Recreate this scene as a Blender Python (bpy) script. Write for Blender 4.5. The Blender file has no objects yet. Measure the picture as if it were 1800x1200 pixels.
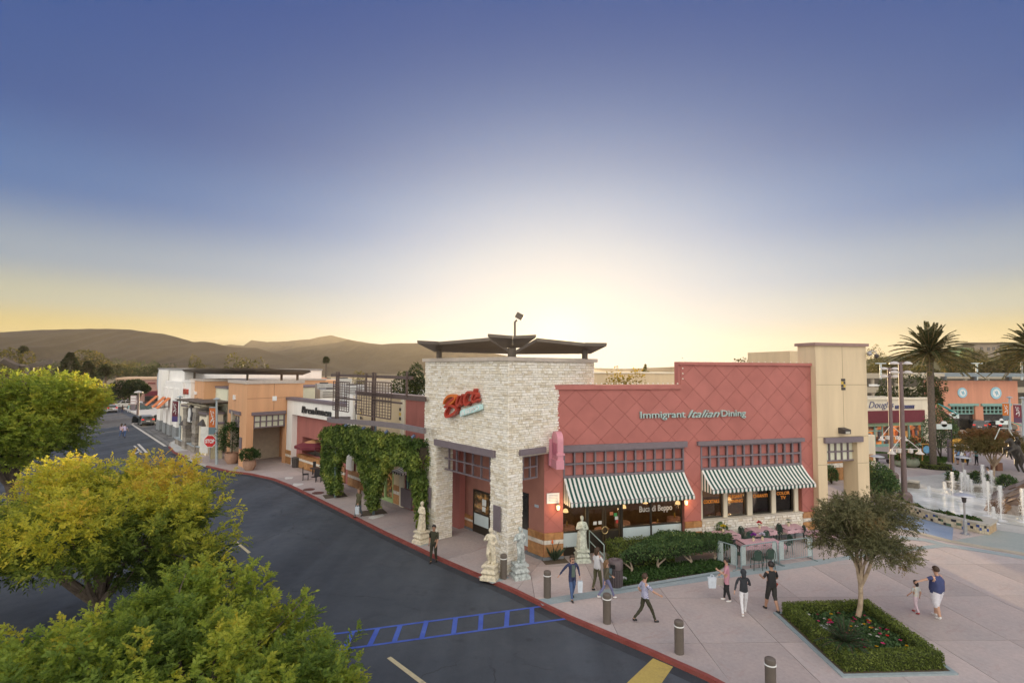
import bpy, bmesh, math, random
import numpy as np
from mathutils import Vector, Matrix, noise as mnoise
random.seed(7); RNG = np.random.default_rng(7)
PI = math.pi
SC = bpy.context.scene
COL = SC.collection
CAMH = 9.0
FPX = 920.0                       # focal length in pixels of the 1800 px wide photograph
cam = bpy.data.cameras.new('camera')
cam.sensor_width = 36.0
cam.lens = 36.0 * FPX / 1800.0
cam.clip_start = 0.1
cam.clip_end = 12000.0
camo = bpy.data.objects.new('camera', cam)
COL.objects.link(camo)
CAMM = (Matrix.Translation((0, 0, CAMH)) @ Matrix.Rotation(math.radians(90.0 + 2.99), 4, 'X')
  @ Matrix.Rotation(0.006, 4, 'Z'))
camo.matrix_world = CAMM
SC.camera = camo
SUN_EL, SUN_AZ = math.radians(4.0), math.radians(4.9)
SUNV = Vector((math.sin(SUN_AZ) * math.cos(SUN_EL), math.cos(SUN_AZ) * math.cos(SUN_EL), math.sin(SUN_EL)))
world = bpy.data.worlds.new('World')
SC.world = world
world.use_nodes = True
def make_sky():
 nt = world.node_tree
 N, L = nt.nodes, nt.links
 bg = N['Background']
 bg.inputs[1].default_value = 0.1
 def math_(op, a, b=None, clamp=False):
  n = N.new('ShaderNodeMath'); n.operation = op; n.use_clamp = clamp
  for i, v in enumerate((a, b)):
   if v is None: continue
   if isinstance(v, (int, float)): n.inputs[i].default_value = v
   else: L.new(v, n.inputs[i])
  return n.outputs[0]
 def mix(f, a, b, mode='MIX'):
  n = N.new('ShaderNodeMix'); n.data_type = 'RGBA'; n.blend_type = mode; n.clamp_factor = True
  for sock, v in ((n.inputs[0], f), (n.inputs[6], a), (n.inputs[7], b)):
   if isinstance(v, (int, float)): sock.default_value = v
   elif isinstance(v, tuple): sock.default_value = (*v, 1)
   else: L.new(v, sock)
  return n.outputs[2]
 sky = N.new('ShaderNodeTexSky'); sky.sky_type = 'NISHITA'; sky.sun_disc = False
 sky.sun_elevation = SUN_EL; sky.sun_rotation = SUN_AZ
 sky.air_density = 1.0; sky.dust_density = 1.2; sky.ozone_density = 2.0
 gam = N.new('ShaderNodeGamma'); L.new(sky.outputs[0], gam.inputs[0]); gam.inputs[1].default_value = 0.5
 tc = N.new('ShaderNodeTexCoord')
 sep = N.new('ShaderNodeSeparateXYZ'); L.new(tc.outputs['Generated'], sep.inputs[0])
 z = math_('MAXIMUM', sep.outputs[2], 0.0)
 ramp = N.new('ShaderNodeValToRGB'); L.new(z, ramp.inputs[0])
 cr = ramp.color_ramp; cr.interpolation = 'EASE'
 stops = [(0.0, (.56, .42, .09)), (.055, (.52, .41, .13)), (.10, (.40, .41, .31)), (.16, (.23, .30, .38)),
    (.26, (.048, .135, .335)), (.38, (.018, .075, .26)), (.56, (.014, .064, .25)), (1.0, (.08, .14, .34))]
 while len(cr.elements) < len(stops): cr.elements.new(.5)
 for e, (p, c) in zip(cr.elements, stops):
  e.position = p; e.color = (*c, 1)
 dz = math_('SUBTRACT', sep.outputs[2], SUNV.z)
 dx = math_('MULTIPLY', math_('SUBTRACT', sep.outputs[0], SUNV.x), 0.70)
 d2 = math_('ADD', math_('MULTIPLY', dz, dz), math_('MULTIPLY', dx, dx))
 front = math_('GREATER_THAN', sep.outputs[1], 0.0)
 glow = math_('EXPONENT', math_('MULTIPLY', math_('POWER', math_('MULTIPLY', d2, 10.0), 1.15), -1.0))
 glow = math_('MULTIPLY', glow, front)
 glow = math_('MULTIPLY', glow, 1.06, True)
 col = mix(glow, ramp.outputs[0], mix(math_('POWER', glow, 1.5), (.50, .60, .74), (.72, .70, .67)))
 core = math_('MULTIPLY', math_('EXPONENT', math_('MULTIPLY', d2, -420.0)), front)
 col = mix(core, col, (1.5, 1.25, .8))
 dot = N.new('ShaderNodeVectorMath'); dot.operation = 'DOT_PRODUCT'
 L.new(tc.outputs['Generated'], dot.inputs[0]); dot.inputs[1].default_value = SUNV
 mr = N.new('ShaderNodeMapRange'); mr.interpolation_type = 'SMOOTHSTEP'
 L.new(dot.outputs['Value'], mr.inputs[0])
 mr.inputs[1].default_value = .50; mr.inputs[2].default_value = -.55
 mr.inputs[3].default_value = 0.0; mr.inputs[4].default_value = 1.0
 col = mix(mr.outputs[0], col, (1.52, 1.42, 1.30))  # pale fill added to the sky behind the view, brightens shaded walls
 col = mix(.006, col, gam.outputs[0])
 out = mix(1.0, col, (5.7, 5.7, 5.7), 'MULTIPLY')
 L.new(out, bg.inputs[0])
make_sky()
sun_l = bpy.data.lights.new('sun', 'SUN')
sun_l.energy = 5.0
sun_l.angle = math.radians(0.6)
sun_l.color = (1.0, 0.72, 0.40)
suno = bpy.data.objects.new('sun', sun_l)
COL.objects.link(suno)
suno.rotation_euler = (-SUNV).to_track_quat('-Z', 'Y').to_euler()
suno.location = (10, 100, 40)
SC.view_settings.view_transform = 'Standard'
SC.view_settings.look = 'None'
SC.view_settings.exposure = 1.0
SC.view_settings.gamma = 1.0
SC.view_settings.use_curve_mapping = False
try:
 SC.cycles.max_bounces = 6; SC.cycles.transparent_max_bounces = 8; SC.cycles.volume_bounces = 0
 SC.cycles.use_denoising = True
except Exception:
 pass
def ray(px, py):
 d = Vector(((px - 900.0) / FPX, -(py - 600.0) / FPX, -1.0))
 return (CAMM.to_3x3() @ d).normalized()
CP = Vector((0, 0, CAMH))
def G(px, py, z=0.0):
 d = ray(px, py)
 t = (z - CAMH) / d.z
 return CP + d * t
def D(px, py, dist):
 """point at depth y = dist on the ray"""
 d = ray(px, py)
 return CP + d * (dist / d.y)
class Facade:
 """vertical plane through two ground points; u runs from a to b, n faces the camera"""
 def __init__(s, a, b):
  s.a = Vector((a.x, a.y, 0)); s.b = Vector((b.x, b.y, 0))
  s.d = (s.b - s.a).normalized()
  n = Vector((s.d.y, -s.d.x, 0))
  if n.dot(CP - s.a) < 0: n = -n
  s.n = n; s.len = (s.b - s.a).length
 def at(s, px, py, off=0.0):
  d = ray(px, py); o = s.a + s.n * off
  t = (o - CP).dot(s.n) / d.dot(s.n)
  p = CP + d * t
  return ((p - s.a).dot(s.d), p.z)
 def u(s, px, py=800, off=0.0): return s.at(px, py, off)[0]
 def z(s, px, py, off=0.0): return s.at(px, py, off)[1]
 def p(s, u, z, off=0.0): return s.a + s.d * u + s.n * off + Vector((0, 0, z))
 def mat(s, u=0, z=0, off=0):
  m = Matrix((( s.d.x, 0, s.n.x, 0), (s.d.y, 0, s.n.y, 0), (0, 1, 0, 0), (0, 0, 0, 1)))
  return Matrix.Translation(s.p(u, z, off)) @ m
 def offset(s, o):
  return Facade(s.a + s.n * o, s.b + s.n * o)
MATS = {}
def mat(name, col, rough=.8, var=.12, scale=3.0, bump=0.0, bscale=40.0, metal=0.0, spec=.5, emit=None, alpha=None, col2=None, coat=0.0, detail=6, trans=0.0, streak=False):
 if name in MATS: return MATS[name]
 m = bpy.data.materials.new(name); m.use_nodes = True
 nt = m.node_tree; N, L = nt.nodes, nt.links
 b = N['Principled BSDF']
 b.inputs['Roughness'].default_value = rough
 b.inputs['Metallic'].default_value = metal
 b.inputs['Specular IOR Level'].default_value = spec
 if coat: b.inputs['Coat Weight'].default_value = coat
 if trans: b.inputs['Transmission Weight'].default_value = trans
 tc = N.new('ShaderNodeTexCoord')
 if var > 0:
  nz = N.new('ShaderNodeTexNoise'); nz.inputs['Scale'].default_value = scale; nz.inputs['Detail'].default_value = detail
  nz.inputs['Roughness'].default_value = .62
  src = tc.outputs['Object']
  if streak:
   mp = N.new('ShaderNodeMapping'); mp.inputs['Scale'].default_value = (1.6, 1.6, .22); L.new(src, mp.inputs[0]); src = mp.outputs[0]
  L.new(src, nz.inputs['Vector'])
  rp = N.new('ShaderNodeValToRGB'); L.new(nz.outputs['Fac'], rp.inputs[0])
  c2 = col2 or tuple(min(1, c * (1 + var)) for c in col)
  c1 = tuple(c * (1 - var) for c in col)
  rp.color_ramp.elements[0].position = .32; rp.color_ramp.elements[1].position = .68
  rp.color_ramp.elements[0].color = (*c1, 1); rp.color_ramp.elements[1].color = (*c2, 1)
  L.new(rp.outputs[0], b.inputs['Base Color'])
 else:
  b.inputs['Base Color'].default_value = (*col, 1)
 if bump > 0:
  n2 = N.new('ShaderNodeTexNoise'); n2.inputs['Scale'].default_value = bscale; n2.inputs['Detail'].default_value = 5
  L.new(tc.outputs['Object'], n2.inputs['Vector'])
  bp = N.new('ShaderNodeBump'); bp.inputs['Strength'].default_value = bump; bp.inputs['Distance'].default_value = .02
  L.new(n2.outputs['Fac'], bp.inputs['Height']); L.new(bp.outputs[0], b.inputs['Normal'])
 if emit:
  b.inputs['Emission Color'].default_value = (*emit[0], 1); b.inputs['Emission Strength'].default_value = emit[1]
 MATS[name] = m
 return m
def leafmat(name, stops, transl=.45, rough=.55):
 """leaf: colour from the per-leaf attribute 'tint'"""
 if name in MATS: return MATS[name]
 m = bpy.data.materials.new(name); m.use_nodes = True
 nt = m.node_tree; N, L = nt.nodes, nt.links
 b = N['Principled BSDF']; out = N['Material Output']
 at = N.new('ShaderNodeAttribute'); at.attribute_name = 'tint'
 rp = N.new('ShaderNodeValToRGB'); L.new(at.outputs['Fac'], rp.inputs[0])
 while len(rp.color_ramp.elements) < len(stops): rp.color_ramp.elements.new(.5)
 for e, (p, c) in zip(rp.color_ramp.elements, stops): e.position = p; e.color = (*c, 1)
 L.new(rp.outputs[0], b.inputs['Base Color']); b.inputs['Roughness'].default_value = rough
 b.inputs['Specular IOR Level'].default_value = .3
 tr = N.new('ShaderNodeBsdfTranslucent'); L.new(rp.outputs[0], tr.inputs[0])
 mx = N.new('ShaderNodeMixShader'); mx.inputs[0].default_value = transl
 L.new(b.outputs[0], mx.inputs[1]); L.new(tr.outputs[0], mx.inputs[2]); L.new(mx.outputs[0], out.inputs[0])
 MATS[name] = m
 return m
def piecemat(name, cols, rough=.85, bump=.3, bscale=18.0, scale=6.0, spec=.4, lo=.72, hi=1.12):
 """alike pieces: each takes a colour of its own from its random id / attribute"""
 if name in MATS: return MATS[name]
 m = bpy.data.materials.new(name); m.use_nodes = True
 nt = m.node_tree; N, L = nt.nodes, nt.links
 b = N['Principled BSDF']; b.inputs['Roughness'].default_value = rough; b.inputs['Specular IOR Level'].default_value = spec
 at = N.new('ShaderNodeAttribute'); at.attribute_name = 'tint'
 rp = N.new('ShaderNodeValToRGB'); L.new(at.outputs['Fac'], rp.inputs[0])
 while len(rp.color_ramp.elements) < len(cols): rp.color_ramp.elements.new(.5)
 for i, (e, c) in enumerate(zip(rp.color_ramp.elements, cols)): e.position = i / max(1, len(cols) - 1); e.color = (*c, 1)
 tc = N.new('ShaderNodeTexCoord')
 nz = N.new('ShaderNodeTexNoise'); nz.inputs['Scale'].default_value = scale; nz.inputs['Detail'].default_value = 7; L.new(tc.outputs['Object'], nz.inputs['Vector'])
 mr = N.new('ShaderNodeMapRange'); mr.inputs[1].default_value = .3; mr.inputs[2].default_value = .7; mr.inputs[3].default_value = lo; mr.inputs[4].default_value = hi
 L.new(nz.outputs['Fac'], mr.inputs[0])
 mx = N.new('ShaderNodeMix'); mx.data_type = 'RGBA'; mx.blend_type = 'MULTIPLY'; mx.inputs[0].default_value = 1
 L.new(rp.outputs[0], mx.inputs[6]); L.new(mr.outputs[0], mx.inputs[7]); L.new(mx.outputs[2], b.inputs['Base Color'])
 n2 = N.new('ShaderNodeTexNoise'); n2.inputs['Scale'].default_value = bscale; n2.inputs['Detail'].default_value = 5; L.new(tc.outputs['Object'], n2.inputs['Vector'])
 bp = N.new('ShaderNodeBump'); bp.inputs['Strength'].default_value = bump; bp.inputs['Distance'].default_value = .02
 L.new(n2.outputs['Fac'], bp.inputs['Height']); L.new(bp.outputs[0], b.inputs['Normal'])
 MATS[name] = m
 return m
class MB:
 def __init__(s): s.v = []; s.f = []; s.m = []; s.sm = []
 def add(s, vs, fs, mi=0, smooth=False):
  o = len(s.v)
  s.v.extend([tuple(v) for v in vs])
  for f in fs:
   s.f.append(tuple(o + i for i in f)); s.m.append(mi); s.sm.append(smooth)
  return s
 def hexa(s, p, mi=0):
  """8 corners: bottom 4 ccw, top 4 ccw"""
  return s.add(p, [(3, 2, 1, 0), (4, 5, 6, 7), (0, 1, 5, 4), (1, 2, 6, 5), (2, 3, 7, 6), (3, 0, 4, 7)], mi)
 def box(s, c, sz, mi=0, rz=0.0, M=None):
  x, y, z = (k / 2 for k in sz)
  P = [Vector(q) for q in ((-x, -y, -z), (x, -y, -z), (x, y, -z), (-x, y, -z), (-x, -y, z), (x, -y, z), (x, y, z), (-x, y, z))]
  R = M if M is not None else Matrix.Rotation(rz, 3, 'Z')
  c = Vector(c)
  return s.hexa([R @ q + c for q in P], mi)
 def fbox(s, f, u0, u1, z0, z1, o0, o1, mi=0):
  """box on a facade"""
  return s.hexa([f.p(u0, z0, o1), f.p(u1, z0, o1), f.p(u1, z0, o0), f.p(u0, z0, o0),
      f.p(u0, z1, o1), f.p(u1, z1, o1), f.p(u1, z1, o0), f.p(u0, z1, o0)], mi)
 def prism(s, poly, z0, z1, mi=0):
  n = len(poly); vs = [(p[0], p[1], z0) for p in poly] + [(p[0], p[1], z1) for p in poly]
  fs = [tuple(range(n))[::-1], tuple(range(n, 2 * n))] + [(i, (i + 1) % n, n + (i + 1) % n, n + i) for i in range(n)]
  return s.add(vs, fs, mi)
 def slab(s, pts, th, mi=0):
  """sheet with thickness straight down/along -normal"""
  a, b, c = (Vector(pts[i]) for i in (0, 1, 2))
  n = (b - a).cross(c - a).normalized() * th
  k = len(pts); vs = [Vector(p) for p in pts] + [Vector(p) - n for p in pts]
  fs = [tuple(range(k)), tuple(range(k, 2 * k))[::-1]] + [(i, k + i, k + (i + 1) % k, (i + 1) % k) for i in range(k)]
  return s.add(vs, fs, mi)
 def tube(s, pts, r, n=8, mi=0, cap=True, smooth=True):
  pts = [Vector(p) for p in pts]; k = len(pts)
  rs = r if isinstance(r, (list, tuple)) else [r] * k
  rings = []; up = None
  for i in range(k):
   t = (pts[min(i + 1, k - 1)] - pts[max(i - 1, 0)])
   t = t.normalized() if t.length > 1e-9 else Vector((0, 0, 1))
   if up is None:
    up = Vector((1, 0, 0)) if abs(t.x) < .8 else Vector((0, 1, 0))
   a = (up - t * up.dot(t)).normalized(); b = t.cross(a); up = a
   rings.append([pts[i] + (a * math.cos(2 * PI * j / n) + b * math.sin(2 * PI * j / n)) * rs[i] for j in range(n)])
  vs = [p for rg in rings for p in rg]
  fs = [(i * n + j, i * n + (j + 1) % n, (i + 1) * n + (j + 1) % n, (i + 1) * n + j) for i in range(k - 1) for j in range(n)]
  s.add(vs, fs, mi, smooth)
  if cap:
   o = len(s.v) - k * n
   s.f.append(tuple(o + j for j in range(n))[::-1]); s.m.append(mi); s.sm.append(False)
   s.f.append(tuple(o + (k - 1) * n + j for j in range(n))); s.m.append(mi); s.sm.append(False)
  return s
 def lathe(s, prof, n=16, c=(0, 0, 0), mi=0, smooth=True, sx=1, sy=1):
  """prof: (r, z)"""
  k = len(prof); c = Vector(c)
  vs = [c + Vector((r * sx * math.cos(2 * PI * j / n), r * sy * math.sin(2 * PI * j / n), z)) for r, z in prof for j in range(n)]
  fs = [(i * n + j, i * n + (j + 1) % n, (i + 1) * n + (j + 1) % n, (i + 1) * n + j) for i in range(k - 1) for j in range(n)]
  s.add(vs, fs, mi, smooth)
  o = len(s.v) - k * n
  if prof[0][0] > 1e-4: s.f.append(tuple(o + j for j in range(n))[::-1]); s.m.append(mi); s.sm.append(False)
  if prof[-1][0] > 1e-4: s.f.append(tuple(o + (k - 1) * n + j for j in range(n))); s.m.append(mi); s.sm.append(False)
  return s
 def sphere(s, c, r, mi=0, n=10, m=6, sc=(1, 1, 1)):
  prof = [(math.sin(PI * i / m) * r, -math.cos(PI * i / m) * r * sc[2]) for i in range(m + 1)]
  return s.lathe(prof, n, c, mi, True, sc[0], sc[1])
 def mesh(s, name, mats):
  me = bpy.data.meshes.new(name)
  me.from_pydata(s.v, [], s.f)
  for m in (mats if isinstance(mats, (list, tuple)) else [mats]): me.materials.append(m)
  if len(s.f):
   me.polygons.foreach_set('material_index', s.m)
   me.polygons.foreach_set('use_smooth', s.sm)
  me.update()
  if any(s.sm): me.set_sharp_from_angle(angle=.75)
  return me
 def obj(s, name, mats, parent=None, loc=None, rz=0.0, world=False):
  return link(name, s.mesh(name, mats), parent, loc, rz, world)
def link(name, me, parent=None, loc=None, rz=0.0, world=False):
 o = bpy.data.objects.new(name, me); COL.objects.link(o)
 if parent is not None:
  o.parent = parent
  if world:
   o.matrix_parent_inverse = root_matrix(parent).inverted()
 if loc is not None: o.location = loc
 if rz: o.rotation_euler = (0, 0, rz)
 return o
def root_matrix(o):
 M = Matrix.Identity(4)
 chain = []
 while o is not None: chain.append(o); o = o.parent
 for q in reversed(chain):
  M = M @ q.matrix_parent_inverse @ q.matrix_basis
 return M
def thing(name, label, cat, loc=(0, 0, 0), rz=0.0, group=None):
 o = bpy.data.objects.new(name, None); COL.objects.link(o)
 o.location = loc; o.rotation_euler = (0, 0, rz); o.empty_display_size = .2
 o['label'] = label; o['category'] = cat
 if group: o['group'] = group
 return o
def tag(o, label, cat, group=None, kind=None):
 o['label'] = label; o['category'] = cat
 if group: o['group'] = group
 if kind: o['kind'] = kind
 return o
def struct(o):
 o['kind'] = 'structure'; return o
def stuff(o, label=None):
 o['kind'] = 'stuff'
 if label: o['label'] = label
 return o
def copy_tree(o, parent=None):
 c = o.copy(); COL.objects.link(c)
 if parent is not None:
  c.parent = parent; c.matrix_parent_inverse = o.matrix_parent_inverse.copy()
 for ch in list(o.children): copy_tree(ch, c)
 return c
def settint(me, vals):
 a = me.attributes.new('tint', 'FLOAT', 'POINT'); a.data.foreach_set('value', np.asarray(vals, dtype=np.float32))
def leaf_mesh(name, c, d, ln, wd, tint, m, droop=.15):
 n = len(c)
 c = np.asarray(c, dtype=np.float64); d = np.asarray(d, dtype=np.float64)
 d /= np.linalg.norm(d, axis=1, keepdims=True) + 1e-9
 r = RNG.normal(size=(n, 3)) * .6 + np.array([0, 0, .9])
 s = np.cross(d, r); s /= np.linalg.norm(s, axis=1, keepdims=True) + 1e-9
 up = np.cross(s, d)
 ln = np.broadcast_to(np.asarray(ln, dtype=np.float64), (n,))[:, None]; wd = np.broadcast_to(np.asarray(wd, dtype=np.float64), (n,))[:, None]
 v = np.empty((n, 4, 3))
 v[:, 0] = c; v[:, 1] = c + d * ln * .42 + s * wd * .5 + up * wd * .12
 v[:, 2] = c + d * ln - np.array([0, 0, 1.]) * ln * droop; v[:, 3] = c + d * ln * .42 - s * wd * .5 + up * wd * .12
 me = bpy.data.meshes.new(name)
 me.vertices.add(n * 4); me.loops.add(n * 4); me.polygons.add(n)
 me.vertices.foreach_set('co', v.astype(np.float32).ravel())
 me.loops.foreach_set('vertex_index', np.arange(n * 4, dtype=np.int32))
 me.polygons.foreach_set('loop_start', np.arange(0, n * 4, 4, dtype=np.int32))
 settint(me, np.repeat(np.asarray(tint), 4))
 me.materials.append(m)
 me.update(calc_edges=True)
 return me
def rand_dirs(n, zmin=-1.0):
 z = RNG.uniform(zmin, 1, n); a = RNG.uniform(0, 2 * PI, n); r = np.sqrt(1 - z * z)
 return np.stack([r * np.cos(a), r * np.sin(a), z], 1)
def pinnate(tips, dirs, twig_len, leaves, leaf_len, leaflets, l_len, l_wd, tint, tvar=.1):
 """twigs set with feather leaves -> arrays for leaf_mesh"""
 T = len(tips)
 t = np.linspace(.1, 1, leaves)[None, :, None]
 base = tips[:, None, :] + dirs[:, None, :] * (t - 1) * np.asarray(twig_len).reshape(-1, 1, 1)
 ax = RNG.normal(size=(T, leaves, 3)); ax -= dirs[:, None] * (ax * dirs[:, None]).sum(-1, keepdims=True)
 ax /= np.linalg.norm(ax, axis=-1, keepdims=True)
 ax = ax * .85 + dirs[:, None] * (.35 + .6 * t) + np.array([0, 0, .12]); ax /= np.linalg.norm(ax, axis=-1, keepdims=True)
 LL = leaf_len * RNG.uniform(.7, 1.15, (T, leaves, 1, 1))
 q = np.linspace(.15, 1, leaflets)[None, None, :, None]
 side = np.cross(ax, RNG.normal(size=(T, leaves, 3)) * .5 + np.array([0, 0, 1.])); side /= np.linalg.norm(side, axis=-1, keepdims=True) + 1e-9
 sg = np.where(np.arange(leaflets) % 2 == 0, 1., -1.)[None, None, :, None]; sg = sg * np.ones((T, leaves, 1, 1))
 sg[:, :, -1] *= .1
 c = base[:, :, None] + ax[:, :, None] * q * LL - np.array([0, 0, 1.]) * (q ** 2) * LL * .18
 d = ax[:, :, None] * .62 + side[:, :, None] * sg * .8 + RNG.normal(size=(T, leaves, leaflets, 3)) * .13
 tn = np.asarray(tint).reshape(T, 1, 1) + RNG.normal(size=(T, leaves, 1)) * tvar + RNG.normal(size=(T, leaves, leaflets)) * tvar * .4
 k = T * leaves * leaflets
 return c.reshape(k, 3), d.reshape(k, 3), l_len * RNG.uniform(.75, 1.2, k), l_wd * RNG.uniform(.8, 1.2, k), np.clip(tn, 0, 1).reshape(k)
def letters(text, size, extrude=.02, shear=0.0, bold=0.0, space=1.0):
 cu = bpy.data.curves.new('lettering', 'FONT'); cu.body = text; cu.size = size; cu.extrude = extrude
 cu.shear = shear; cu.offset = bold; cu.space_character = space; cu.resolution_u = 3
 o = bpy.data.objects.new('lettering', cu); COL.objects.link(o)
 dg = bpy.context.evaluated_depsgraph_get()
 me = bpy.data.meshes.new_from_object(o.evaluated_get(dg))
 bpy.data.objects.remove(o); bpy.data.curves.remove(cu)
 return me
def sign_text(name, text, f, u0, u1, z, h, off, m, parent, extrude=.03, shear=0.0, rot=0.0, bold=0.0, flip=False):
 """letters between u0 and u1 on a facade, baseline at z"""
 me = letters(text, 1.0, extrude / max(h, .01), shear, bold)
 n = len(me.vertices); co = np.empty(n * 3, dtype=np.float32); me.vertices.foreach_get('co', co); co = co.reshape(-1, 3)
 x0, x1 = co[:, 0].min(), co[:, 0].max()
 ytop = .72
 w = abs(u1 - u0); sg = 1 if u1 > u0 else -1
 X = (co[:, 0] - x0) / (x1 - x0) * w; Y = co[:, 1] / ytop * h; Z = co[:, 2] * h
 ca, sa = math.cos(rot), math.sin(rot)
 X, Y = X * ca - Y * sa, X * sa + Y * ca
 P = np.array([f.a + f.d * u0])[0][None] + np.outer(X * sg, np.array(f.d)) + np.outer(Z + off, np.array(f.n)); P[:, 2] += Y + z
 me.vertices.foreach_set('co', P.astype(np.float32).ravel()); me.materials.clear(); me.materials.append(m); me.name = name; me.update()
 return link(name, me, parent, world=parent is not None)
# ================================================================ ground materials
def groundmat(name, col, col2, big=.35, fine=9.0, rough=.85, bump=.25, bscale=60, stain=None, spec=.35, slabs=False, bigamt=.5, crack=None):
 if name in MATS: return MATS[name]
 m = bpy.data.materials.new(name); m.use_nodes = True
 nt = m.node_tree; N, L = nt.nodes, nt.links
 b = N['Principled BSDF']; b.inputs['Specular IOR Level'].default_value = spec
 tc = N.new('ShaderNodeTexCoord')
 def noise(sc, det=8, ro=.6, dist=0.0):
  n = N.new('ShaderNodeTexNoise'); n.inputs['Scale'].default_value = sc; n.inputs['Detail'].default_value = det
  n.inputs['Roughness'].default_value = ro; n.inputs['Distortion'].default_value = dist
  L.new(tc.outputs['Object'], n.inputs['Vector']); return n.outputs['Fac']
 def rng(v, a, c, d, e):
  r = N.new('ShaderNodeMapRange'); L.new(v, r.inputs[0])
  for i, q in enumerate((a, c, d, e)): r.inputs[i + 1].default_value = q
  return r.outputs[0]
 def mix(f, a, c, mode='MIX'):
  n = N.new('ShaderNodeMix'); n.data_type = 'RGBA'; n.blend_type = mode
  for sock, v in ((n.inputs[0], f), (n.inputs[6], a), (n.inputs[7], c)):
   if isinstance(v, (int, float)): sock.default_value = v
   elif isinstance(v, tuple): sock.default_value = (*v, 1)
   else: L.new(v, sock)
  return n.outputs[2]
 c = mix(rng(noise(big, 9, .65, .6), .36, .66, 0, 1), col, col2)
 c = mix(bigamt, c, rng(noise(fine, 8, .7), .25, .75, .72, 1.28), 'MULTIPLY')
 if stain:
  c = mix(rng(noise(.9, 10, .72, 1.2), .55, .72, 0, .7), c, stain)
  c = mix(rng(noise(6.0, 3, .5), .70, .76, 0, .5), c, stain)
 if crack:
  dn = N.new('ShaderNodeTexNoise'); dn.inputs['Scale'].default_value = 1.1; dn.inputs['Detail'].default_value = 6; L.new(tc.outputs['Object'], dn.inputs['Vector'])
  ad = N.new('ShaderNodeMix'); ad.data_type = 'RGBA'; ad.blend_type = 'ADD'; ad.inputs[0].default_value = .9; L.new(tc.outputs['Object'], ad.inputs[6]); L.new(dn.outputs['Color'], ad.inputs[7])
  vo = N.new('ShaderNodeTexVoronoi'); vo.feature = 'DISTANCE_TO_EDGE'; vo.inputs['Scale'].default_value = .17; L.new(ad.outputs[2], vo.inputs['Vector'])
  ck = rng(vo.outputs['Distance'], .0015, .005, .8, 0); gate_ = rng(noise(.12, 3), .48, .56, 0, 1)
  mm = N.new('ShaderNodeMath'); mm.operation = 'MULTIPLY'; L.new(ck, mm.inputs[0]); L.new(gate_, mm.inputs[1])
  c = mix(mm.outputs[0], c, crack)
  mp = N.new('ShaderNodeMapping'); mp.inputs['Rotation'].default_value = (0, 0, -.72); mp.inputs['Scale'].default_value = (.55, .03, 1); L.new(tc.outputs['Object'], mp.inputs[0])
  tn = N.new('ShaderNodeTexNoise'); tn.inputs['Scale'].default_value = 1; tn.inputs['Detail'].default_value = 5; L.new(mp.outputs[0], tn.inputs['Vector'])
  c = mix(1.0, c, rng(tn.outputs['Fac'], .35, .7, .76, 1.28), 'MULTIPLY')
  pt = N.new('ShaderNodeTexVoronoi'); pt.inputs['Scale'].default_value = .55; L.new(tc.outputs['Object'], pt.inputs['Vector'])
  c = mix(rng(pt.outputs['Distance'], .04, .1, .5, 0), c, crack)
 if slabs:
  gv = N.new('ShaderNodeTexVoronoi'); gv.inputs['Scale'].default_value = .9; L.new(tc.outputs['Object'], gv.inputs['Vector'])  # gum_spots
  c = mix(rng(gv.outputs['Distance'], .025, .045, .55, 0), c, (.16, .13, .125))
  at = N.new('ShaderNodeAttribute'); at.attribute_name = 'tint'
  c = mix(1.0, c, rng(at.outputs['Fac'], 0, 1, .86, 1.1), 'MULTIPLY')
 L.new(c, b.inputs['Base Color'])
 L.new(rng(noise(2.0, 6), .3, .7, rough - .12, min(1, rough + .1)), b.inputs['Roughness'])
 n2 = noise(bscale, 4)
 bp = N.new('ShaderNodeBump'); bp.inputs['Strength'].default_value = bump; bp.inputs['Distance'].default_value = .012
 L.new(n2, bp.inputs['Height']); L.new(bp.outputs[0], b.inputs['Normal'])
 MATS[name] = m
 return m
ASPH = groundmat('asphalt', (.055, .066, .080), (.076, .088, .103), .22, 22, .78, .35, 130, stain=(.036, .041, .049), spec=.45, crack=(.024, .026, .03))
ASPH2 = groundmat('old_asphalt', (.10, .105, .11), (.14, .14, .14), .15, 16, .85, .3, 120, stain=(.07, .072, .078))
CONC = groundmat('pink_concrete', (.47, .40, .38), (.40, .36, .355), .45, 7, .8, .25, 70, stain=(.40, .27, .235), slabs=True)
BLUEC = groundmat('bluegrey_concrete', (.27, .34, .37), (.33, .38, .39), .5, 8, .8, .25, 70, stain=(.24, .29, .32))
BLUE2 = groundmat('blue_concrete', (.22, .29, .42), (.27, .34, .46), .5, 8, .8, .2, 70)
GREENC = groundmat('greygreen_concrete', (.30, .35, .34), (.36, .38, .36), .5, 8, .8, .2, 70)
PALEC = groundmat('pale_concrete', (.50, .52, .52), (.58, .58, .56), .4, 8, .8, .2, 70, stain=(.44, .45, .45))
JOINT = groundmat('dark_joint', (.15, .12, .12), (.19, .16, .16), 1.2, 12, .9, .2, 60)
REDK = groundmat('red_kerb_paint', (.21, .05, .042), (.27, .075, .062), 1.5, 14, .7, .35, 50, stain=(.17, .07, .06))
KERB = groundmat('kerb_concrete', (.40, .38, .35), (.48, .46, .42), 1.0, 12, .85, .3, 60)
BLUEP = groundmat('blue_road_paint', (.055, .10, .42), (.08, .14, .46), 1.2, 18, .7, .3, 100, stain=(.062, .072, .088))
YELP = groundmat('yellow_road_paint', (.47, .36, .10), (.42, .32, .10), 1.0, 14, .75, .3, 100, stain=(.10, .095, .08))
CREAMP = groundmat('cream_road_paint', (.56, .49, .30), (.50, .44, .28), 1.2, 14, .75, .3, 100, stain=(.14, .13, .11))
DIRT = groundmat('dirt', (.09, .075, .055), (.13, .10, .07), .6, 10, .95, .6, 30)
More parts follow.
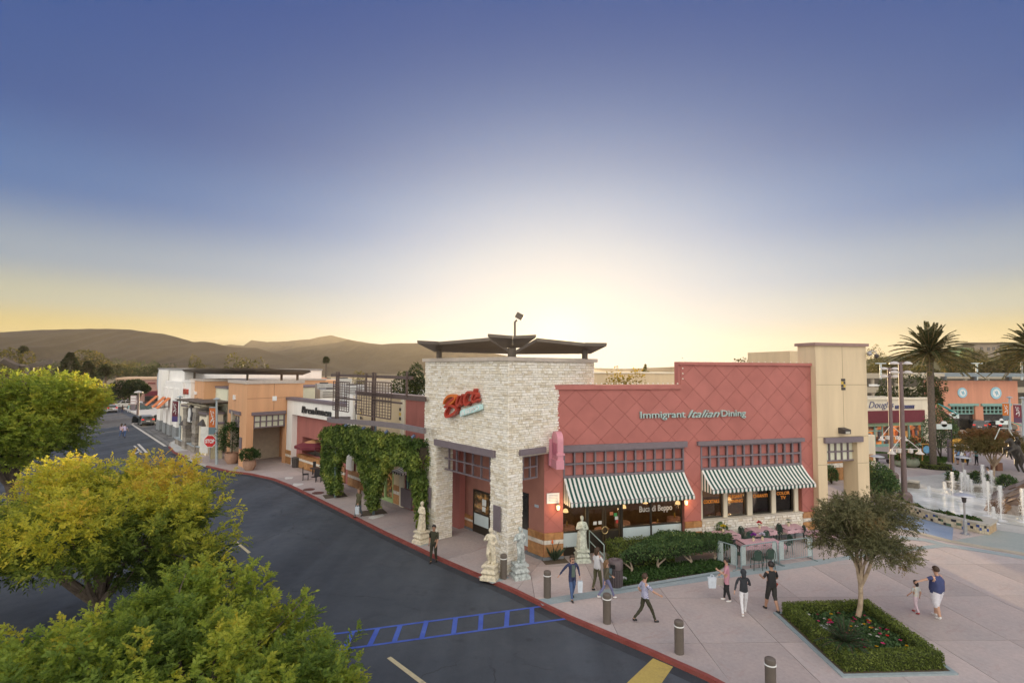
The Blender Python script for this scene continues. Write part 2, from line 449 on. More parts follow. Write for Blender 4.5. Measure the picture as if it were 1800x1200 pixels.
GRASSM = groundmat('lawn_grass', (.06, .13, .025), (.09, .17, .035), .5, 40, .9, .8, 160)
DRYG = groundmat('dry_terrain', (.12, .105, .065), (.17, .14, .085), .02, .4, .95, .3, 3)
def ngon(name, pts, m, kind='structure'):
 me = bpy.data.meshes.new(name)
 bm = bmesh.new()
 f = bm.faces.new([bm.verts.new(p) for p in pts])
 bm.normal_update()
 if f.normal.z < 0: f.normal_flip()
 bmesh.ops.triangulate(bm, faces=[f], ngon_method='EAR_CLIP')
 bm.to_mesh(me); bm.free(); me.materials.append(m)
 o = link(name, me)
 if kind: o['kind'] = kind
 return o
RZ = -.13                                   # road level; the plaza and pavements are at 0
ngon('terrain', [(-2250, -50, -.6), (2250, -50, -.6), (2250, 2900, -.6), (-2250, 2900, -.6)], DRYG)
ngon('road', [(-160, -30, RZ), (60, -30, RZ), (60, 60, RZ), (60, 260, RZ), (-160, 260, RZ)], ASPH)
KPX = [(1400, 1272), (1240, 1187), (1143, 1144), (998, 1083), (904, 1037), (812, 998), (768, 979), (675, 935), (600, 897), (547, 871), (510, 853), (480, 841), (440, 832), (400, 827), (362, 818), (330, 806), (305, 794), (296, 784), (299, 777), (311, 772), (314, 766), (270, 742), (247, 731), (224, 721), (206, 711)]
KP = [G(x, y, 0) for x, y in KPX]
kdir0 = (KP[0] - KP[1]).normalized()
KP = [KP[0] + kdir0 * 14] + KP
far = [Vector((-34, 150, 0)), Vector((140, 150, 0)), Vector((140, KP[0].y - 2, 0))]
PLAZA = [Vector((p.x, p.y, 0)) for p in KP] + far
def inset_line(pts, w):
 out = []
 for i in range(len(pts)):
  a = pts[max(i - 1, 0)]; b = pts[min(i + 1, len(pts) - 1)]
  d = (b - a); d.z = 0; d.normalize(); n = Vector((d.y, -d.x, 0))
  if n.dot(Vector((20, 40, 0)) - pts[i]) < 0: n = -n
  out.append(pts[i] + n * w)
 return out
KIN = inset_line(KP, .16)
ngon('pavement_bed', [Vector((p.x, p.y, -.014)) for p in KIN] + [Vector((p.x, p.y, -.014)) for p in far], JOINT)
mb = MB()
red = lambda i: 0 if i < 15 else (0 if 16 <= i <= 17 else 1)
for i in range(len(KP) - 1):
 a, b, c, d = KP[i], KP[i + 1], KIN[i + 1], KIN[i]
 P = lambda v, z: Vector((v.x, v.y, z))
 oa, ob = a + (a - d).normalized() * .015, b + (b - c).normalized() * .015
 mb.hexa([P(oa, RZ - .05), P(d, RZ - .05), P(c, RZ - .05), P(ob, RZ - .05), P(a, 0.006), P(d, 0.006), P(c, 0.006), P(b, 0.006)], red(i))
kerb = struct(mb.obj('kerb', [REDK, KERB]))
mb = MB(); GO = inset_line(KP, -.42)
for i in range(len(KP) - 9):
 mb.add([Vector((KP[i].x, KP[i].y, RZ + .004)), Vector((GO[i].x, GO[i].y, RZ + .004)), Vector((GO[i + 1].x, GO[i + 1].y, RZ + .004)), Vector((KP[i + 1].x, KP[i + 1].y, RZ + .004))], [(0, 1, 2, 3)])
struct(mb.obj('gutter', groundmat('gutter_asphalt', (.036, .041, .049), (.05, .055, .063), .6, 20, .8, .3, 100)))
def slabs(parent, poly, cuts, m, gap=.02, lim=1000, top=0.0, name='paving_slab'):
 bm = bmesh.new()
 f = bm.faces.new([bm.verts.new((p.x, p.y, 0)) for p in poly]); bm.normal_update()
 if f.normal.z < 0: f.normal_flip()
 for co, no in cuts:
  bmesh.ops.bisect_plane(bm, geom=bm.faces[:] + bm.edges[:] + bm.verts[:], plane_co=co, plane_no=no, dist=1e-4)
 bm.faces.ensure_lookup_table()
 faces = [[v.co.copy() for v in f.verts] for f in bm.faces if f.calc_area() > .02]
 bm.free()
 n = 0
 for vs in faces:
  c = sum(vs, Vector()) / len(vs)
  k = len(vs); ins = []
  for i in range(k):
   p0, p1, p2 = vs[i - 1], vs[i], vs[(i + 1) % k]
   e1 = (p1 - p0).normalized(); e2 = (p2 - p1).normalized()
   n1 = Vector((-e1.y, e1.x, 0)); n2 = Vector((-e2.y, e2.x, 0))
   den = 1 + n1.dot(n2)
   ins.append(p1 + (n1 + n2) * (gap / 2 / den) if den > .2 else p1 + n1 * gap / 2)
  mb = MB(); mb.prism([(p.x - c.x, p.y - c.y) for p in ins], top - .03, top)
  me = mb.mesh(name, m); settint(me, [random.random()] * len(me.vertices))
  o = link(name, me, parent); o.location = (c.x, c.y, 0)
  n += 1
  if n > lim: break
 return n
pave = bpy.data.objects.new('plaza_pavement', None); COL.objects.link(pave); pave['kind'] = 'structure'
split_a, split_b = G(905, 1037), G(960, 975)
C892 = G(892, 1010)
STREET = (G(547, 871) - G(904, 1037)).normalized(); STREET.z = 0; STREET.normalize()
STN = Vector((-STREET.y, STREET.x, 0))
i904 = 5
left_poly = [KIN[i] for i in range(i904, len(KP) - 8)] + [Vector((-30, 70, 0)), Vector((6, 70, 0)), G(960, 975)]
cuts = [(G(904, 1037) + STREET * (3.0 * k - 1.3), STREET) for k in range(0, 20)] + [(G(904, 1037) + STN * (-2.6 if STN.y < 0 else 2.6), STN)]
slabs(pave, [Vector((p.x, p.y, 0)) for p in left_poly], cuts, CONC)
right_poly = [KIN[i] for i in range(0, i904 + 1)] + [G(960, 975), Vector((6, 70, 0)), Vector((46, 70, 0)), Vector((46, KIN[0].y, 0))]
pd = Vector((-.03, 1, 0)).normalized(); pn = Vector((1, .03, 0)).normalized()
cuts = [(Vector((1.05 + 2.62 * k, 18, 0)), pn) for k in range(-3, 17)] + [(Vector((0, 14.2 + 3.4 * k, 0)), pd) for k in range(-3, 17)]
nsl = slabs(pave, [Vector((p.x, p.y, 0)) for p in right_poly], cuts, CONC)
far_poly = [Vector((46, KIN[0].y, -.004)), Vector((46, 70, -.004)), Vector((-30, 70, -.004)), Vector((-70, 110, -.004)), far[0], far[1], far[2]]
ngon('far_pavement', [Vector((p.x, p.y, -.004)) for p in [Vector((46, KIN[0].y, 0)), Vector((46, 70, 0)), Vector((-26, 70, 0)), far[0], far[1], far[2]]], CONC)
ngon('far_pavement', [Vector((p.x, p.y, -.006)) for p in [KIN[-9], KIN[-8], KIN[-7], KIN[-6], KIN[-5], KIN[-4], KIN[-3], KIN[-2], KIN[-1], far[0], Vector((-26, 70, 0)), Vector((-30, 70, 0))]], PALEC)
def ground_strip(name, pxs, z, m):
 return ngon(name, [G(x, y, z) for x, y in pxs], m)
def band(name, line, w, m, z=.004):
 pts = [G(x, y, z) for x, y in line]
 L1, L2 = [], []
 for i, p in enumerate(pts):
  d = (pts[min(i + 1, len(pts) - 1)] - pts[max(i - 1, 0)]).normalized(); n = Vector((-d.y, d.x, 0))
  L1.append(p + n * w / 2); L2.append(p - n * w / 2)
 ngon(name, L1 + L2[::-1], m)
band('concrete_band', [(949, 1058), (1010, 1049), (1100, 1035), (1200, 1021), (1300, 1007), (1400, 993), (1453, 985)], .55, BLUEC)
band('concrete_band', [(1453, 985), (1560, 969), (1665, 957)], .4, BLUEC, .0045)
band('concrete_band', [(1580, 943), (1625, 948), (1665, 958), (1730, 968), (1790, 978), (1860, 990)], .62, BLUEC, .008)
STONEB = groundmat('pebble_band', (.38, .34, .27), (.46, .42, .34), 2, 25, .85, .6, 25, stain=(.28, .25, .2))
band('pebble_band', [(1560, 928), (1610, 935), (1668, 950), (1740, 963), (1800, 973), (1880, 985)], .55, STONEB, .012)
ground_strip('blue_concrete_field', [(1575, 900), (1610, 908), (1676, 927), (1674, 949), (1610, 934), (1560, 927), (1530, 915)], .004, BLUE2)
ground_strip('green_concrete_field', [(1678, 949), (1740, 938), (1760, 929), (1880, 925), (1960, 1000), (1800, 973), (1735, 962)], .004, GREENC)
band('concrete_band', [(1527, 838), (1600, 843), (1655, 835), (1676, 828), (1672, 820), (1661, 814)], .5, BLUEC)
def paint(name, quad, m, z=RZ + .008):
 return ngon(name, [G(x, y, z) for x, y in quad], m)
paint('lane_dash', [(411, 951), (416, 950), (441, 970), (436, 972)], CREAMP)
paint('lane_dash', [(680, 1156), (687, 1153), (790, 1229), (781, 1233)], CREAMP)
paint('stop_bar', [(1100, 1201), (1148, 1156), (1183, 1171), (1135, 1240), (1060, 1240)], YELP)
def seg(a, b, w):
 a, b = G(*a, RZ + .008), G(*b, RZ + .008); d = (b - a).normalized(); n = Vector((-d.y, d.x, 0)) * w / 2
 return [a + n, b + n, b - n, a - n]
cr = MB(); top = [(560, 1118), (655, 1103), (950, 1065)]; bot = [(560, 1149), (660, 1132), (1000, 1086)]
xw = bpy.data.objects.new('crosswalk_marking', None); COL.objects.link(xw); xw['kind'] = 'structure'
for a, b, w in [((560, 1117), (952, 1065), .11), ((560, 1146), (996, 1086.5), .11)]:
 me = MB().add(seg(a, b, w), [(0, 1, 2, 3)]).mesh('painted_rail', BLUEP); link('painted_rail', me, xw)
for a, b in [((620, 1110), (606, 1138)), ((664, 1104), (650, 1133)), ((704, 1097), (693, 1127)), ((750, 1090), (741, 1121)), ((801, 1084), (797, 1114)), ((846, 1078), (844, 1108)), ((892, 1073), (890, 1101)), ((935, 1067), (935, 1094))]:
 q = seg(a, b, .17); q = [p + Vector((0, 0, .003)) for p in q]
 me = MB().add(q, [(0, 1, 2, 3)]).mesh('painted_rung', BLUEP); link('painted_rung', me, xw)
WHP = groundmat('white_road_paint', (.62, .60, .55), (.54, .52, .48), 1.0, 14, .75, .2, 100, stain=(.3, .3, .3))
def seg2(name, a, b, w, m=WHP, z=RZ + .01):
 q = [Vector((p.x, p.y, z)) for p in seg(a, b, w)]
 o = MB().add(q, [(0, 1, 2, 3)]).obj(name, m); struct(o); return o
seg2('bay_line', (231, 745), (291, 784), .30)
seg2('bay_line', (231, 746), (240, 739), .25)
seg2('arrow_marking', (243, 780), (258, 795), .25); seg2('arrow_marking', (236, 783), (249, 795), .18)
seg2('arrow_marking', (248, 791), (237, 797), .18)
BAY = groundmat('paver_bay_bed', (.10, .105, .11), (.13, .135, .14), .8, 12, .85, .3, 30)
bay = ngon('parking_bay', [G(x, y, RZ + .004) for x, y in [(232, 745), (246, 735), (270, 745), (310, 770), (295, 784), (290, 783)]], BAY)
PAV = piecemat('bay_paver', [(.13, .135, .14), (.19, .195, .2), (.24, .24, .235), (.17, .17, .175)], .85, .4)
a0, a1, b0 = G(292, 783, RZ), G(250, 755, RZ), G(310, 770, RZ)
du = (a1 - a0); lu = du.length; du.normalize(); dv = Vector((du.y, -du.x, 0));
if dv.dot(b0 - a0) < 0: dv = -dv
nu, nv = int(lu / .85), int((b0 - a0).dot(dv) / .6)
for j in range(max(1, nv)):
 for i in range(nu):
  c = a0 + du * (.85 * (i + .5 + .5 * (j % 2))) + dv * (.6 * (j + .5) + .15)
  mb = MB(); mb.box((0, 0, 0), (.79, .54, .05 + .02 * random.random()), rz=math.atan2(du.y, du.x))
  me = mb.mesh('paver', PAV); settint(me, [random.random()] * 8)
  o = link('paver', me); o.parent = bay; o.location = (c.x, c.y, RZ + .02)
for q in [[(500, 839), (503, 838), (516, 838), (513, 841), (502, 842)], [(516, 849), (532, 849), (534, 851), (519, 855), (514, 853)], [(649, 908), (655, 906), (672, 902), (676, 906), (655, 912), (647, 910)]]:
 ngon('access_cover', [G(x, y, .005) for x, y in q], groundmat('cover_concrete', (.58, .58, .56), (.66, .65, .62), 1.0, 10, .8, .2, 60))
for x, y in [(543, 860), (559, 866)]:
 p = G(x, y, .004); mb = MB(); mb.lathe([(.42, .0), (.42, .012), (.36, .016), (.36, .013), (0.001, .015)], 24, (0, 0, 0))
 o = mb.obj('manhole_cover', mat('rusty_iron', (.13, .055, .045), .7, .25, 12, .4, 50)); o.location = p; struct(o)
for x, y in [(589, 871), (656, 900)]:
 p = G(x, y, .004); mb = MB(); mb.box((0, 0, 0), (1.5, 1.2, .02), rz=.5); o = mb.obj('planting_pit', DIRT); o.location = p; struct(o)
# ================================================================ building materials
PINK = mat('pink_stucco', (.43, .158, .137), .9, .10, .8, .35, 55, streak=True)
PINKP = piecemat('pink_panel', [(.415, .150, .130), (.432, .158, .138), (.448, .166, .146)], .88, .3, 60, 1.2, .4, .9, 1.07)
BRPINK = mat('brownish_pink_stucco', (.40, .19, .15), .9, .10, 1.2, .3, 60)
REDST = mat('red_stucco', (.40, .15, .13), .9, .12, 1.0, .35, 40, streak=True)
BEIGE = mat('beige_stucco', (.66, .54, .36), .9, .09, .9, .35, 50, streak=True)
CREAM = mat('cream_stucco', (.74, .68, .54), .9, .07, .9, .25, 50, streak=True)
WHITE = mat('white_stucco', (.87, .86, .82), .9, .05, .9, .25, 50, streak=True)
TAN = mat('tan_stucco', (.66, .37, .20), .9, .08, .8, .3, 50, streak=True)
SALMON = mat('salmon_stucco', (.62, .29, .19), .9, .08, .8, .3, 50, streak=True)
PALEG = mat('pale_green_stucco', (.70, .71, .56), .9, .06, .8, .25, 50)
TRIM = mat('purple_grey_trim', (.175, .145, .165), .6, .08, 4, .08, 30)
DTRIM = mat('dark_bronze_frame', (.035, .028, .02), .45, .1, 6, .05, 30)
GTRIM = mat('green_frame_paint', (.32, .47, .20), .5, .08, 5, .05, 30)
TEALT = mat('teal_frame_paint', (.20, .38, .34), .5, .08, 5, .05, 30)
STEELB = mat('blue_steel_post', (.12, .17, .20), .5, .1, 6, .1, 30)
IRON = mat('dark_iron', (.05, .042, .042), .55, .15, 8, .1, 30)
TRELL = mat('brown_iron_trellis', (.10, .072, .068), .6, .15, 8, .1, 30)
ROOFW = mat('white_roof_membrane', (.72, .71, .68), .8, .08, .6, .1, 10)
ROOFG = mat('grey_roof_membrane', (.32, .31, .30), .9, .1, .6, .1, 10)
MORTAR = mat('mortar', (.52, .48, .40), .95, .15, 8, .4, 40)
STONE = piecemat('ledge_stone', [(.70, .63, .50), (.82, .77, .65), (.89, .86, .77), (.92, .90, .84), (.85, .80, .70)], .9, .5, 22, 9, .4, .82, 1.08)
SLATE = piecemat('base_tile', [(.36, .17, .06), (.44, .22, .085), (.50, .27, .11), (.40, .20, .10)], .6, .2, 20, 5)
WTILE = piecemat('white_tile', [(.70, .66, .58), (.78, .74, .66)], .55, .15, 20, 5)
KICK = mat('grey_kick_kerb', (.19, .21, .23), .8, .12, 3, .2, 40)
PANELC = mat('pale_blue_panel', (.62, .74, .77), .35, .04, 1.5)
def glassmat(name, tint, rough=.06, glow=None):
 if name in MATS: return MATS[name]
 m = mat(name, tint, rough, .25, .9, 0, spec=.75, emit=glow)
 return m
GLASS = glassmat('dark_window_glass', (.035, .033, .03))
GLASSW = glassmat('warm_window_glass', (.04, .032, .022), .05)
def interior(m, hot, amt, sc, lo=.5, hi=.72):
 nt = m.node_tree; N, L = nt.nodes, nt.links; b = N['Principled BSDF']
 tc = N.new('ShaderNodeTexCoord'); mp = N.new('ShaderNodeMapping'); mp.inputs['Scale'].default_value = (1, 1, 1.6); L.new(tc.outputs['Object'], mp.inputs[0])
 v = N.new('ShaderNodeTexVoronoi'); v.inputs['Scale'].default_value = sc; v.inputs['Randomness'].default_value = 1; L.new(mp.outputs[0], v.inputs['Vector'])
 n = N.new('ShaderNodeTexNoise'); n.inputs['Scale'].default_value = sc * .6; n.inputs['Detail'].default_value = 6; L.new(mp.outputs[0], n.inputs['Vector'])
 r = N.new('ShaderNodeMapRange'); L.new(n.outputs['Fac'], r.inputs[0]); r.inputs[1].default_value = lo; r.inputs[2].default_value = hi; r.inputs[3].default_value = .012; r.inputs[4].default_value = amt
 h = N.new('ShaderNodeMix'); h.data_type = 'RGBA'; h.inputs[0].default_value = .15; h.inputs[6].default_value = (*hot, 1); L.new(v.outputs['Color'], h.inputs[7])
 h2 = N.new('ShaderNodeMix'); h2.data_type = 'RGBA'; h2.blend_type = 'MULTIPLY'; h2.inputs[0].default_value = 1; h2.inputs[6].default_value = (*hot, 1); L.new(h.outputs[2], h2.inputs[7])
 L.new(h2.outputs[2], b.inputs['Emission Color']); L.new(r.outputs[0], b.inputs['Emission Strength'])
interior(GLASSW, (1.0, .70, .38), .15, 5.5, .46, .74)
GLASSO = glassmat('lit_shop_glass', (.05, .03, .015), .06); interior(GLASSO, (1.0, .5, .2), .5, 1.6, .42, .7)
def quadpiece(name, f, u0, u1, z0, z1, o0, o1, m, parent, t=None):
 me = MB().fbox(f, u0, u1, z0, z1, o0, o1).mesh(name, m)
 settint(me, [random.random() if t is None else t] * len(me.vertices))
 return link(name, me, parent, world=True)
def P(name, f, u0, u1, z0, z1, o0, o1, m, parent, label=None):
 o = MB().fbox(f, u0, u1, z0, z1, o0, o1).obj(name, m, parent, world=True)
 if label: o['label'] = label
 return o
def multi(name, boxes, m, parent):
 mb = MB()
 for f, u0, u1, z0, z1, o0, o1 in boxes: mb.fbox(f, u0, u1, z0, z1, o0, o1)
 return mb.obj(name, m, parent, world=True)
# ================================================================ the stone tower
Cg = G(892, 1010); TLd = (G(765.5, 950) - Cg)
TL = Facade(Cg, Cg + TLd)
nR = Vector((-TL.d.y, TL.d.x, 0))
if nR.x < 0: nR = -nR
TR = Facade(Cg, Cg + nR * 6)                     # right face, square to the left one
LW = TL.u(746, 800)                              # length of the left face
RW = TR.u(1044, 650)
HT = TL.z(894, 634)
HTC = TL.z(894, 627)
tower = thing('stone_tower', 'cream ledgestone corner tower with red script sign and open portico', 'tower', (Cg.x, Cg.y, 0))
u_l1, u_l0 = TL.u(765.5, 900), TL.u(862, 900)     # opening on the left face between the pillars
zl = TL.z(815, 790)                               # underside of the stone over the opening
u_r0 = TR.u(918, 900); zr = zl
u_r1 = TR.u(1000, 700)
PD = 1.05                                         # depth of the pillars
def tbox(u0, u1, v0, v1, z0, z1, mb, e=0.0):
 """u along the left face, v along the right face"""
 A = lambda u, v, z: Cg + TL.d * u + TR.d * v + Vector((0, 0, z))
 mb.hexa([A(u0 + e, v0 + e, z0), A(u1 - e, v0 + e, z0), A(u1 - e, v1 - e, z0), A(u0 + e, v1 - e, z0),
    A(u0 + e, v0 + e, z1), A(u1 - e, v0 + e, z1), A(u1 - e, v1 - e, z1), A(u0 + e, v1 - e, z1)])
core = MB()
tbox(0, u_l0, 0, u_r0, 0, zl, core); tbox(u_l1, LW, 0, PD, 0, zl, core)
tbox(0, LW, 0, .5, zl, HT, core); tbox(0, .5, .5, RW, zl, HT, core); tbox(.5, LW, RW - .5, RW, zl, HT, core); tbox(LW - .5, LW, .5, RW - .5, zl, HT, core)
core.obj('core_wall', MORTAR, tower, world=True)
cp = MB(); tbox(-.14, LW + .14, -.14, RW + .14, HT, HTC, cp); cp.obj('coping', mat('pale_coping', (.52, .46, .40), .8, .1, 3, .2, 40), tower, world=True)
rf = MB(); tbox(.5, LW - .5, .5, RW - .5, HT - 1.0, HT - .9, rf); rf.obj('roof', ROOFG, tower, world=True)
sf = MB(); tbox(.52, LW - .52, .52, RW - .52, zl + .15, zl + .25, sf); sf.obj('portico_ceiling', mat('portico_ceiling', (.42, .36, .30), .9, .08), tower, world=True)
stones = []
def stone_face(f, u0, u1, z0, z1, holes=(), out=.034, hh=.105):
 z = z0; row = 0
 while z < z1 - .02:
  h = min(hh * random.uniform(.72, 1.3), z1 - z)
  u = u0
  while u < u1 - .01:
   w = min(random.choice((.14, .2, .26, .31, .36, .44)) * random.uniform(.85, 1.2), u1 - u)
   if u1 - u - w < .1: w = u1 - u
   ok = True
   segs = [(u, u + w)]
   for hu0, hu1, hz0, hz1 in holes:
    if z + h > hz0 + .005 and z < hz1 - .005:
     ns = []
     for a, b in segs:
      if b <= hu0 or a >= hu1: ns.append((a, b)); continue
      if a < hu0: ns.append((a, hu0))
      if b > hu1: ns.append((hu1, b))
     segs = ns
   for a, b in segs:
    if b - a > .03: stones.append((f, a + .006, b - .006, z + .006, z + h - .006, out * random.uniform(.35, 1.5)))
   u += w
  z += h; row += 1
stone_face(TL, -.04, LW, 0, HT, [(u_l0, u_l1, -1, zl)])
stone_face(TR, -.04, RW, 0, HT, [(u_r0, RW + 1, -1, zr)])
PIL = Facade(Cg + TL.d * u_l1, Cg + TL.d * u_l1 + TR.d * PD); PIL.n = -TL.d
stone_face(PIL, 0, PD, 0, zl)
def stone_mesh(lst):
 mb = MB(); tints = []
 for f, a, b, z0, z1, o in lst:
  j = lambda s: random.uniform(-s, s)
  o0 = -.01
  pts = [f.p(a, z0, o0), f.p(b, z0, o0), f.p(b, z1, o0), f.p(a, z1, o0),
    f.p(a + .012 + j(.008), z0 + .01 + j(.008), o + j(.012)), f.p(b - .012 + j(.008), z0 + .01 + j(.008), o + j(.012)), f.p(b - .012 + j(.008), z1 - .008 + j(.008), o + j(.012)), f.p(a + .012 + j(.008), z1 - .008 + j(.008), o + j(.012))]
  mb.add(pts, [(4, 5, 6, 7), (0, 1, 5, 4), (1, 2, 6, 5), (2, 3, 7, 6), (3, 0, 4, 7)])
  tints += [random.random()] * 8
 me = mb.mesh('ledge_stone', STONE); settint(me, tints); return me
stones.sort(key=lambda s: -((s[2] - s[1]) * (s[4] - s[3])) * (1.2 if s[0] is TL or s[0] is TR else .6))
for s in stones[:290]: link('ledge_stone', stone_mesh([s]), tower, world=True)
o = link('ledge_stone_facing', stone_mesh(stones[290:]), tower, world=True); stuff(o)
zA, zB = TL.z(815, 781.5, .14), TL.z(815, 793, .14)
P('lintel', TL, TL.u(868, 790, .14), TL.u(763, 780, .14), zB, zA, -.1, .16, TRIM, tower)
zA2, zB2 = TR.z(935, 788, .14), TR.z(935, 798.5, .14)
P('lintel', TR, TR.u(914.5, 795, .14), TR.u(960, 790, .14), zB2, zA2, -.1, .16, TRIM, tower)
def grid(name, f, ua, ub, za, zb, ncol, rows, bar, o0, o1, m, parent, pm=None, pane_off=None, edge=True):
 g = bpy.data.objects.new(name, None); COL.objects.link(g); g.parent = parent; g.matrix_parent_inverse = root_matrix(parent).inverted()
 lo, hi = min(ua, ub), max(ua, ub)
 zs = [za + (zb - za) * k / rows for k in range(rows + 1)]
 us = [lo + (hi - lo) * k / ncol for k in range(ncol + 1)]
 for z in zs: link('rail', MB().fbox(f, lo - bar / 2, hi + bar / 2, z - bar / 2, z + bar / 2, o0, o1).mesh('rail', m), g, world=True)
 for u in us:
  for a, b in zip(zs[:-1], zs[1:]):
   link('mullion', MB().fbox(f, u - bar / 2, u + bar / 2, min(a, b) + bar / 2, max(a, b) - bar / 2, o0 + .004, o1 - .004).mesh('mullion', m), g, world=True)
 if pm is not None:
  for a, b in zip(us[:-1], us[1:]):
   for c, d in zip(zs[:-1], zs[1:]):
    me = MB().fbox(f, a + bar / 2, b - bar / 2, min(c, d) + bar / 2, max(c, d) - bar / 2, pane_off, pane_off + .02).mesh('pane', pm)
    settint(me, [random.random()] * 8)
    link('pane', me, g, world=True)
 return g
TLi = TL.offset(-.55)
grid('grid_window', TLi, TLi.u(862, 815), TLi.u(777, 805), TLi.z(820, 833.5), TLi.z(820, 793), 6, 2, .07, -.05, .05, TRIM, tower)
TRi = TR.offset(-.4)
grid('grid_window', TRi, TRi.u(919, 820), TRi.u(943, 818), TRi.z(931, 840), TRi.z(931, 801), 2, 2, .07, -.05, .05, TRIM, tower)
for f, x0, x1, y0, y1 in [(TL, 757, 747.5, 855, 890), (TL, 879.5, 867.5, 888.5, 933)]:
 P('pillar_plate', f, f.u(x0, y0, .12), f.u(x1, y0, .12), f.z((x0 + x1) / 2, y1, .12), f.z((x0 + x1) / 2, y0, .12), .10, .14, TRIM, tower)
BW = Facade(G(832, 932), G(832, 932) + TL.d * 3)
pw = MB(); zc = zl + .15
ub0, ub1 = BW.u(920, 900), BW.u(735, 900)
pw.fbox(BW, BW.u(807, 880), BW.u(862, 900), 0, zc, -.25, 0)
pw.obj('portico_wall', BRPINK, tower, world=True)
P('portico_wall', BW, BW.u(862, 900), ub0 - .6, 0, zc, -.25, -.01, BRPINK, tower)
P('portico_wall', BW, ub1 + .8, BW.u(807, 880), 0, zc, -.25, .02, CREAM, tower, 'cream wall end of the portico')
def tile_band(f, u0, u1, z0, z1, o, parent, w=.62):
 """stone base: two rows of brown tiles with a row of white ones between"""
 lo, hi = min(u0, u1), max(u0, u1)
 h = z1 - z0
 rows = [(z0, z0 + h * .52, SLATE, w), (z0 + h * .52, z0 + h * .70, WTILE, w * .9), (z0 + h * .70, z1, SLATE, w)]
 for k, (a, b, m, ww) in enumerate(rows):
  n = max(1, round((hi - lo) / ww)); s = (hi - lo) / n
  for i in range(n):
   quadpiece('base_tile', f, lo + i * s + .006, lo + (i + 1) * s - .006, a + .006, b - .006, -.01, o + .004 * k, m, parent)
tile_band(BW, BW.u(833, 910), BW.u(790, 900), .12, BW.z(812, 899), .07, tower)
P('kick_kerb', BW, BW.u(833, 910), BW.u(790, 900), 0, .12, -.01, .10, KICK, tower)
dr = bpy.data.objects.new('door', None); COL.objects.link(dr); dr.parent = tower; dr.matrix_parent_inverse = root_matrix(tower).inverted()
d0, d1 = BW.u(862, 930), BW.u(833, 930); dz1 = BW.z(846, 862)
lo, hi = min(d0, d1), max(d0, d1)
for nm, a, b, c, d in [('frame', lo, lo + .07, 0, dz1), ('frame', hi - .07, hi, 0, dz1), ('frame', lo + .07, hi - .07, dz1 - .1, dz1), ('kick_plate', lo + .07, hi - .07, 0.02, .42), ('frame', lo + .07, hi - .07, 1.05, 1.12)]:
 link(nm, MB().fbox(BW, a, b, c, d, 0, .08).mesh(nm, DTRIM), dr, world=True)
link('glass', MB().fbox(BW, lo + .07, hi - .07, 1.12, dz1 - .1, 0, .03).mesh('glass', GLASSW), dr, world=True)
link('panel', MB().fbox(BW, lo + .07, hi - .07, .42, 1.05, 0, .04).mesh('panel', PANELC), dr, world=True)
for a, b, c, d in [(.35, .7, 1.55, 1.9), (.4, .7, 1.25, 1.5)]:
 link('notice', MB().fbox(BW, lo + a, lo + b, c, d, .031, .036).mesh('notice', mat('paper', (.75, .8, .8), .8, 0)), dr, world=True)
CANP = mat('dark_canopy_sheet', (.13, .105, .08), .6, .12, 3, .05, 20)
can = thing('canopy_roof', 'dark folded wing roof raised on posts above the stone tower', 'canopy', (D(902, 625, 26).x, 26, HTC))
def wing(name, pts, th=.16):
 MB().slab([D(x, y, d) for x, y, d in pts], th).obj(name, CANP, can, world=True)
wing('wing', [(733, 598, 25.6), (771, 600, 27.0), (762, 613, 29.0)])
wing('wing', [(771, 600.5, 27.0), (862, 593, 25.6), (900, 617, 28.2), (762.5, 613.5, 29.0)])
wing('wing', [(1067, 602.5, 24.6), (1040, 616, 27.6), (1028, 602, 25.6)])
wing('wing', [(1027.5, 602.5, 25.6), (1039, 616.5, 27.6), (903, 617.5, 28.2), (944, 594, 24.8)])
wing('wing', [(857.5, 586.5, 23.0), (901.5, 590, 23.4), (901.5, 607, 25.8), (884, 606.5, 25.6)], .13)
wing('wing', [(902, 590, 23.4), (942.5, 588, 22.8), (917, 606.5, 25.4), (902, 607, 25.8)], .13)
for x, y, d, w in [(772, 612, 28.4, .3), (1028, 614, 26.6, .3), (900, 606, 26.2, .42)]:
 t = D(x, y, d); MB().tube([(t.x, t.y, HTC - .02), (t.x, t.y, t.z)], w / 2, 8).obj('post', CANP, can, world=True)
fl = thing('roof_floodlight', 'small floodlight on a thin pole above the tower roof canopy', 'floodlight', tuple(D(905, 589, 25.2)))
b0, b1 = D(905, 592, 25.2), D(905, 566, 25.2)
MB().tube([b0, b1, b1 + Vector((.1, 0, .1))], .05, 8).obj('pole', CANP, fl, world=True)
mb = MB(); mb.box(b1 + Vector((.22, -.05, .28)), (.36, .3, .26), M=Matrix.Rotation(.5, 3, 'Y')); mb.obj('lamp_head', CANP, fl, world=True)
RED = mat('red_sign_letter', (.42, .05, .03), .45, .1, 2, coat=.2); RED2 = mat('orange_sign_edge', (.62, .16, .03), .45, .08, 2)
sgn = thing('script_sign', 'red script lettering sign with pale plate on the stone tower', 'sign', tuple(TL.p(TL.u(810, 710), TL.z(810, 710), .1)))
Z2 = lambda x, y: TL.at(760 + x / 15, 670 + y / 15, .3)
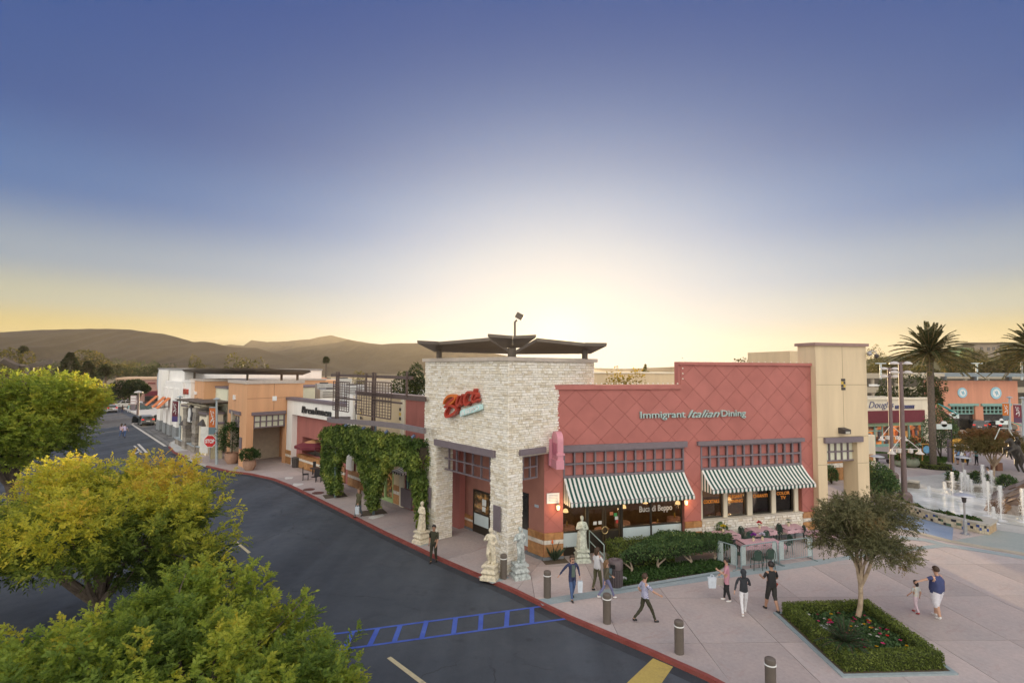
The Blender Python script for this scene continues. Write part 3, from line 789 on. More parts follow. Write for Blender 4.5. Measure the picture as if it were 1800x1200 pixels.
def stroke(pts, w, m, name, o0=.09, o1=.34):
 q = [Vector((*Z2(x, y), 0)) for x, y in pts]
 sm = []
 for i in range(len(q) - 1):
  p0, p1, p2, p3 = q[max(i - 1, 0)], q[i], q[i + 1], q[min(i + 2, len(q) - 1)]
  for t in (0, .33, .66):
   sm.append(.5 * ((2 * p1) + (p2 - p0) * t + (2 * p0 - 5 * p1 + 4 * p2 - p3) * t * t + (3 * p1 - p0 - 3 * p2 + p3) * t ** 3))
 sm.append(q[-1])
 A, B = [], []
 for i, p in enumerate(sm):
  d = (sm[min(i + 1, len(sm) - 1)] - sm[max(i - 1, 0)]).normalized(); n = Vector((-d.y, d.x, 0))
  ww = w * (1 - .35 * abs(2 * i / (len(sm) - 1) - 1) ** 3) / 2
  A.append(p + n * ww); B.append(p - n * ww)
 mb = MB(); k = len(sm)
 for o in (o0, o1):
  for a, b in zip(A, B): mb.v.append(tuple(TL.p(a.x, a.y, o))); mb.v.append(tuple(TL.p(b.x, b.y, o)))
 for i in range(k - 1):
  a, b, c, d = 2 * i, 2 * i + 1, 2 * i + 3, 2 * i + 2
  K = 2 * k
  for f in [(a, b, c, d), (K + a, K + d, K + c, K + b), (a, d, K + d, K + a), (b, K + b, K + c, c)]:
   mb.f.append(f); mb.m.append(0); mb.sm.append(False)
 for a, b in ((0, 1), (2 * k - 2, 2 * k - 1)):
  mb.f.append((a, b, 2 * k + b, 2 * k + a)); mb.m.append(0); mb.sm.append(False)
 return mb.obj(name, m, sgn, world=True)
stroke([(300, 600), (330, 500), (410, 410), (510, 370), (585, 400), (590, 470), (520, 560), (420, 640)], .135, RED2, 'letter_stroke')
stroke([(330, 690), (430, 570), (540, 480), (590, 440)], .125, RED, 'letter_stroke', .1, .36)
stroke([(350, 680), (470, 640), (580, 670), (640, 730), (600, 820), (500, 890), (390, 935), (345, 890), (360, 790), (420, 690)], .13, RED, 'letter_stroke', .1, .35)
stroke([(700, 380), (655, 500), (640, 610), (670, 650), (730, 570), (800, 350), (770, 480), (760, 590), (800, 600)], .125, RED, 'letter_stroke', .1, .345)
stroke([(1000, 310), (950, 285), (890, 350), (850, 470), (860, 590), (910, 620), (1000, 540)], .13, RED, 'letter_stroke', .1, .352)
stroke([(1125, 200), (1080, 350), (1045, 470), (1080, 540), (1150, 520), (1190, 470)], .13, RED, 'letter_stroke', .1, .348)
stroke([(1010, 330), (1090, 300), (1140, 330), (1160, 400), (1100, 470)], .11, RED, 'letter_stroke', .1, .34)
CYAN = mat('pale_cyan_plate', (.55, .80, .80), .4, .06, 2); WPL = mat('white_plate', (.82, .84, .83), .4, .03, 2)
pts = [Z2(690, 930), Z2(1180, 775), Z2(1245, 735), Z2(1240, 605), Z2(1190, 600), Z2(720, 760), Z2(690, 800)]
mb = MB(); k = len(pts)
mb.v = [tuple(TL.p(u, z, .08)) for u, z in pts] + [tuple(TL.p(u, z, .22)) for u, z in pts]
for f in [tuple(range(k)), tuple(range(k, 2 * k))[::-1]] + [(i, k + i, k + (i + 1) % k, (i + 1) % k) for i in range(k)]: mb.f.append(f); mb.m.append(0); mb.sm.append(False)
mb.obj('plate', CYAN, sgn, world=True)
ua, za = Z2(730, 905); ub, zb = Z2(1225, 735)
sign_text('lettering', 'di BEPPO', TL, ua, ub, za, abs(Z2(700, 790)[1] - Z2(700, 900)[1]), .225, WPL, sgn, .03, 0, math.atan2(zb - za, abs(ub - ua)))
# ================================================================ the pink restaurant
A0, B0 = G(956, 984), G(1432, 938)
PF = Facade(A0, B0)
UL = PF.u(1432, 800)
zbase = PF.z(1180, 918.5)
rest = thing('restaurant_building', 'low pink stucco restaurant with striped awnings beside the stone tower', 'building', (A0.x, A0.y, 0))
u1a, u1b = PF.u(990, 880), PF.u(1203, 880)
u2a, u2b = PF.u(1232.5, 880), PF.u(1410, 880)
zt1 = PF.z(1100, 788); zt2 = PF.z(1320, 778)               # top of the two openings (under the lintels)
ztop1, ztop2 = PF.z(1080, 684), PF.z(1310, 642)
zcap1, zcap2 = PF.z(1080, 676), PF.z(1310, 637)
ustep = PF.u(1196, 660)
wal = MB(); TH = .35
for a, b, c, d in [(0, u1a, 0, ztop1), (u1a, u1b, zt1, ztop1), (u1b, u2a, 0, ztop1), (u2a, u2b, zt2, ztop1), (u2b, UL, 0, ztop1), (ustep, UL, ztop1, ztop2), (u2a, u2b, 0, zbase)]:
 wal.fbox(PF, a, b, c, d, -TH, -.022)
wal.obj('wall', mat('pink_joint', (.33, .125, .105), .95, .1), rest, world=True)
poly = [(0.0, zbase), (0, ztop1), (ustep, ztop1), (ustep, ztop2), (UL, ztop2), (UL, zbase), (u2b, zbase), (u2b, zt2), (u2a, zt2), (u2a, zbase), (u1b, zbase), (u1b, zt1), (u1a, zt1), (u1a, zbase)]
bm = bmesh.new(); f = bm.faces.new([bm.verts.new((u, z, 0)) for u, z in poly]); bm.normal_update()
if f.normal.z < 0: f.normal_flip()
DW, DH = 1.32, 1.22                                      # diamond width and height
for sgnn in (1, -1):
 no = Vector((DH, sgnn * DW, 0)).normalized()
 for k in range(-16, 34):
  bmesh.ops.bisect_plane(bm, geom=bm.faces[:] + bm.edges[:] + bm.verts[:], plane_co=Vector((DW * k + .3, ztop1 - .02, 0)), plane_no=no, dist=1e-4)
tris = [[v.co.copy() for v in f.verts] for f in bm.faces if f.calc_area() > .004]
bm.free()
def inset_poly(vs, gap):
 k = len(vs); out = []
 for i in range(k):
  p0, p1, p2 = vs[i - 1], vs[i], vs[(i + 1) % k]
  e1 = (p1 - p0).normalized(); e2 = (p2 - p1).normalized()
  n1 = Vector((-e1.y, e1.x, 0)); n2 = Vector((-e2.y, e2.x, 0)); den = 1 + n1.dot(n2)
  out.append(p1 + (n1 + n2) * (gap / den) if den > .15 else p1 + n1 * gap)
 return out
for vs in tris:
 q = inset_poly(vs, .009); k = len(q)
 mb = MB(); mb.v = [tuple(PF.p(p.x, p.y, 0)) for p in q] + [tuple(PF.p(p.x, p.y, -.03)) for p in q]
 for f in [tuple(range(k))] + [(i, k + i, k + (i + 1) % k, (i + 1) % k) for i in range(k)]: mb.f.append(f); mb.m.append(0); mb.sm.append(False)
 me = mb.mesh('diamond_panel', PINKP); settint(me, [random.random()] * len(me.vertices))
 link('diamond_panel', me, rest, world=True)
P('coping', PF, -.05, ustep, ztop1, zcap1, -.4, .09, PINK, rest)
P('coping', PF, ustep - .1, UL - .002, ztop2, zcap2, -.4, .09, PINK, rest)
P('step_return', PF, ustep - .1, ustep, zcap1, ztop2, -.4, -.03, PINK, rest)
BULB = mat('coping_bulb', (.8, .76, .66), .4, 0)
for k in range(26):
 u = .15 + k * (ustep - .3) / 25
 me = MB().sphere(PF.p(u, zcap1 + .05, -.03), .045, 0, 6, 4).mesh('bulb', BULB); link('bulb', me, rest, world=True)
for k in range(5):
 me = MB().sphere(PF.p(ustep + .12, zcap1 + .3 + k * .27, .03), .04, 0, 6, 4).mesh('bulb', BULB); link('bulb', me, rest, world=True)
for k in range(20):
 me = MB().sphere(PF.p(ustep + .3 + k * (UL - ustep - .5) / 19, zcap2 + .04, -.05), .03, 0, 6, 4).mesh('bulb', BULB); link('bulb', me, rest, world=True)
SL = Facade(A0, A0 + TL.d * 3)
sl_len = min(TLd.length, 4.4)
P('side_wall', SL, .001, SL.u(880, 950), 0, ztop1, -.35, -.012, BRPINK, rest)
RD = 13.0
back = PF.offset(-RD)
for a, b, c, d, e, g in [(.2, ustep, 0, ztop1 - .62, -RD, -RD + .3), (ustep, UL, 0, ztop1 - .62, -RD, -RD + .3)]: P('back_wall', PF, a, b, c, d, e, g, PINK, rest)
P('roof', PF, .36, ustep - .1, ztop1 - .75, ztop1 - .6, -RD + .31, -.41, ROOFG, rest)
P('roof', PF, ustep - .09, UL - .36, ztop1 - .75, ztop1 - .6, -RD + .31, -.41, ROOFG, rest)
P('side_wall', PF, UL - .35, UL - .003, 0, ztop1 - .3, -RD + .32, -.36, BEIGE, rest)
RWF = Facade(D(1030, 690, 50), D(1200, 690, 54)); rw_ = thing('rear_parapet_building', 'pale beige flat building behind the pink restaurant roof', 'building', tuple(RWF.a))
P('wall', RWF, -1, RWF.len + 2, 0, RWF.z(1120, 656.5), -6, 0, BEIGE, rw_); P('coping', RWF, -1.1, RWF.len + 2.1, RWF.z(1120, 656.5), RWF.z(1120, 654), -6.1, .1, CREAM, rw_)
tile_band(PF, 0, u1a, .14, zbase, .05, rest)
tile_band(PF, u1b, u2a, .14, zbase, .05, rest)
tile_band(PF, u2b, UL, .14, zbase, .05, rest)
tile_band(SL, .02, SL.u(929, 960), .14, zbase, .05, rest)
for f, a, b in [(PF, -.08, u1a), (PF, u1b, UL), (SL, -.0, SL.u(925, 960))]:
 P('kick_kerb', f, a, b, 0, .14, -.02, .10, KICK, rest)
stones = []; stone_face(PF, u2a + .02, u2b - .02, .14, zbase, [], .05, .12)
for s in stones[:110]: link('ledge_stone', stone_mesh([s]), rest, world=True)
if len(stones) > 110: stuff(link('ledge_stone_facing', stone_mesh(stones[110:]), rest, world=True))
P('lintel', PF, PF.u(988, 790, .12), PF.u(1208, 780, .12), zt1 - .02, PF.z(1100, 779, .12), -.02, .16, TRIM, rest)
P('lintel', PF, PF.u(1227, 780, .12), PF.u(1414, 772, .12), zt2 - .02, PF.z(1320, 772.5, .12), -.02, .16, TRIM, rest)
zb1 = PF.z(1100, 832); zb2 = PF.z(1320, 819)
grid('trellis', PF, u1a + .04, u1b - .04, zb1, zt1 - .06, 12, 2, .085, -.08, .03, TRIM, rest, PINKP, -.14)
grid('trellis', PF, u2a + .04, u2b - .04, zb2, zt2 - .06, 12, 2, .085, -.08, .03, TRIM, rest, PINKP, -.14)
def pane(name, f, x0, x1, z0, z1, o0, o1, m, parent): return P(name, f, f.u(x0, 900), f.u(x1, 900), z0, z1, o0, o1, m, parent)
IN = -.30
zh = zb1 - .05
CLRG = bpy.data.materials.new('clear_window_glass'); CLRG.use_nodes = True
def clear_glass():
 N, L = CLRG.node_tree.nodes, CLRG.node_tree.links; tr = N.new('ShaderNodeBsdfTransparent'); tr.inputs[0].default_value = (.80, .80, .76, 1); mx = N.new('ShaderNodeMixShader'); fr = N.new('ShaderNodeFresnel'); fr.inputs[0].default_value = 1.5
 gl = N.new('ShaderNodeBsdfGlossy'); gl.inputs['Roughness'].default_value = .02; L.new(fr.outputs[0], mx.inputs[0]); L.new(tr.outputs[0], mx.inputs[1]); L.new(gl.outputs[0], mx.inputs[2]); L.new(mx.outputs[0], N['Material Output'].inputs[0])
clear_glass()
P('window_glass', PF, u1a, PF.u(1034, 900), PF.z(1010, 935), zh, IN - .02, IN, CLRG, rest)
P('window_glass', PF, PF.u(1097, 900), u1b, PF.z(1150, 923.5), zh, IN - .02, IN, CLRG, rest)
WOODB = mat('dark_wood_panel', (.16, .085, .04), .7, .25, 3); DINW = mat('ochre_room_wall', (.36, .22, .09), .9, .15, 2)
P('room_wall', PF, .5, UL - .4, 0, 3.6, -4.6, -4.4, DINW, rest); P('room_ceiling', PF, .5, UL - .4, 3.6, 3.7, -4.4, -.4, WOODB, rest); P('room_floor', PF, .5, UL - .4, .005, .02, -4.4, -.42, WOODB, rest); P('wainscot', PF, .5, UL - .4, .02, 1.2, -4.4, -4.34, WOODB, rest)
random.seed(33)
for k in range(30):
 u = random.uniform(.8, UL - .8); z = random.uniform(1.4, 2.9); w_ = random.uniform(.18, .4); P('picture_frame', PF, u, u + w_, z, z + w_ * random.uniform(.8, 1.3), -4.4, -4.36, mat('picture_%d' % (k % 6), [(.5, .42, .3), (.3, .06, .04), (.08, .14, .10), (.55, .5, .45), (.1, .08, .07), (.45, .28, .08)][k % 6], .6, .4, 6), rest)
for k in range(9):
 u = 1.6 + k * (UL - 3) / 8; q = PF.p(u, 1.85, -1.3 - .6 * (k % 2)); t = thing('pendant_lamp', 'warm pendant lamp hanging inside the restaurant windows', 'lamp', tuple(q), 0, 'pendant lamps in the dining room')
 MB().lathe([(.02, .12), (.1, .08), (.15, -.06), (.02, -.08)], 10).obj('shade', mat('amber_lamp_glass', (.6, .4, .2), .5, 0, emit=((1, .62, .28), 1.0)), t); MB().tube([(0, 0, .1), (0, 0, 1.74)], .012, 5).obj('cord', IRON, t)
 li = bpy.data.lights.new('pendant_light', 'POINT'); li.energy = 9; li.color = (1, .66, .34); li.shadow_soft_size = .12; lo_ = bpy.data.objects.new('pendant_light', li); COL.objects.link(lo_); lo_.parent = t; lo_.location = (0, 0, -.2)
 q = PF.p(u + .5, 0, -1.5 - .9 * ((k + 1) % 2)); t = thing('dining_table', 'small dining table with pale cloth inside the restaurant windows', 'table', tuple(q), 0, 'tables in the dining room'); MB().lathe([(.45, .5), (.42, .74), (.01, .75)], 14).obj('cloth', mat('pale_room_cloth', (.5, .3, .28), .9, .1), t); MB().tube([(0, 0, 0), (0, 0, .7)], .05, 6).obj('column', IRON, t); MB().lathe([(.04, .75), (.05, .95), (.02, 1.02)], 8).obj('bottle', mat('amber_bottle', (.4, .25, .05), .3, .1), t)
random.seed(7)
zp = PF.z(1150, 923.5); zpl = PF.z(1010, 936)
P('sill_panel', PF, u1a + .05, PF.u(1032.5, 900), .42, zpl - .05, IN, IN + .06, PANELC, rest)
P('sill_panel', PF, PF.u(1098, 900), PF.u(1147, 900), .25, zp - .05, IN, IN + .06, PANELC, rest)
P('sill_panel', PF, PF.u(1149.5, 900), u1b - .05, .25, zp - .05, IN, IN + .06, PANELC, rest)
multi('window_frame', [(PF, u1a, u1a + .05, .14, zh, IN, IN + .1), (PF, PF.u(1032.5, 900), PF.u(1036, 900), 0, zh, IN, IN + .12), (PF, PF.u(1094, 900), PF.u(1098, 900), 0, zh, IN, IN + .12),
  (PF, PF.u(1147, 900), PF.u(1149.5, 900), .14, zh, IN, IN + .1), (PF, u1b - .05, u1b, .14, zh, IN, IN + .1), (PF, u1a + .05, PF.u(1032.5, 900), zpl - .05, zpl + .02, IN, IN + .09),
  (PF, PF.u(1098, 900), PF.u(1147, 900), zp - .05, zp + .02, IN, IN + .09), (PF, PF.u(1149.5, 900), u1b - .05, zp - .05, zp + .02, IN, IN + .09), (PF, u1a + .05, PF.u(1032.5, 900), 0, .42, IN - .05, IN + .03), (PF, PF.u(1098, 900), u1b - .05, 0, .25, IN - .05, IN + .03)], DTRIM, rest)
dd = bpy.data.objects.new('double_door', None); COL.objects.link(dd); dd.parent = rest; dd.matrix_parent_inverse = root_matrix(rest).inverted()
da, dm, db = PF.u(1036, 900), PF.u(1066, 900), PF.u(1094, 900)
BRZ = mat('bronze_door', (.10, .075, .045), .4, .1, 5, metal=.4)
for a, b in ((da, dm - .02), (dm + .02, db)):
 link('leaf_frame', MB().fbox(PF, a, a + .09, .02, 2.25, IN, IN + .07).fbox(PF, b - .09, b, .02, 2.25, IN, IN + .07).fbox(PF, a + .09, b - .09, 2.13, 2.25, IN, IN + .07).fbox(PF, a + .09, b - .09, 1.02, 1.1, IN, IN + .07).mesh('leaf_frame', BRZ), dd, world=True)
 link('glass', MB().fbox(PF, a + .09, b - .09, 1.1, 2.13, IN, IN + .02).mesh('glass', CLRG), dd, world=True)
 link('kick_panel', MB().fbox(PF, a + .09, b - .09, .02, 1.02, IN - .01, IN + .03).mesh('kick_panel', DTRIM), dd, world=True)
link('transom', MB().fbox(PF, da, db, 2.26, zh, IN - .02, IN + .05).mesh('transom', DTRIM), dd, world=True)
for s in (-.16, .16):
 pts = [PF.p(dm + s * math.sin(PI * k / 8), 1.1 + .17 * math.cos(PI * k / 8), IN + .13) for k in range(9)]
 link('ring_handle', MB().tube(pts, .022, 6).mesh('ring_handle', mat('brass', (.55, .42, .2), .3, .05, metal=.9)), dd, world=True)
WPAINT = mat('white_window_paint', (.80, .80, .76), .7, 0)
OPAINT = mat('orange_glow_paint', (.70, .24, .03), .7, 0, emit=((1, .35, .05), .12))  # faint glow added to the orange lettering, which is no lamp
sign_text('window_lettering', 'Buca di Beppo', PF, PF.u(1129, 890), PF.u(1187, 890), PF.z(1158, 893) - .2, .30, IN + .012, WPAINT, rest, .006, 0, 0, .01)
for x, y, c in [(1075, 902, (.7, .25, .12)), (1082, 904, (.08, .42, .12)), (1084, 910, (.8, .8, .78)), (1086, 916, (.7, .06, .05)), (1046, 919, (.8, .8, .76)), (1055, 918, (.8, .8, .76))]:
 u, z = PF.at(x, y, IN + .03); P('sticker', PF, u - .09, u + .09, z - .08, z + .08, IN + .021, IN + .027, mat('sticker_%d_%d' % (x, y), c, .6, 0), rest)
zs2 = zbase + .02
names = ['COCKTAILS', 'ELEGANT DINING', 'CHIANTI', 'COLOR TV']
wx = [(1238.5, 1275), (1282.5, 1317), (1326.5, 1360), (1368, 1400)]
zh2 = zb2 - .05
for (x0, x1), t in zip(wx, names):
 a, b = PF.u(x0, 890), PF.u(x1, 890)
 w = bpy.data.objects.new('window', None); COL.objects.link(w); w.parent = rest; w.matrix_parent_inverse = root_matrix(rest).inverted()
 link('pane', MB().fbox(PF, a + .06, b - .06, zs2 + .06, zh2, IN - .02, IN).mesh('pane', CLRG), w, world=True)
 link('frame', MB().fbox(PF, a, a + .06, zs2, zh2, IN, IN + .09).fbox(PF, b - .06, b, zs2, zh2, IN, IN + .09).fbox(PF, a + .06, b - .06, zs2, zs2 + .06, IN, IN + .09).mesh('frame', DTRIM), w, world=True)
 words = t.split(); ws = b - a
 if len(words) == 2:
  for k, wd in enumerate(words):
   hw = .36 if len(wd) > 4 else (.14 if len(wd) == 2 else .3)
   sign_text('painted_lettering', wd, PF, (a + b) / 2 - ws * hw, (a + b) / 2 + ws * hw, zs2 + .92 - .24 * k, .17, IN + .012, OPAINT, w, .004, 0, 0, .015)
 else: sign_text('painted_lettering', t, PF, a + ws * .12, b - ws * .12, zs2 + (.74 if t[1] == 'O' else .86), .18, IN + .012, OPAINT, w, .004, 0, 0, .015)
for x0, x1 in [(1233, 1238), (1275.5, 1282), (1317.5, 1326), (1360.5, 1367.5), (1400.5, 1407)]:
 P('window_pier', PF, PF.u(x0, 890), PF.u(x1, 890), zs2, zh2, IN - .02, IN + .16, CREAM, rest)
P('window_sill', PF, u2a, u2b, zbase - .04, zbase + .02, -.34, .08, mat('pale_sill', (.62, .58, .5), .8, .1), rest)
AWG = mat('dark_green_canvas', (.008, .065, .055), .8, .1, 8, .1, 60); AWW = mat('white_canvas', (.70, .70, .66), .8, .05, 8, .1, 60)
def awning(f, ua, ub, zt, zf, proj, n, label, where, parent=None, val=.2, m1=AWW, m2=AWG, side=True, thin=.02):
 a = thing('striped_awning', label, 'awning', tuple(f.p((ua + ub) / 2, zt, .05)), group='green and white striped awnings') if parent is None else parent
 S = MB(); V = MB()
 st = (ub - ua) / n
 def prof(t):  # gently bellied cloth
  return (.035 + proj * t, zt + (zf - zt) * t - .05 * math.sin(PI * t))
 K = 6
 for i in range(n):
  x0, x1 = ua + i * st, ua + (i + 1) * st
  for k in range(K):
   o0, z0 = prof(k / K); o1, z1 = prof((k + 1) / K)
   S.add([f.p(x0, z0, o0), f.p(x1, z0, o0), f.p(x1, z1, o1), f.p(x0, z1, o1)], [(0, 3, 2, 1)], i % 2)
  sc = [(x0 + st * q / 4, zf - val + val * .28 * (1 - math.sin(PI * q / 4))) for q in range(5)]
  V.add([f.p(x0, zf, .035 + proj)] + [f.p(u, z, .035 + proj + .015) for u, z in sc] + [f.p(x1, zf, .035 + proj)], [tuple(range(7))], i % 2)
 if side:
  for ux, sgn_ in ((ua, 1), (ub, -1)):
   ns = 8
   for k in range(ns):
    o0, z0 = prof(k / ns); o1, z1 = prof((k + 1) / ns)
    S.add([f.p(ux, z0, o0), f.p(ux, z1, o1), f.p(ux, zf - val, o1), f.p(ux, zf - val, o0)], [(0, 1, 2, 3)] if sgn_ > 0 else [(3, 2, 1, 0)], k % 2)
 S.obj('canvas', [m1, m2], a, world=True); V.obj('valance', [m1, m2], a, world=True)
 fr = MB(); fr.tube([f.p(ua, zf, proj + .02), f.p(ub, zf, proj + .02)], .02, 6); fr.tube([f.p(ua, zt + .01, .03), f.p(ub, zt + .01, .03)], .025, 6)
 fr.obj('frame_bar', TRIM, a, world=True)
 return a
def solve_proj(f, ua, px, py):
 lo_, hi_ = 0.0, 3.0
 g = lambda o: f.at(px, py, o)[0] - ua
 for _ in range(40):
  mid = (lo_ + hi_) / 2
  if (g(mid) > 0) == (g(lo_) > 0): lo_ = mid
  else: hi_ = mid
 return lo_
pr1 = min(max(solve_proj(PF, u1a, 1002, 884), .9), 1.9)
awning(PF, u1a + .02, u1b - .02, zb1 - .06, PF.z(1113, 877, pr1), pr1, 59, 'longer green and white striped awning over the restaurant doors', 'left')
pr2 = min(max(solve_proj(PF, u2a, 1251, 864), .9), 1.9)
awning(PF, u2a + .02, u2b + .02, zb2 - .06, PF.z(1344, 855, pr2), pr2, 53, 'green and white striped awning over the windows painted with orange words', 'right')
STL = mat('brushed_teal_letter', (.42, .56, .54), .35, .12, 20, metal=.5)
ws = thing('wall_lettering_sign', 'teal metal letters reading Immigrant Italian Dining on pink wall', 'sign', tuple(PF.p(PF.u(1216, 727), PF.z(1216, 727), .05)))
zbl = PF.z(1216, 732.5); hL = PF.z(1160, 721) - PF.z(1160, 733)
U = lambda x: PF.u(x, 727)
sign_text('letters', 'Immigrant', PF, U(1124), U(1203), zbl, hL, .03, STL, ws, .08, 0, 0, .006)
sign_text('letters', 'Italian', PF, U(1207), U(1263), zbl - .02, hL * 1.15, .03, STL, ws, .08, .45, 0, .004)
sign_text('letters', 'Dining', PF, U(1266), U(1309), zbl, hL, .03, STL, ws, .08, 0, 0, .006)
for i, (x, y) in enumerate([(983, 893), (1209, 884)]):
 u, z = PF.at(x, y, .3); q = PF.p(u, z, .16); t = thing('wall_lamp', ['warm wall lamp under the awning left of the doors', 'warm wall lamp on the pier between the two awnings'][i], 'lamp', tuple(q))
 MB().lathe([(.02, -.12), (.07, -.1), (.09, .08), (.02, .12)], 10).obj('shade', mat('amber_lamp_glass', (.6, .4, .2), .5, 0, emit=((1, .62, .28), 1.0)), t); MB().box((0, 0, .15), (.1, .1, .06)).obj('cap', IRON, t)
 li = bpy.data.lights.new('wall_lamp_light', 'POINT'); li.energy = 9; li.color = (1, .58, .25); li.shadow_soft_size = .1; lo_ = bpy.data.objects.new('wall_lamp_light', li); COL.objects.link(lo_); lo_.parent = t; lo_.location = PF.n * .22
pl = thing('wall_plaque', 'white notice plaque fixed low on the pink wall by the tower', 'plaque', tuple(PF.p(PF.u(972, 875), PF.z(972, 875), .02)))
P('board', PF, PF.u(961, 875), PF.u(983, 875), PF.z(972, 884), PF.z(972, 866), .004, .03, WPL, pl)
for k in range(5): P('text_line', PF, PF.u(964, 875), PF.u(980, 875), PF.z(972, 870 + 2.6 * k), PF.z(972, 869.3 + 2.6 * k), .031, .033, mat('grey_print', (.35, .36, .38), .8, 0), pl)
PKS = mat('pink_sign_paint', (.62, .27, .33), .45, .06, 3); PKD = mat('dark_pink_sign', (.45, .13, .20), .5, .06, 3)
bs = thing('blade_sign', 'pink arched neon blade sign projecting from the pink wall corner', 'sign', tuple(PF.p(PF.u(984, 790), PF.z(984, 790), .4)))
zs0, zs1 = PF.z(978, 824, .9), PF.z(978, 757, .9)
uc = PF.u(984, 790, .9)
mb = MB()
mb.fbox(PF, uc - .22, uc + .16, zs0, zs0 + .40, .18, 1.05)
mb.obj('base_box', PKS, bs, world=True)
prof = [(1.0, zs0 + .4), (1.0, zs1 - .5)] + [(1.0 - .40 + .40 * math.cos(a), zs1 - .45 + .40 * math.sin(a)) for a in [PI / 12 * k for k in range(13)]] + [(.2, zs0 + .4)]
mb = MB(); k = len(prof)
mb.v = [tuple(PF.p(uc - .14, z, o)) for o, z in prof] + [tuple(PF.p(uc + .14, z, o)) for o, z in prof]
for f in [tuple(range(k)), tuple(range(k, 2 * k))[::-1]] + [(i, k + i, k + (i + 1) % k, (i + 1) % k) for i in range(k)]: mb.f.append(f); mb.m.append(0); mb.sm.append(False)
mb.obj('blade', PKS, bs, world=True)
P('inset', PF, uc - .17, uc - .142, zs0 + .6, zs1 - .6, .4, .85, PKD, bs)
P('ledge', PF, uc - .2, uc + .2, zs0 + .62, zs0 + .72, .92, 1.04, PKS, bs)
P('bracket', PF, uc - .3, uc - .15, zs0 + .05, zs1 - .45, .12, .32, PKS, bs)
P('wall_arm', PF, uc - .05, uc + .05, zs1 - .9, zs1 - .8, 0, .2, TRIM, bs)
P('wall_arm', PF, uc - .05, uc + .05, zs0 + .15, zs0 + .25, 0, .2, TRIM, bs)
P('window_glass', SL, SL.u(929, 930), SL.u(914, 920), 1.15, 2.9, -.05, .02, GLASS, rest)
P('sill_panel', SL, SL.u(929, 945), SL.u(914, 940), .35, 1.12, -.05, .03, PANELC, rest)
P('house_number', SL, SL.u(946.5, 888), SL.u(940, 888), SL.z(943, 891), SL.z(943, 886.5), -.01, .02, mat('blue_number_plate', (.45, .55, .65), .5, 0), rest)
# ================================================================ beige gate building right of the restaurant
BF = PF.offset(.35)
b0, b1 = BF.u(1436.5, 750), BF.u(1526, 750)
zB = BF.z(1480, 608); zBc = BF.z(1480, 603)
gate = thing('beige_gatehouse', 'tall beige stucco gatehouse with open passage beside the pink restaurant', 'building', tuple(BF.p((b0 + b1) / 2, 0)))
o0, o1 = BF.u(1455, 850), BF.u(1509, 850); zo = BF.z(1483, 777)
mb = MB()
for a, b, c, d in [(b0, o0, 0, zo), (o1, b1, 0, zo), (b0, b1, zo, zB)]: mb.fbox(BF, a, b, c, d, -.9, 0)
mb.obj('wall', BEIGE, gate, world=True)
mb = MB(); mb.fbox(BF, b0, b0 + .5, 0, zB, -1.25, -.9); mb.fbox(BF, b1 - .5, b1, 0, zB, -1.25, -.9); mb.fbox(BF, b0 + .5, b1 - .5, zo, zB, -1.25, -1.1)
mb.obj('side_wall', BEIGE, gate, world=True)
P('passage_ceiling', BF, b0 + .5, b1 - .5, zo, zo + .15, -1.1, -.9, BEIGE, gate)
P('rear_wing', BF, BF.u(1389, 640, -5) , BF.u(1440, 640, -5), 0, BF.z(1405, 617, -5), -9, -5, BEIGE, gate)
P('roof', BF, b0 + .5, b1 - .5, zB - .6, zB - .5, -1.1, -.9, ROOFG, gate)
P('coping', BF, b0 - .12, b1 + .1, zB, zBc, -1.35, .12, mat('pinkish_coping', (.30, .20, .18), .8, .1), gate)
JB = mat('beige_joint', (.33, .26, .17), .95, .1)
for x in [BF.u(1482, 690)]: P('score_line', BF, x - .012, x + .012, zo + .5, zB, -.005, .004, JB, gate)
for y in (676, 767, 815):
 z = BF.z(1482, y)
 for a, b in ([(b0, b1)] if y < 800 else [(b0, o0), (o1, b1)]): P('score_line', BF, a, b, z - .012, z + .012, -.005, .005, JB, gate)
P('lintel', BF, BF.u(1450, 770, .1), BF.u(1517, 770, .1), BF.z(1483, 777.5, .1), BF.z(1483, 768, .1), -.02, .14, TRIM, gate)
grid('grid_window', BF.offset(-.3), BF.u(1454.5, 795), BF.u(1509.5, 795), BF.z(1482, 810.5), BF.z(1482, 778.5), 5, 2, .075, -.05, .05, TRIM, gate, PALEG, -.06)
YEL = mat('yellow_inlay', (.60, .42, .06), .6, 0)
orn = bpy.data.objects.new('diamond_ornament', None); COL.objects.link(orn); orn.parent = gate; orn.matrix_parent_inverse = root_matrix(gate).inverted()
ux = BF.u(1482, 675)
for k in range(4):
 zc = BF.z(1482, 667.5 + 5.2 * k)
 for dx in (-.07, .07):
  link('tile', MB().fbox(BF, ux + dx - .065, ux + dx + .065, zc - .07, zc + .07, 0, .03).mesh('tile', YEL if (k in (1, 2) and (k + (dx > 0)) % 2) else IRON), orn, world=True)
lb = thing('wall_floodlight', 'black box floodlight on the beige gatehouse above its passage', 'floodlight', tuple(BF.p(BF.u(1487, 757), BF.z(1487, 757), .2)))
u, z = BF.at(1487, 757, .3)
MB().hexa([BF.p(u - .22, z - .16, .42), BF.p(u + .22, z - .16, .42), BF.p(u + .22, z - .16, .01), BF.p(u - .22, z - .16, .01), BF.p(u - .22, z + .08, .42), BF.p(u + .22, z + .08, .42), BF.p(u + .22, z + .16, .01), BF.p(u - .22, z + .16, .01)]).obj('housing', IRON, lb, world=True)
P('lens', BF, u - .15, u + .15, z - .14, z - .02, .421, .43, mat('lamp_lens', (.5, .48, .42), .2, 0), lb)
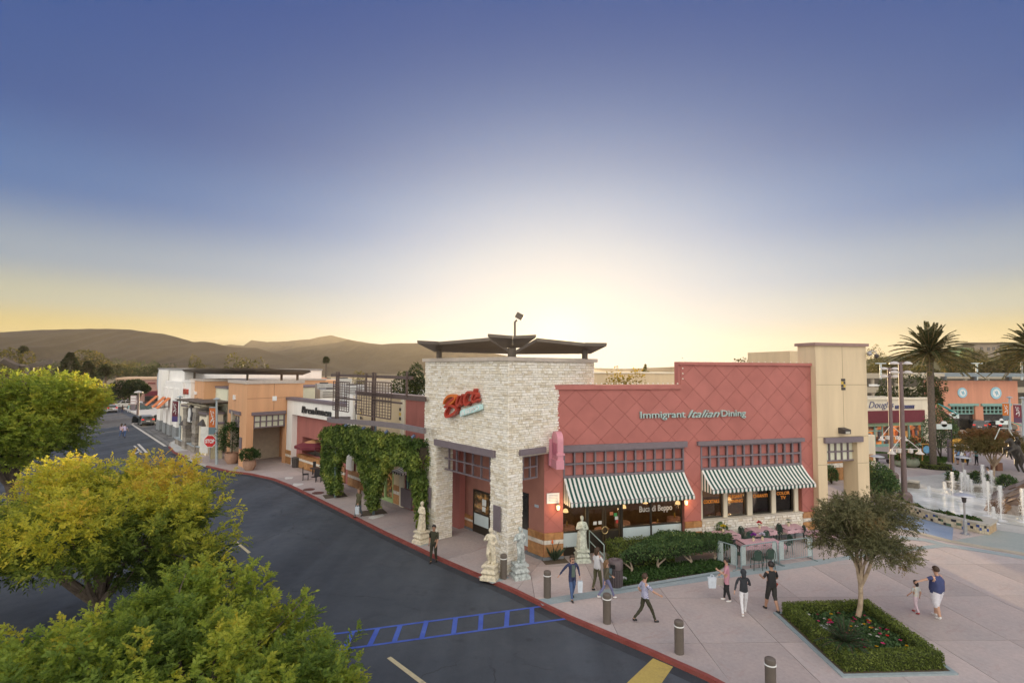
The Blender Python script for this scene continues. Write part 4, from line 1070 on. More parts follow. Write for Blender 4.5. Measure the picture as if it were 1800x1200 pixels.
cm = thing('security_camera', 'pair of dome cameras on a bracket at the beige gatehouse corner', 'camera', tuple(BF.p(b1, zB - .4, .1)))
pA = BF.p(b1, zB - .35, .05); mb = MB(); mb.tube([pA, pA + Vector((.25, -.1, .1)), pA + Vector((.42, -.12, .05)), pA + Vector((.45, -.12, -.08))], .03, 6); mb.obj('bracket', mat('grey_metal', (.35, .35, .36), .4, .1, metal=.6), cm, world=True)
MB().sphere(pA + Vector((.46, -.12, -.2)), .13, 0, 10, 6).obj('dome', IRON, cm, world=True)
MB().sphere(pA + Vector((.02, -.2, -.08)), .13, 0, 10, 6).obj('dome', mat('grey_metal', (.35, .35, .36)), cm, world=True)
pb = PF.offset(-11)
PW = thing('passage_back_wall', 'brown stone and cream wall seen through the beige passage', 'wall', tuple(pb.p(pb.u(1475, 850), 0)))
P('wall', pb, pb.u(1440, 830), pb.u(1540, 830), 0, 3.6, -.3, 0, CREAM, PW)
tile_band(pb, pb.u(1445, 830), pb.u(1535, 830), 0.02, 2.0, .05, PW, .9)
# ================================================================ shops along the street, left of the tower
F1 = Facade(G(735, 901), G(597, 847))
F2 = Facade(G(597, 847), G(497, 812))
sh = thing('red_beige_shop', 'low shop with red panel and beige wall behind the ivy arches', 'building', tuple(F1.a))
uA, uB = F1.u(757, 800), F1.u(626, 800)
uP0, uP1 = F1.u(713, 750), F1.u(706, 750)
zt = F1.z(728, 701); ztc = F1.z(728, 694.5)
mb = MB(); mb.fbox(F1, uA - 3, uP0, 0, zt, -.4, 0); mb.obj('red_wall', REDST, sh, world=True)
P('pilaster', F1, uP0, uP1, 0, zt, -.4, .10, CREAM, sh)
du0, du1 = F1.u(692, 850), F1.u(659, 850); zd = F1.z(680, 806)
mb = MB()
for a, b, c, d in [(uP1, du0, 0, zt), (du1, uB, 0, zt), (du0, du1, zd, zt)]: mb.fbox(F1, a, b, c, d, -.4, 0)
mb.obj('beige_wall', BEIGE, sh, world=True)
P('coping', F1, uA - 3, uB + .1, zt, ztc, -.5, .14, TRIM, sh)
P('roof', F1, uA - 3, uB, zt - .6, zt - .5, -12, -.4, ROOFW, sh)
P('back_wall', F1, uA - 3, uB, 0, zt - .1, -12.3, -12, CREAM, sh)
zd_ = zd
dpart = bpy.data.objects.new('shop_front', None); COL.objects.link(dpart); dpart.parent = sh; dpart.matrix_parent_inverse = root_matrix(sh).inverted()
dm_ = F1.u(677.5, 850)
bars = [(du0, du0 + .1, 0, zd), (du1 - .1, du1, 0, zd), (dm_ - .09, dm_ + .09, 0, zd), (du0 + .1, dm_ - .09, 2.25, 2.4), (du0 + .1, dm_ - .09, 0, .25), (dm_ + .09, du1 - .1, 1.05, 1.15), (dm_ + .09, du1 - .1, 0, .1), (du0 + .1, du1 - .1, zd - .1, zd)]
mb = MB()
for k, (a, b, c, d) in enumerate(bars): mb.fbox(F1, a, b, c, d, -.15 - .002 * k, .04 + .003 * (k % 3))
link('frame', mb.mesh('frame', GTRIM), dpart, world=True)
link('glass', MB().fbox(F1, du0 + .02, du1 - .02, .02, zd - .02, -.12, -.08).mesh('glass', GLASSW), dpart, world=True)
tile_band(F1, F1.u(706, 870), F1.u(692.5, 870), .05, 1.25, .06, sh, .8)
tile_band(F1, F1.u(658.5, 860), F1.u(612, 860), .05, 1.25, .06, sh, .8)
P('window_glass', F1, F1.u(722, 860), F1.u(714, 850), 1.3, 2.7, .0, .05, GLASS, sh)
P('window_frame', F1, F1.u(718.6, 850), F1.u(717.6, 850), 1.3, 2.7, .051, .09, TEALT, sh)
P('window_box', F1, F1.u(726, 880), F1.u(708, 870), .1, 1.25, .02, .16, TRIM, sh)
awning(F1, F1.u(725, 840), F1.u(706, 840), F1.z(715, 822), F1.z(718, 836, .8), .8, 9, 'small black and white striped awning behind the right ivy arch', 'x', None, .12, AWW, mat('charcoal_canvas', (.04, .05, .055), .8, .1))
for x in (637, 706):
 pz = F1.z(x, 722); u = F1.u(x, 722)
 for k in range(3): P('diamond_tile', F1, u - .1, u + .1, pz - .3 * k, pz - .3 * k + .2, .1, .13, IRON if k % 2 == 0 else YEL, sh)
P('pilaster', F1, F1.u(622, 820), F1.u(612, 820), 1.25, zt - .1, .001, .18, WHITE, sh)
wsb = thing('white_shop', 'white shop with black letter sign over a red recessed front', 'building', tuple(F2.a))
v0, v1 = F2.u(627, 800), F2.u(502.5, 800)
zw = F2.z(560, 709); zwc = F2.z(560, 703.5); zso = F2.z(555, 735)
P('fascia', F2, v0, v1, zso, zw, -.5, .0, WHITE, wsb)
P('coping', F2, v0 - .05, v1 + .15, zw, zwc, -.6, .12, TRIM, wsb)
P('pier', F2, F2.u(512, 780), v1, 0, zso, -.5, .0, WHITE, wsb)
r0, r1 = F2.u(606, 800), F2.u(512, 780)
rz = F2.z(545, 770, -.5)
ra, rb = F2.u(571, 790, -.5), F2.u(531, 790, -.5)
mb = MB()
for a, b, c, d in [(r0, ra, 0, zso), (rb, r1, 0, zso), (ra, rb, rz, zso), (ra, rb, 0, 1.2)]: mb.fbox(F2, a, b, c, d, -.8, -.5)
mb.obj('red_wall', REDST, wsb, world=True)
P('recess_back', F2, ra - .2, rb, 1.2, rz, -2.0, -1.8, REDST, wsb)
P('recess_side', F2, rb, rb + .2, 1.2, rz, -1.8, -.8, REDST, wsb)
P('window_glass', F2, ra - .1, ra + 1.3, 1.25, rz - .05, -1.78, -1.7, GLASS, wsb)
P('window_frame', F2, ra + 1.3, ra + 1.9, 1.2, rz, -1.78, -1.6, TEALT, wsb)
P('red_wall', F2, v0, r0, 0, zso, -.8, -.1, REDST, wsb)
P('window_glass', F1, F1.u(611, 810), F1.u(604, 810), 1.6, 3.3, .0, .05, GLASS, sh)
tile_band(F2, r0, F2.u(522, 800), .05, 1.2, -.42, wsb, .8)
tile_band(F2, F2.u(512, 780), v1, .05, 1.3, .06, wsb, .8)
P('roof', F2, v0, v1, zw - .5, zw - .4, -16, -.5, ROOFW, wsb)
P('side_wall', F2, v1 - .3, v1, 0, zw, -16, -.5, WHITE, wsb)
sg2 = thing('black_letter_sign', 'black letter sign on the white shop fascia', 'sign', tuple(F2.p(F2.u(558, 720), F2.z(558, 720), .05)))
BLK = mat('black_letter', (.03, .035, .04), .4, .1, 4)
sign_text('letters', 'Bren', F2, F2.u(532, 722), F2.u(553, 722), F2.z(543, 726.5), .62, .02, BLK, sg2, .1, .12, 0, .008)
sign_text('letters', 'Innen', F2, F2.u(555, 724), F2.u(583, 728), F2.z(569, 730), .62, .02, BLK, sg2, .1, .12, 0, .008)
ROOFU = mat('rooftop_unit_metal', (.45, .46, .45), .5, .15, 4, .1, 10, metal=.3)
def rooftop(px, py, d, w, h, l, label, dark=False):
 p = D(px, py, d); zb = p.z - h / 2
 t = thing('rooftop_unit', label, 'air conditioner', (p.x, p.y, zb - .2), .5, 'air conditioning units on the white roofs')
 mb = MB(); mb.box((0, 0, h / 2 + .2), (w, l, h)); mb.obj('housing', ROOFU, t)
 mb = MB(); 
 for k in range(5): mb.box((0, -l / 2 - .01, .2 + h * (.25 + .14 * k)), (w * .8, .04, .06))
 mb.obj('louvre', IRON, t); MB().lathe([(min(w, l) * .33, 0), (min(w, l) * .33, .12), (.02, .13)], 12, (0, 0, h + .2)).obj('fan', IRON, t)
 MB().box((0, 0, .1), (w * .9, l * .9, .2)).obj('base', IRON, t)
rb_ = thing('roof_block', 'long low white roofed block behind the street shops', 'building', tuple(G(560, 790)))
FR = Facade(F2.p(v0 + 3, 0, -17), F2.p(v1 + 16, 0, -17))
P('wall', FR, -6, FR.len + 14, 0, FR.z(560, 692), -14, 0, WHITE, rb_)
P('parapet', FR, -6, FR.len + 14, FR.z(560, 692), FR.z(560, 686), -14, -13.6, WHITE, rb_)
for x, y, d, w, h, l, tx in [(569, 695, 57, 1.6, 2.6, 1.4, 'grey cooling unit nearest the tan building on the white roof'), (583, 697, 55, 2.6, 1.6, 1.8, 'wide grey unit on the white roof behind the letter sign'), (545, 688, 66, 2.4, 1.1, 1.6, 'low pale unit at the far end of the white roof'), (536, 681, 74, 3.0, 1.5, 2, 'grey unit beside the tan building top on the far roof'), (575, 673, 85, 2.5, 1.4, 2, 'distant grey unit on the roof line under the tall palm'), (604, 682, 60, 1.5, 2.2, 1.5, 'boxy unit on the white roof behind the trellis screen'), (618, 690, 52, 2.2, 1.5, 1.6, 'unit half hidden behind the brown trellis screen')]:
 rooftop(x, y, d, w, h, l, tx)
# ================================================================ pergola: ivy arches, posts, curved beam, trellis screens
PV = Facade(G(745, 948), G(589, 872))
pg = thing('trellis_pergola', 'brown steel trellis pergola with a curved beam above the ivy', 'pergola', tuple(G(656, 901)))
def pv(x, y, o=0): 
 u, z = PV.at(x, y, o); return PV.p(u, z, o)
line = [(746, 757), (705, 749), (660, 744), (620, 741), (597, 740), (583, 739), (577, 737)]
pts = [pv(x, y, .35 + .4 * math.sin(i * .5)) for i, (x, y) in enumerate(line)]
pts += [PV.p(PV.u(577, 737), PV.z(577, 736), -.2), PV.p(PV.u(584, 735), PV.z(580, 735), -.6), PV.p(PV.u(597, 735), PV.z(590, 735), -.7)]
mb = MB()
for a, b in zip(pts[:-1], pts[1:]):
 d = (b - a).normalized(); n = Vector((-d.y, d.x, 0)) * .09; e = d * .03
 mb.hexa([a - n - e + Vector((0, 0, -.14)), b - n + e + Vector((0, 0, -.14)), b + n + e + Vector((0, 0, -.14)), a + n - e + Vector((0, 0, -.14)), a - n - e + Vector((0, 0, .14)), b - n + e + Vector((0, 0, .14)), b + n + e + Vector((0, 0, .14)), a + n - e + Vector((0, 0, .14))])
mb.obj('curved_beam', mat('grey_steel_beam', (.20, .175, .185), .5, .1, 4, .05, 20), pg, world=True)
for x0, yb, yt, n in [(589, 872, 800, 0), (656, 901, 815, 0)]:
 p = G(x0, yb); t = pv(x0, yt)
 MB().tube([p + Vector((.12, -.35, 0)), Vector((p.x + .12, p.y - .35, PV.z(x0, 748)))], .085, 10).obj('post', STEELB, pg, world=True)
for x, yt, yb in [(591, 653, 737), (594.5, 653, 737), (655, 654, 757), (659, 655, 757), (643, 656, 690), (714.5, 653, 697)]:
 u = PV.u(x, 700); MB().fbox(PV, u - .045, u + .045, PV.z(x, yb), PV.z(x, yt), -.05, .05).obj('mast', TRELL, pg, world=True)
for x0, x1, y, w in [(580, 722, 661.5, .09), (626, 745, 696, .13), (591, 632, 701, .05), (655, 703, 706, .05)]:
 ua, ub = PV.u(x1, y), PV.u(x0, y); z = PV.z((x0 + x1) / 2, y)
 MB().fbox(PV, ua, ub, z - w, z + w, -.17, -.06).obj('cross_beam', TRELL, pg, world=True)
def screen(x0, x1, y0, y1, nx, ny):
 ua, ub = PV.u(x1, (y0 + y1) / 2), PV.u(x0, (y0 + y1) / 2); z0, z1 = PV.z((x0 + x1) / 2, y1), PV.z((x0 + x1) / 2, y0)
 s = bpy.data.objects.new('trellis_screen', None); COL.objects.link(s); s.parent = pg; s.matrix_parent_inverse = root_matrix(pg).inverted()
 for i in range(nx + 1):
  u = ua + (ub - ua) * i / nx; w = .035 if i in (0, nx) else .018
  link('vertical_bar', MB().fbox(PV, u - w, u + w, z0, z1, .06, .09).mesh('vertical_bar', TRELL), s, world=True)
 for i in range(ny + 1):
  z = z0 + (z1 - z0) * i / ny; w = .035 if i in (0, ny) else .018
  link('horizontal_bar', MB().fbox(PV, ua, ub, z - w, z + w, .091, .12).mesh('horizontal_bar', TRELL), s, world=True)
screen(587.5, 615.5, 671, 721.5, 7, 12)
screen(629, 689.5, 671, 731.5, 13, 12)
IVY = leafmat('ivy_leaf', [(0, (.06, .11, .025)), (.45, (.15, .22, .045)), (.8, (.28, .35, .07)), (1, (.42, .45, .09))], .3)
ivy_px = [(571, 770), (574, 756), (582, 749), (600, 746), (630, 751), (660, 757), (700, 765), (746, 776), (746, 960), (738, 930), (733, 890), (727, 852), (720, 828), (706, 816), (692, 816), (681, 826), (671, 845), (666, 868), (664, 890), (656, 897), (649, 888), (646, 866), (640, 843), (632, 815), (622, 798), (613, 794), (604, 800), (598, 815), (596, 835), (599, 855), (597, 868), (583, 867), (575, 850), (568, 832), (568, 800)]
ivp = [PV.at(x, y) for x, y in ivy_px]
def inpoly(u, z, poly):
 c = np.zeros(len(u), bool); n = len(poly)
 for i in range(n):
  (x1, y1), (x2, y2) = poly[i], poly[(i + 1) % n]
  hit = ((y1 > z) != (y2 > z)) & (u < (x2 - x1) * (z - y1) / ((y2 - y1) + 1e-12) + x1)
  c ^= hit
 return c
ivt = thing('ivy_arches', 'dense green ivy grown over arches along the pavement', 'ivy', tuple(G(656, 901)))
us, zs_ = np.array([p[0] for p in ivp]), np.array([p[1] for p in ivp])
n = 60000
uu = RNG.uniform(us.min() - .1, us.max() + .1, n); zz = RNG.uniform(0, zs_.max() + .1, n)
wob = np.array([mnoise.noise((a * 1.3, b * 1.3, 0)) for a, b in zip(uu, zz)])
k = inpoly(uu + wob * .10, zz + wob * .07, ivp)
uu, zz, wob = uu[k], zz[k], wob[k]
o_ = RNG.uniform(-1, 1, len(uu)); o_ = np.sign(o_) * np.abs(o_) ** .6 * np.where(zz > PV.z(660, 800), .48, .2) * (1 + wob * .35)
fa, fd, fn = np.array(PV.a), np.array(PV.d), np.array(PV.n)
c = fa + uu[:, None] * fd + o_[:, None] * fn; c[:, 2] = zz
dr_ = RNG.normal(size=c.shape) * .7 + fn * np.sign(o_)[:, None] * .5 + np.array([0, 0, -.5])
tn = np.clip(.35 + wob * .7 + RNG.normal(size=len(uu)) * .16 + .25 * np.exp(-((uu - PV.u(690, 790)) / 2.0) ** 2), 0, 1)
me = leaf_mesh('foliage', c, dr_, RNG.uniform(.11, .2, len(c)), RNG.uniform(.09, .15, len(c)), tn, IVY)
o = link('foliage', me, ivt, world=True); stuff(o)
core_m = mat('ivy_stem', (.05, .04, .025), .9, .2, 6)
mb = MB()
for q in [[(590, 868), (586, 840), (583, 800), (588, 770), (612, 772), (640, 775), (690, 790), (742, 800)], [(656, 896), (654, 850), (650, 810), (650, 775)], [(741, 950), (736, 890), (738, 840), (742, 800)], [(589, 868), (592, 830), (600, 790)], [(657, 896), (662, 850), (676, 810)]]:
 mb.tube([pv(x, y) for x, y in q], [.14] + [.1] * (len(q) - 1), 6)
mb.obj('stem', core_m, ivt, world=True)
mb = MB(); 
q = [(578, 762), (600, 757), (660, 768), (745, 787)]; r = [(580, 785), (604, 788), (655, 800), (745, 808)]
for (a, b), (c_, d_) in zip(zip(q[:-1], q[1:]), zip(r[:-1], r[1:])):
 for o in (0,):
  pa, pb, pc, pd_ = pv(*a), pv(*b), pv(*d_), pv(*c_)
  nn = PV.n * .22
  mb.hexa([pd_ - nn, pc - nn, pc + nn, pd_ + nn, pa - nn, pb - nn, pb + nn, pa + nn])
mb.obj('trellis_core', core_m, ivt, world=True)
for i, (x, y) in enumerate([(606, 749), (637, 754), (677, 761), (724, 769)]):
 p = pv(x, y, .3); t = thing('spotlight', ['leftmost small blue spotlight on top of the ivy', 'second small blue spotlight from the left along the ivy top', 'third small blue spotlight along the ivy top by the steel masts', 'small blue spotlight on the ivy nearest the stone tower'][i], 'spotlight', tuple(p), .6, 'spotlights along the top of the ivy')
 mb = MB(); mb.tube([(0, 0, .02), (.12, -.1, .14)], .08, 8); mb.obj('can', mat('blue_lamp_can', (.12, .18, .30), .4, .1), t); MB().tube([(0, 0, -.2), (0, 0, .02)], .02, 6).obj('stem', IRON, t)
# ================================================================ tan corner building
TA = Facade(G(430.5, 823), G(531, 809.5))
TB = Facade(G(430.5, 823), G(430.5, 823) + STREET * 10)
tn_ = thing('tan_building', 'tan stucco corner building with open arcade across the street junction', 'building', tuple(TA.a))
zT = TA.z(480, 674); zTc = TA.z(480, 669)
aw = TA.u(531.5, 740)
a0_, a1_ = TA.u(444.5, 780), TA.u(501, 780); zo_ = TA.z(472, 750)
mb = MB()
zl_ = TA.z(472, 729)
for a, b, c, d in [(0, a0_, 0, zl_), (a1_, aw, 0, zl_), (0, aw, zl_, zT)]: mb.fbox(TA, a, b, c, d, -.6, 0)
mb.obj('wall', TAN, tn_, world=True)
bL = TB.u(400, 740); b0_, b1_ = TB.u(420, 780), TB.u(404, 780); zlb = TB.z(411, 729)
mb = MB()
for a, b, c, d in [(.6, b0_, 0, zlb), (b1_, bL, 0, zlb), (.6, bL, zlb, zT)]: mb.fbox(TB, a, b, c, d, -.6, 0)
mb.obj('wall', TAN, tn_, world=True)
P('coping', TA, -.1, aw + .1, zT, zTc, -.7, .1, mat('pale_coping', (.52, .46, .40)), tn_)
P('coping', TB, .7, bL, zT, zTc, -.7, .1, mat('pale_coping', (.52, .46, .40)), tn_)
MB().prism([tuple(q)[:2] for q in (TA.p(.6, 0, -.6), TA.p(aw, 0, -.6), TA.p(aw, 0, -9), TB.p(bL, 0, -.6))], zT - .5, zT - .4).obj('roof', ROOFG, tn_, world=True)
P('back_wall', TA, .3, aw, 0, zl_ + .2, -4.2, -4, mat('greige_stucco', (.55, .48, .38), .9, .1), tn_)
P('side_wall', TA, aw - .3, aw, 0, zT, -9, -.61, TAN, tn_)
P('ceiling', TA, .61, aw - .3, zl_ + .21, zl_ + .3, -4, -.61, TAN, tn_)
P('lintel', TA, TA.u(443, 725, .1), TA.u(503, 725, .1), TA.z(472, 728.5, .1), TA.z(472, 723, .1), -.02, .12, TRIM, tn_)
P('lintel', TB, TB.u(422, 725, .1), TB.u(402.5, 725, .1), TB.z(412, 727.5, .1), TB.z(412, 721.5, .1), -.02, .12, TRIM, tn_)
grid('grid_window', TA.offset(-.1), a0_ + .1, a1_ - .1, TA.z(472, 750), TA.z(472, 729.5), 5, 2, .09, -.05, .05, TRIM, tn_, PALEG, -.1)
grid('grid_window', TB.offset(-.1), b0_ + .1, b1_ - .1, TB.z(411, 748), TB.z(411, 728.5), 4, 2, .09, -.05, .05, TRIM, tn_, PALEG, -.1)
for x, y in [(482, 700)]: P('wall_light', TA, TA.u(x - 3.5, y), TA.u(x + 3.5, y), TA.z(x, y + 4), TA.z(x, y - 4), .0, .12, WPL, tn_)
P('wall_light', TB, TB.u(414.5, 698), TB.u(411.5, 698), TB.z(413, 702), TB.z(413, 694), 0, .12, WPL, tn_)
P('score_line', TA, .02, aw, TA.z(480, 699) - .02, TA.z(480, 699) + .02, -.01, .004, mat('tan_joint', (.30, .15, .08), .95, .1), tn_)
P('score_line', TA, TA.u(482, 690) - .02, TA.u(482, 690) + .02, zl_ + .4, zT, -.01, .005, mat('tan_joint', (.30, .15, .08)), tn_)
P('wall_plate', TB, TB.u(425, 790), TB.u(421, 790), TB.z(423, 788), TB.z(423, 768), .0, .06, TRIM, tn_)
wc = thing('wing_canopy', 'long dark wing canopy on struts above the tan building roof', 'canopy', tuple(D(440, 660, 56)))
MB().slab([D(322, 652, 66), D(350, 649.5, 63), D(460, 650, 52), D(547, 653.5, 50), D(532, 659, 56), D(330, 657, 72)], .25).obj('sheet', CANP, wc, world=True)
for x, y, d in [(342, 656, 68), (435, 659, 60), (495, 659, 57), (523, 658, 55)]:
 t = D(x, y, d); MB().tube([(t.x, t.y, 5.5), (t.x, t.y, t.z + .1)], .13, 8).obj('strut', CANP, wc, world=True)
FL = Facade(G(430.5, 823), G(430.5, 823) + STREET * 40)
def front(name, label, x0, x1, ytop, m, cap=TRIM, off=0.0, depth=14, ch=3):
 u0, u1 = FL.u(x1, 720, off), FL.u(x0, 720, off); xm = (x0 + x1) / 2; z1 = FL.z(xm, ytop, off); zc = FL.z(xm, ytop - ch, off)
 t = thing(name, label, 'building', tuple(FL.p((u0 + u1) / 2, 0, off)))
 P('wall', FL, u0, u1, 0, z1, off - depth, off, m, t); P('coping', FL, u0 - .1, u1 + .1, z1, zc, off - depth - .1, off + .1, cap, t)
 return t, u0, u1, z1
t, u0, u1, z1 = front('green_shop', 'pale green shop front between tan walls down the street', 357, 399, 681, PALEG, TRIM, -1.2)
P('shop_window', FL, u0 + .5, u1 - .5, .6, 3.0, -1.21, -1.15, GLASS, t); P('fascia', FL, u0, u1, FL.z(380, 745, -1.2), FL.z(380, 726, -1.2), -1.2, -.9, mat('green_fascia', (.28, .33, .28), .8, .1), t)
t, u0, u1, z1 = front('tan_shop', 'narrow tan shop front beside the white sign tower', 334, 357, 669, TAN, mat('pale_coping', (.52, .46, .40)), 0)
P('wall_light', FL, FL.u(346.5, 690), FL.u(343.5, 690), FL.z(345, 693), FL.z(345, 688), 0, .15, WPL, t); P('shop_window', FL, u0 + .4, u1 - .4, .5, 3.0, .005, .06, GLASS, t)
t, u0, u1, z1 = front('white_sign_tower', 'white tower wall with a red letter sign down the street', 320, 334, 671, WHITE, WHITE, .4)
u, z = FL.at(327, 692, .4)
sign_text('sign_letters', 'M&', FL, FL.u(331.5, 690, .4), FL.u(322, 690, .4), FL.z(327, 691.5, .4), FL.z(327, 683.5, .4) - FL.z(327, 691.5, .4), .44, RED, t, .15, 0, 0, .06)
t, u0, u1, z1 = front('white_store', 'tall white store with orange awnings far down the street', 276, 322, 650, WHITE, mat('grey_coping', (.30, .30, .30), .8, .1), -.2, 18)
P('lower_front', FL, FL.u(321, 700, .6), FL.u(290, 700, .6), 3.2, FL.z(303, 670, .6), -.19, .6, WHITE, t)
for x0, x1 in [(276, 281.5), (287, 292), (295, 300), (305, 311)]:
 a, b = FL.u(x1, 730, .7), FL.u(x0, 730, .7)
 P('pier', FL, a, b, 1.4, 6.2 if x0 > 280 else z1, -.15, .72, WHITE, t); P('pier_base', FL, a - .05, b + .05, 0, 1.4, -.15, .78, mat('grey_stone_base', (.24, .26, .27), .9, .15, 4), t)
for x0, x1 in [(282, 287), (292.5, 295), (300.5, 305)]:
 a, b = FL.u(x1, 720, .3), FL.u(x0, 720, .3)
 P('shop_window', FL, a, b, .3, 4.2, -.18, .1, GLASS, t); P('clerestory', FL, a, b, FL.z(290, 700), FL.z(290, 689), -.18, .15, GLASS, t)
p = FL.p(FL.u(281, 670), FL.z(280, 670), 0); 
mb = MB(); mb.lathe([(1.5, 0), (1.5, .2), (.001, .22)], 20); o = mb.obj('round_badge', mat('grey_badge', (.42, .47, .50), .5, .2, 2), t, world=True)
n_ = FL.n.copy(); R = n_.to_track_quat('Z', 'Y').to_matrix().to_4x4(); me = o.data; me.transform(Matrix.Translation(FL.p(FL.u(279.5, 669), FL.z(279.5, 669), -.15)) @ R)
ORC = mat('orange_canvas', (.62, .19, .06), .8, .08)
for i, (x0, x1, y) in enumerate([(270, 281, 696), (283, 294, 698), (291, 303, 699.5)]):
 uc_ = FL.u((x0 + x1) / 2 + 4, 700, .5)
 a = thing('orange_awning', ['orange awning at the far corner of the white store', 'middle orange awning on the white store', 'orange awning on the white store nearest the maroon banner'][i], 'awning', tuple(FL.p(uc_, FL.z(288, y), .8)), 0, 'orange awnings on the white store')
 zt_ = FL.z((x0 + x1) / 2, y - 2, .5); zf_ = zt_ - 1.35
 MB().slab([FL.p(uc_ - .95, zt_, .75), FL.p(uc_ + .95, zt_, .75), FL.p(uc_ + .95, zf_, 2.1), FL.p(uc_ - .95, zf_, 2.1)], .06).obj('canvas', ORC, a, world=True)
 mb = MB(); mb.tube([FL.p(uc_ - .6, zf_ + .2, .74), FL.p(uc_ - .6, zf_, 2.0)], .04, 5); mb.tube([FL.p(uc_ + .6, zf_ + .2, .74), FL.p(uc_ + .6, zf_, 2.0)], .04, 5); mb.obj('arm', IRON, a, world=True)
blk = thing('tan_roof_block', 'tan and yellow upper walls behind the pale green shop', 'building', tuple(FL.p(12, 0, -10)))
P('wall', FL, FL.u(402, 670, -4), FL.u(334, 670, -4), 0, FL.z(368, 668, -4), -20, -6, TAN, blk)
P('upper_wall', FL, FL.u(402, 670, -6), FL.u(360, 670, -6), FL.z(368, 668, -4), FL.z(368, 663, -6), -20, -8, SALMON, blk)
PO = Facade(G(368, 801), G(318, 784))
po = thing('stone_portico', 'cream entrance portico with stone piers and a round sign', 'portico', tuple(PO.p(PO.u(343, 790), 0)))
DST = piecemat('rubble_stone', [(.16, .14, .12), (.28, .25, .21), (.40, .37, .32), (.22, .2, .18)], .9, .5, 14, 5)
for x0, x1, yt, m, o in [(318, 329, 714, CREAM, 0), (353, 367, 727, CREAM, .2)]:
 a, b = PO.u(x1, 770), PO.u(x0, 770)
 P('pier', PO, a, b, 0, PO.z((x0 + x1) / 2, yt), -1.3, o, m, po)
 P('pier_cap', PO, a - .1, b + .1, PO.z((x0 + x1) / 2, yt), PO.z((x0 + x1) / 2, yt - 3), -1.4, o + .1, TRIM, po)
 zc = PO.z((x0 + x1) / 2, 742); MB().hexa([PO.p(a + .25, zc - .3, o + .35), PO.p(b - .25, zc - .3, o + .35), PO.p(b - .25, zc - .3, o), PO.p(a + .25, zc - .3, o), PO.p((a + b) / 2 - .05, zc + .35, o + .1), PO.p((a + b) / 2 + .05, zc + .35, o + .1), PO.p((a + b) / 2 + .05, zc + .35, o), PO.p((a + b) / 2 - .05, zc + .35, o)]).obj('lantern_hood', IRON, po, world=True)
for x0, x1 in [(328, 333.5), (345, 351.5)]:
 a, b = PO.u(x1, 770), PO.u(x0, 770); zt_ = PO.z((x0 + x1) / 2, 716); z = 0; kk = 0
 while z < zt_ - .1:
  h = min(random.uniform(.3, .5), zt_ - z)
  quadpiece('stone_course', PO, a + random.uniform(-.04, .04), b + random.uniform(-.04, .04), z, z + h - .02, -.9, .45 + random.uniform(-.03, .05), DST, po); z += h
P('header', PO, PO.u(352, 720), PO.u(317, 720), PO.z(338, 735), PO.z(338, 712), -1.2, .02, CREAM, po)
P('recess', PO, PO.u(345, 770), PO.u(333, 770), 0, PO.z(338, 735), -1.2, -.8, DST, po)
P('header_stone', PO, PO.u(367, 725), PO.u(352, 720), PO.z(360, 731), PO.z(360, 721), -1.2, .25, DST, po)
P('upper_box', PO, PO.u(366, 710, -.6), PO.u(332, 710, -.6), PO.z(338, 712), PO.z(349, 709.5, -.6), -2.4, -.4, CREAM, po)
mb = MB()
for k in range(9):
 u = PO.u(369, 706) + (PO.u(323, 706) - PO.u(369, 706)) * k / 8; mb.fbox(PO, u - .07, u + .07, PO.z(347, 707), PO.z(347, 705), -3.2, .7)
mb.obj('rafters', CANP, po, world=True); P('roof_board', PO, PO.u(371, 706), PO.u(321, 706), PO.z(347, 705), PO.z(347, 703.8), -3.3, .8, CANP, po)
mb = MB(); mb.lathe([(.95, 0), (.95, .18), (.001, .2)], 20); o = mb.obj('round_sign', mat('black_white_badge', (.04, .04, .05), .5, .1), po, world=True); o.data.transform(Matrix.Translation(PO.p(PO.u(339, 727), PO.z(339, 727), .1)) @ R)
MB().fbox(PO, PO.u(342, 733), PO.u(334, 733), PO.z(338, 741), PO.z(338, 733), .1, .3).obj('sign_panel', WPL, po, world=True)
mb = MB(); mb.lathe([(.6, 0), (.6, .06), (.001, .07)], 14, (0, 0, .2)); o = mb.obj('badge_emblem', WPL, po, world=True); o.data.transform(Matrix.Translation(PO.p(PO.u(339, 726), PO.z(339, 726), .1)) @ R)
lw = thing('low_stone_wall', 'low stone planter wall in front of the cream portico', 'wall', tuple(G(335, 792)))
pts = [G(307, 779), G(340, 795), G(366, 799), G(372, 797)]
for a, b in zip(pts[:-1], pts[1:]):
 ff = Facade(a, b); L_ = ff.len; nn = max(1, int(L_ / .8))
 for i in range(nn): quadpiece('wall_stone', ff, L_ * i / nn, L_ * (i + 1) / nn - .02, 0, .62, -.4, 0, DST, lw)
 P('cap', ff, -.05, L_ + .05, .62, .74, -.5, .08, mat('blue_grey_cap', (.32, .38, .42), .8, .1), lw)
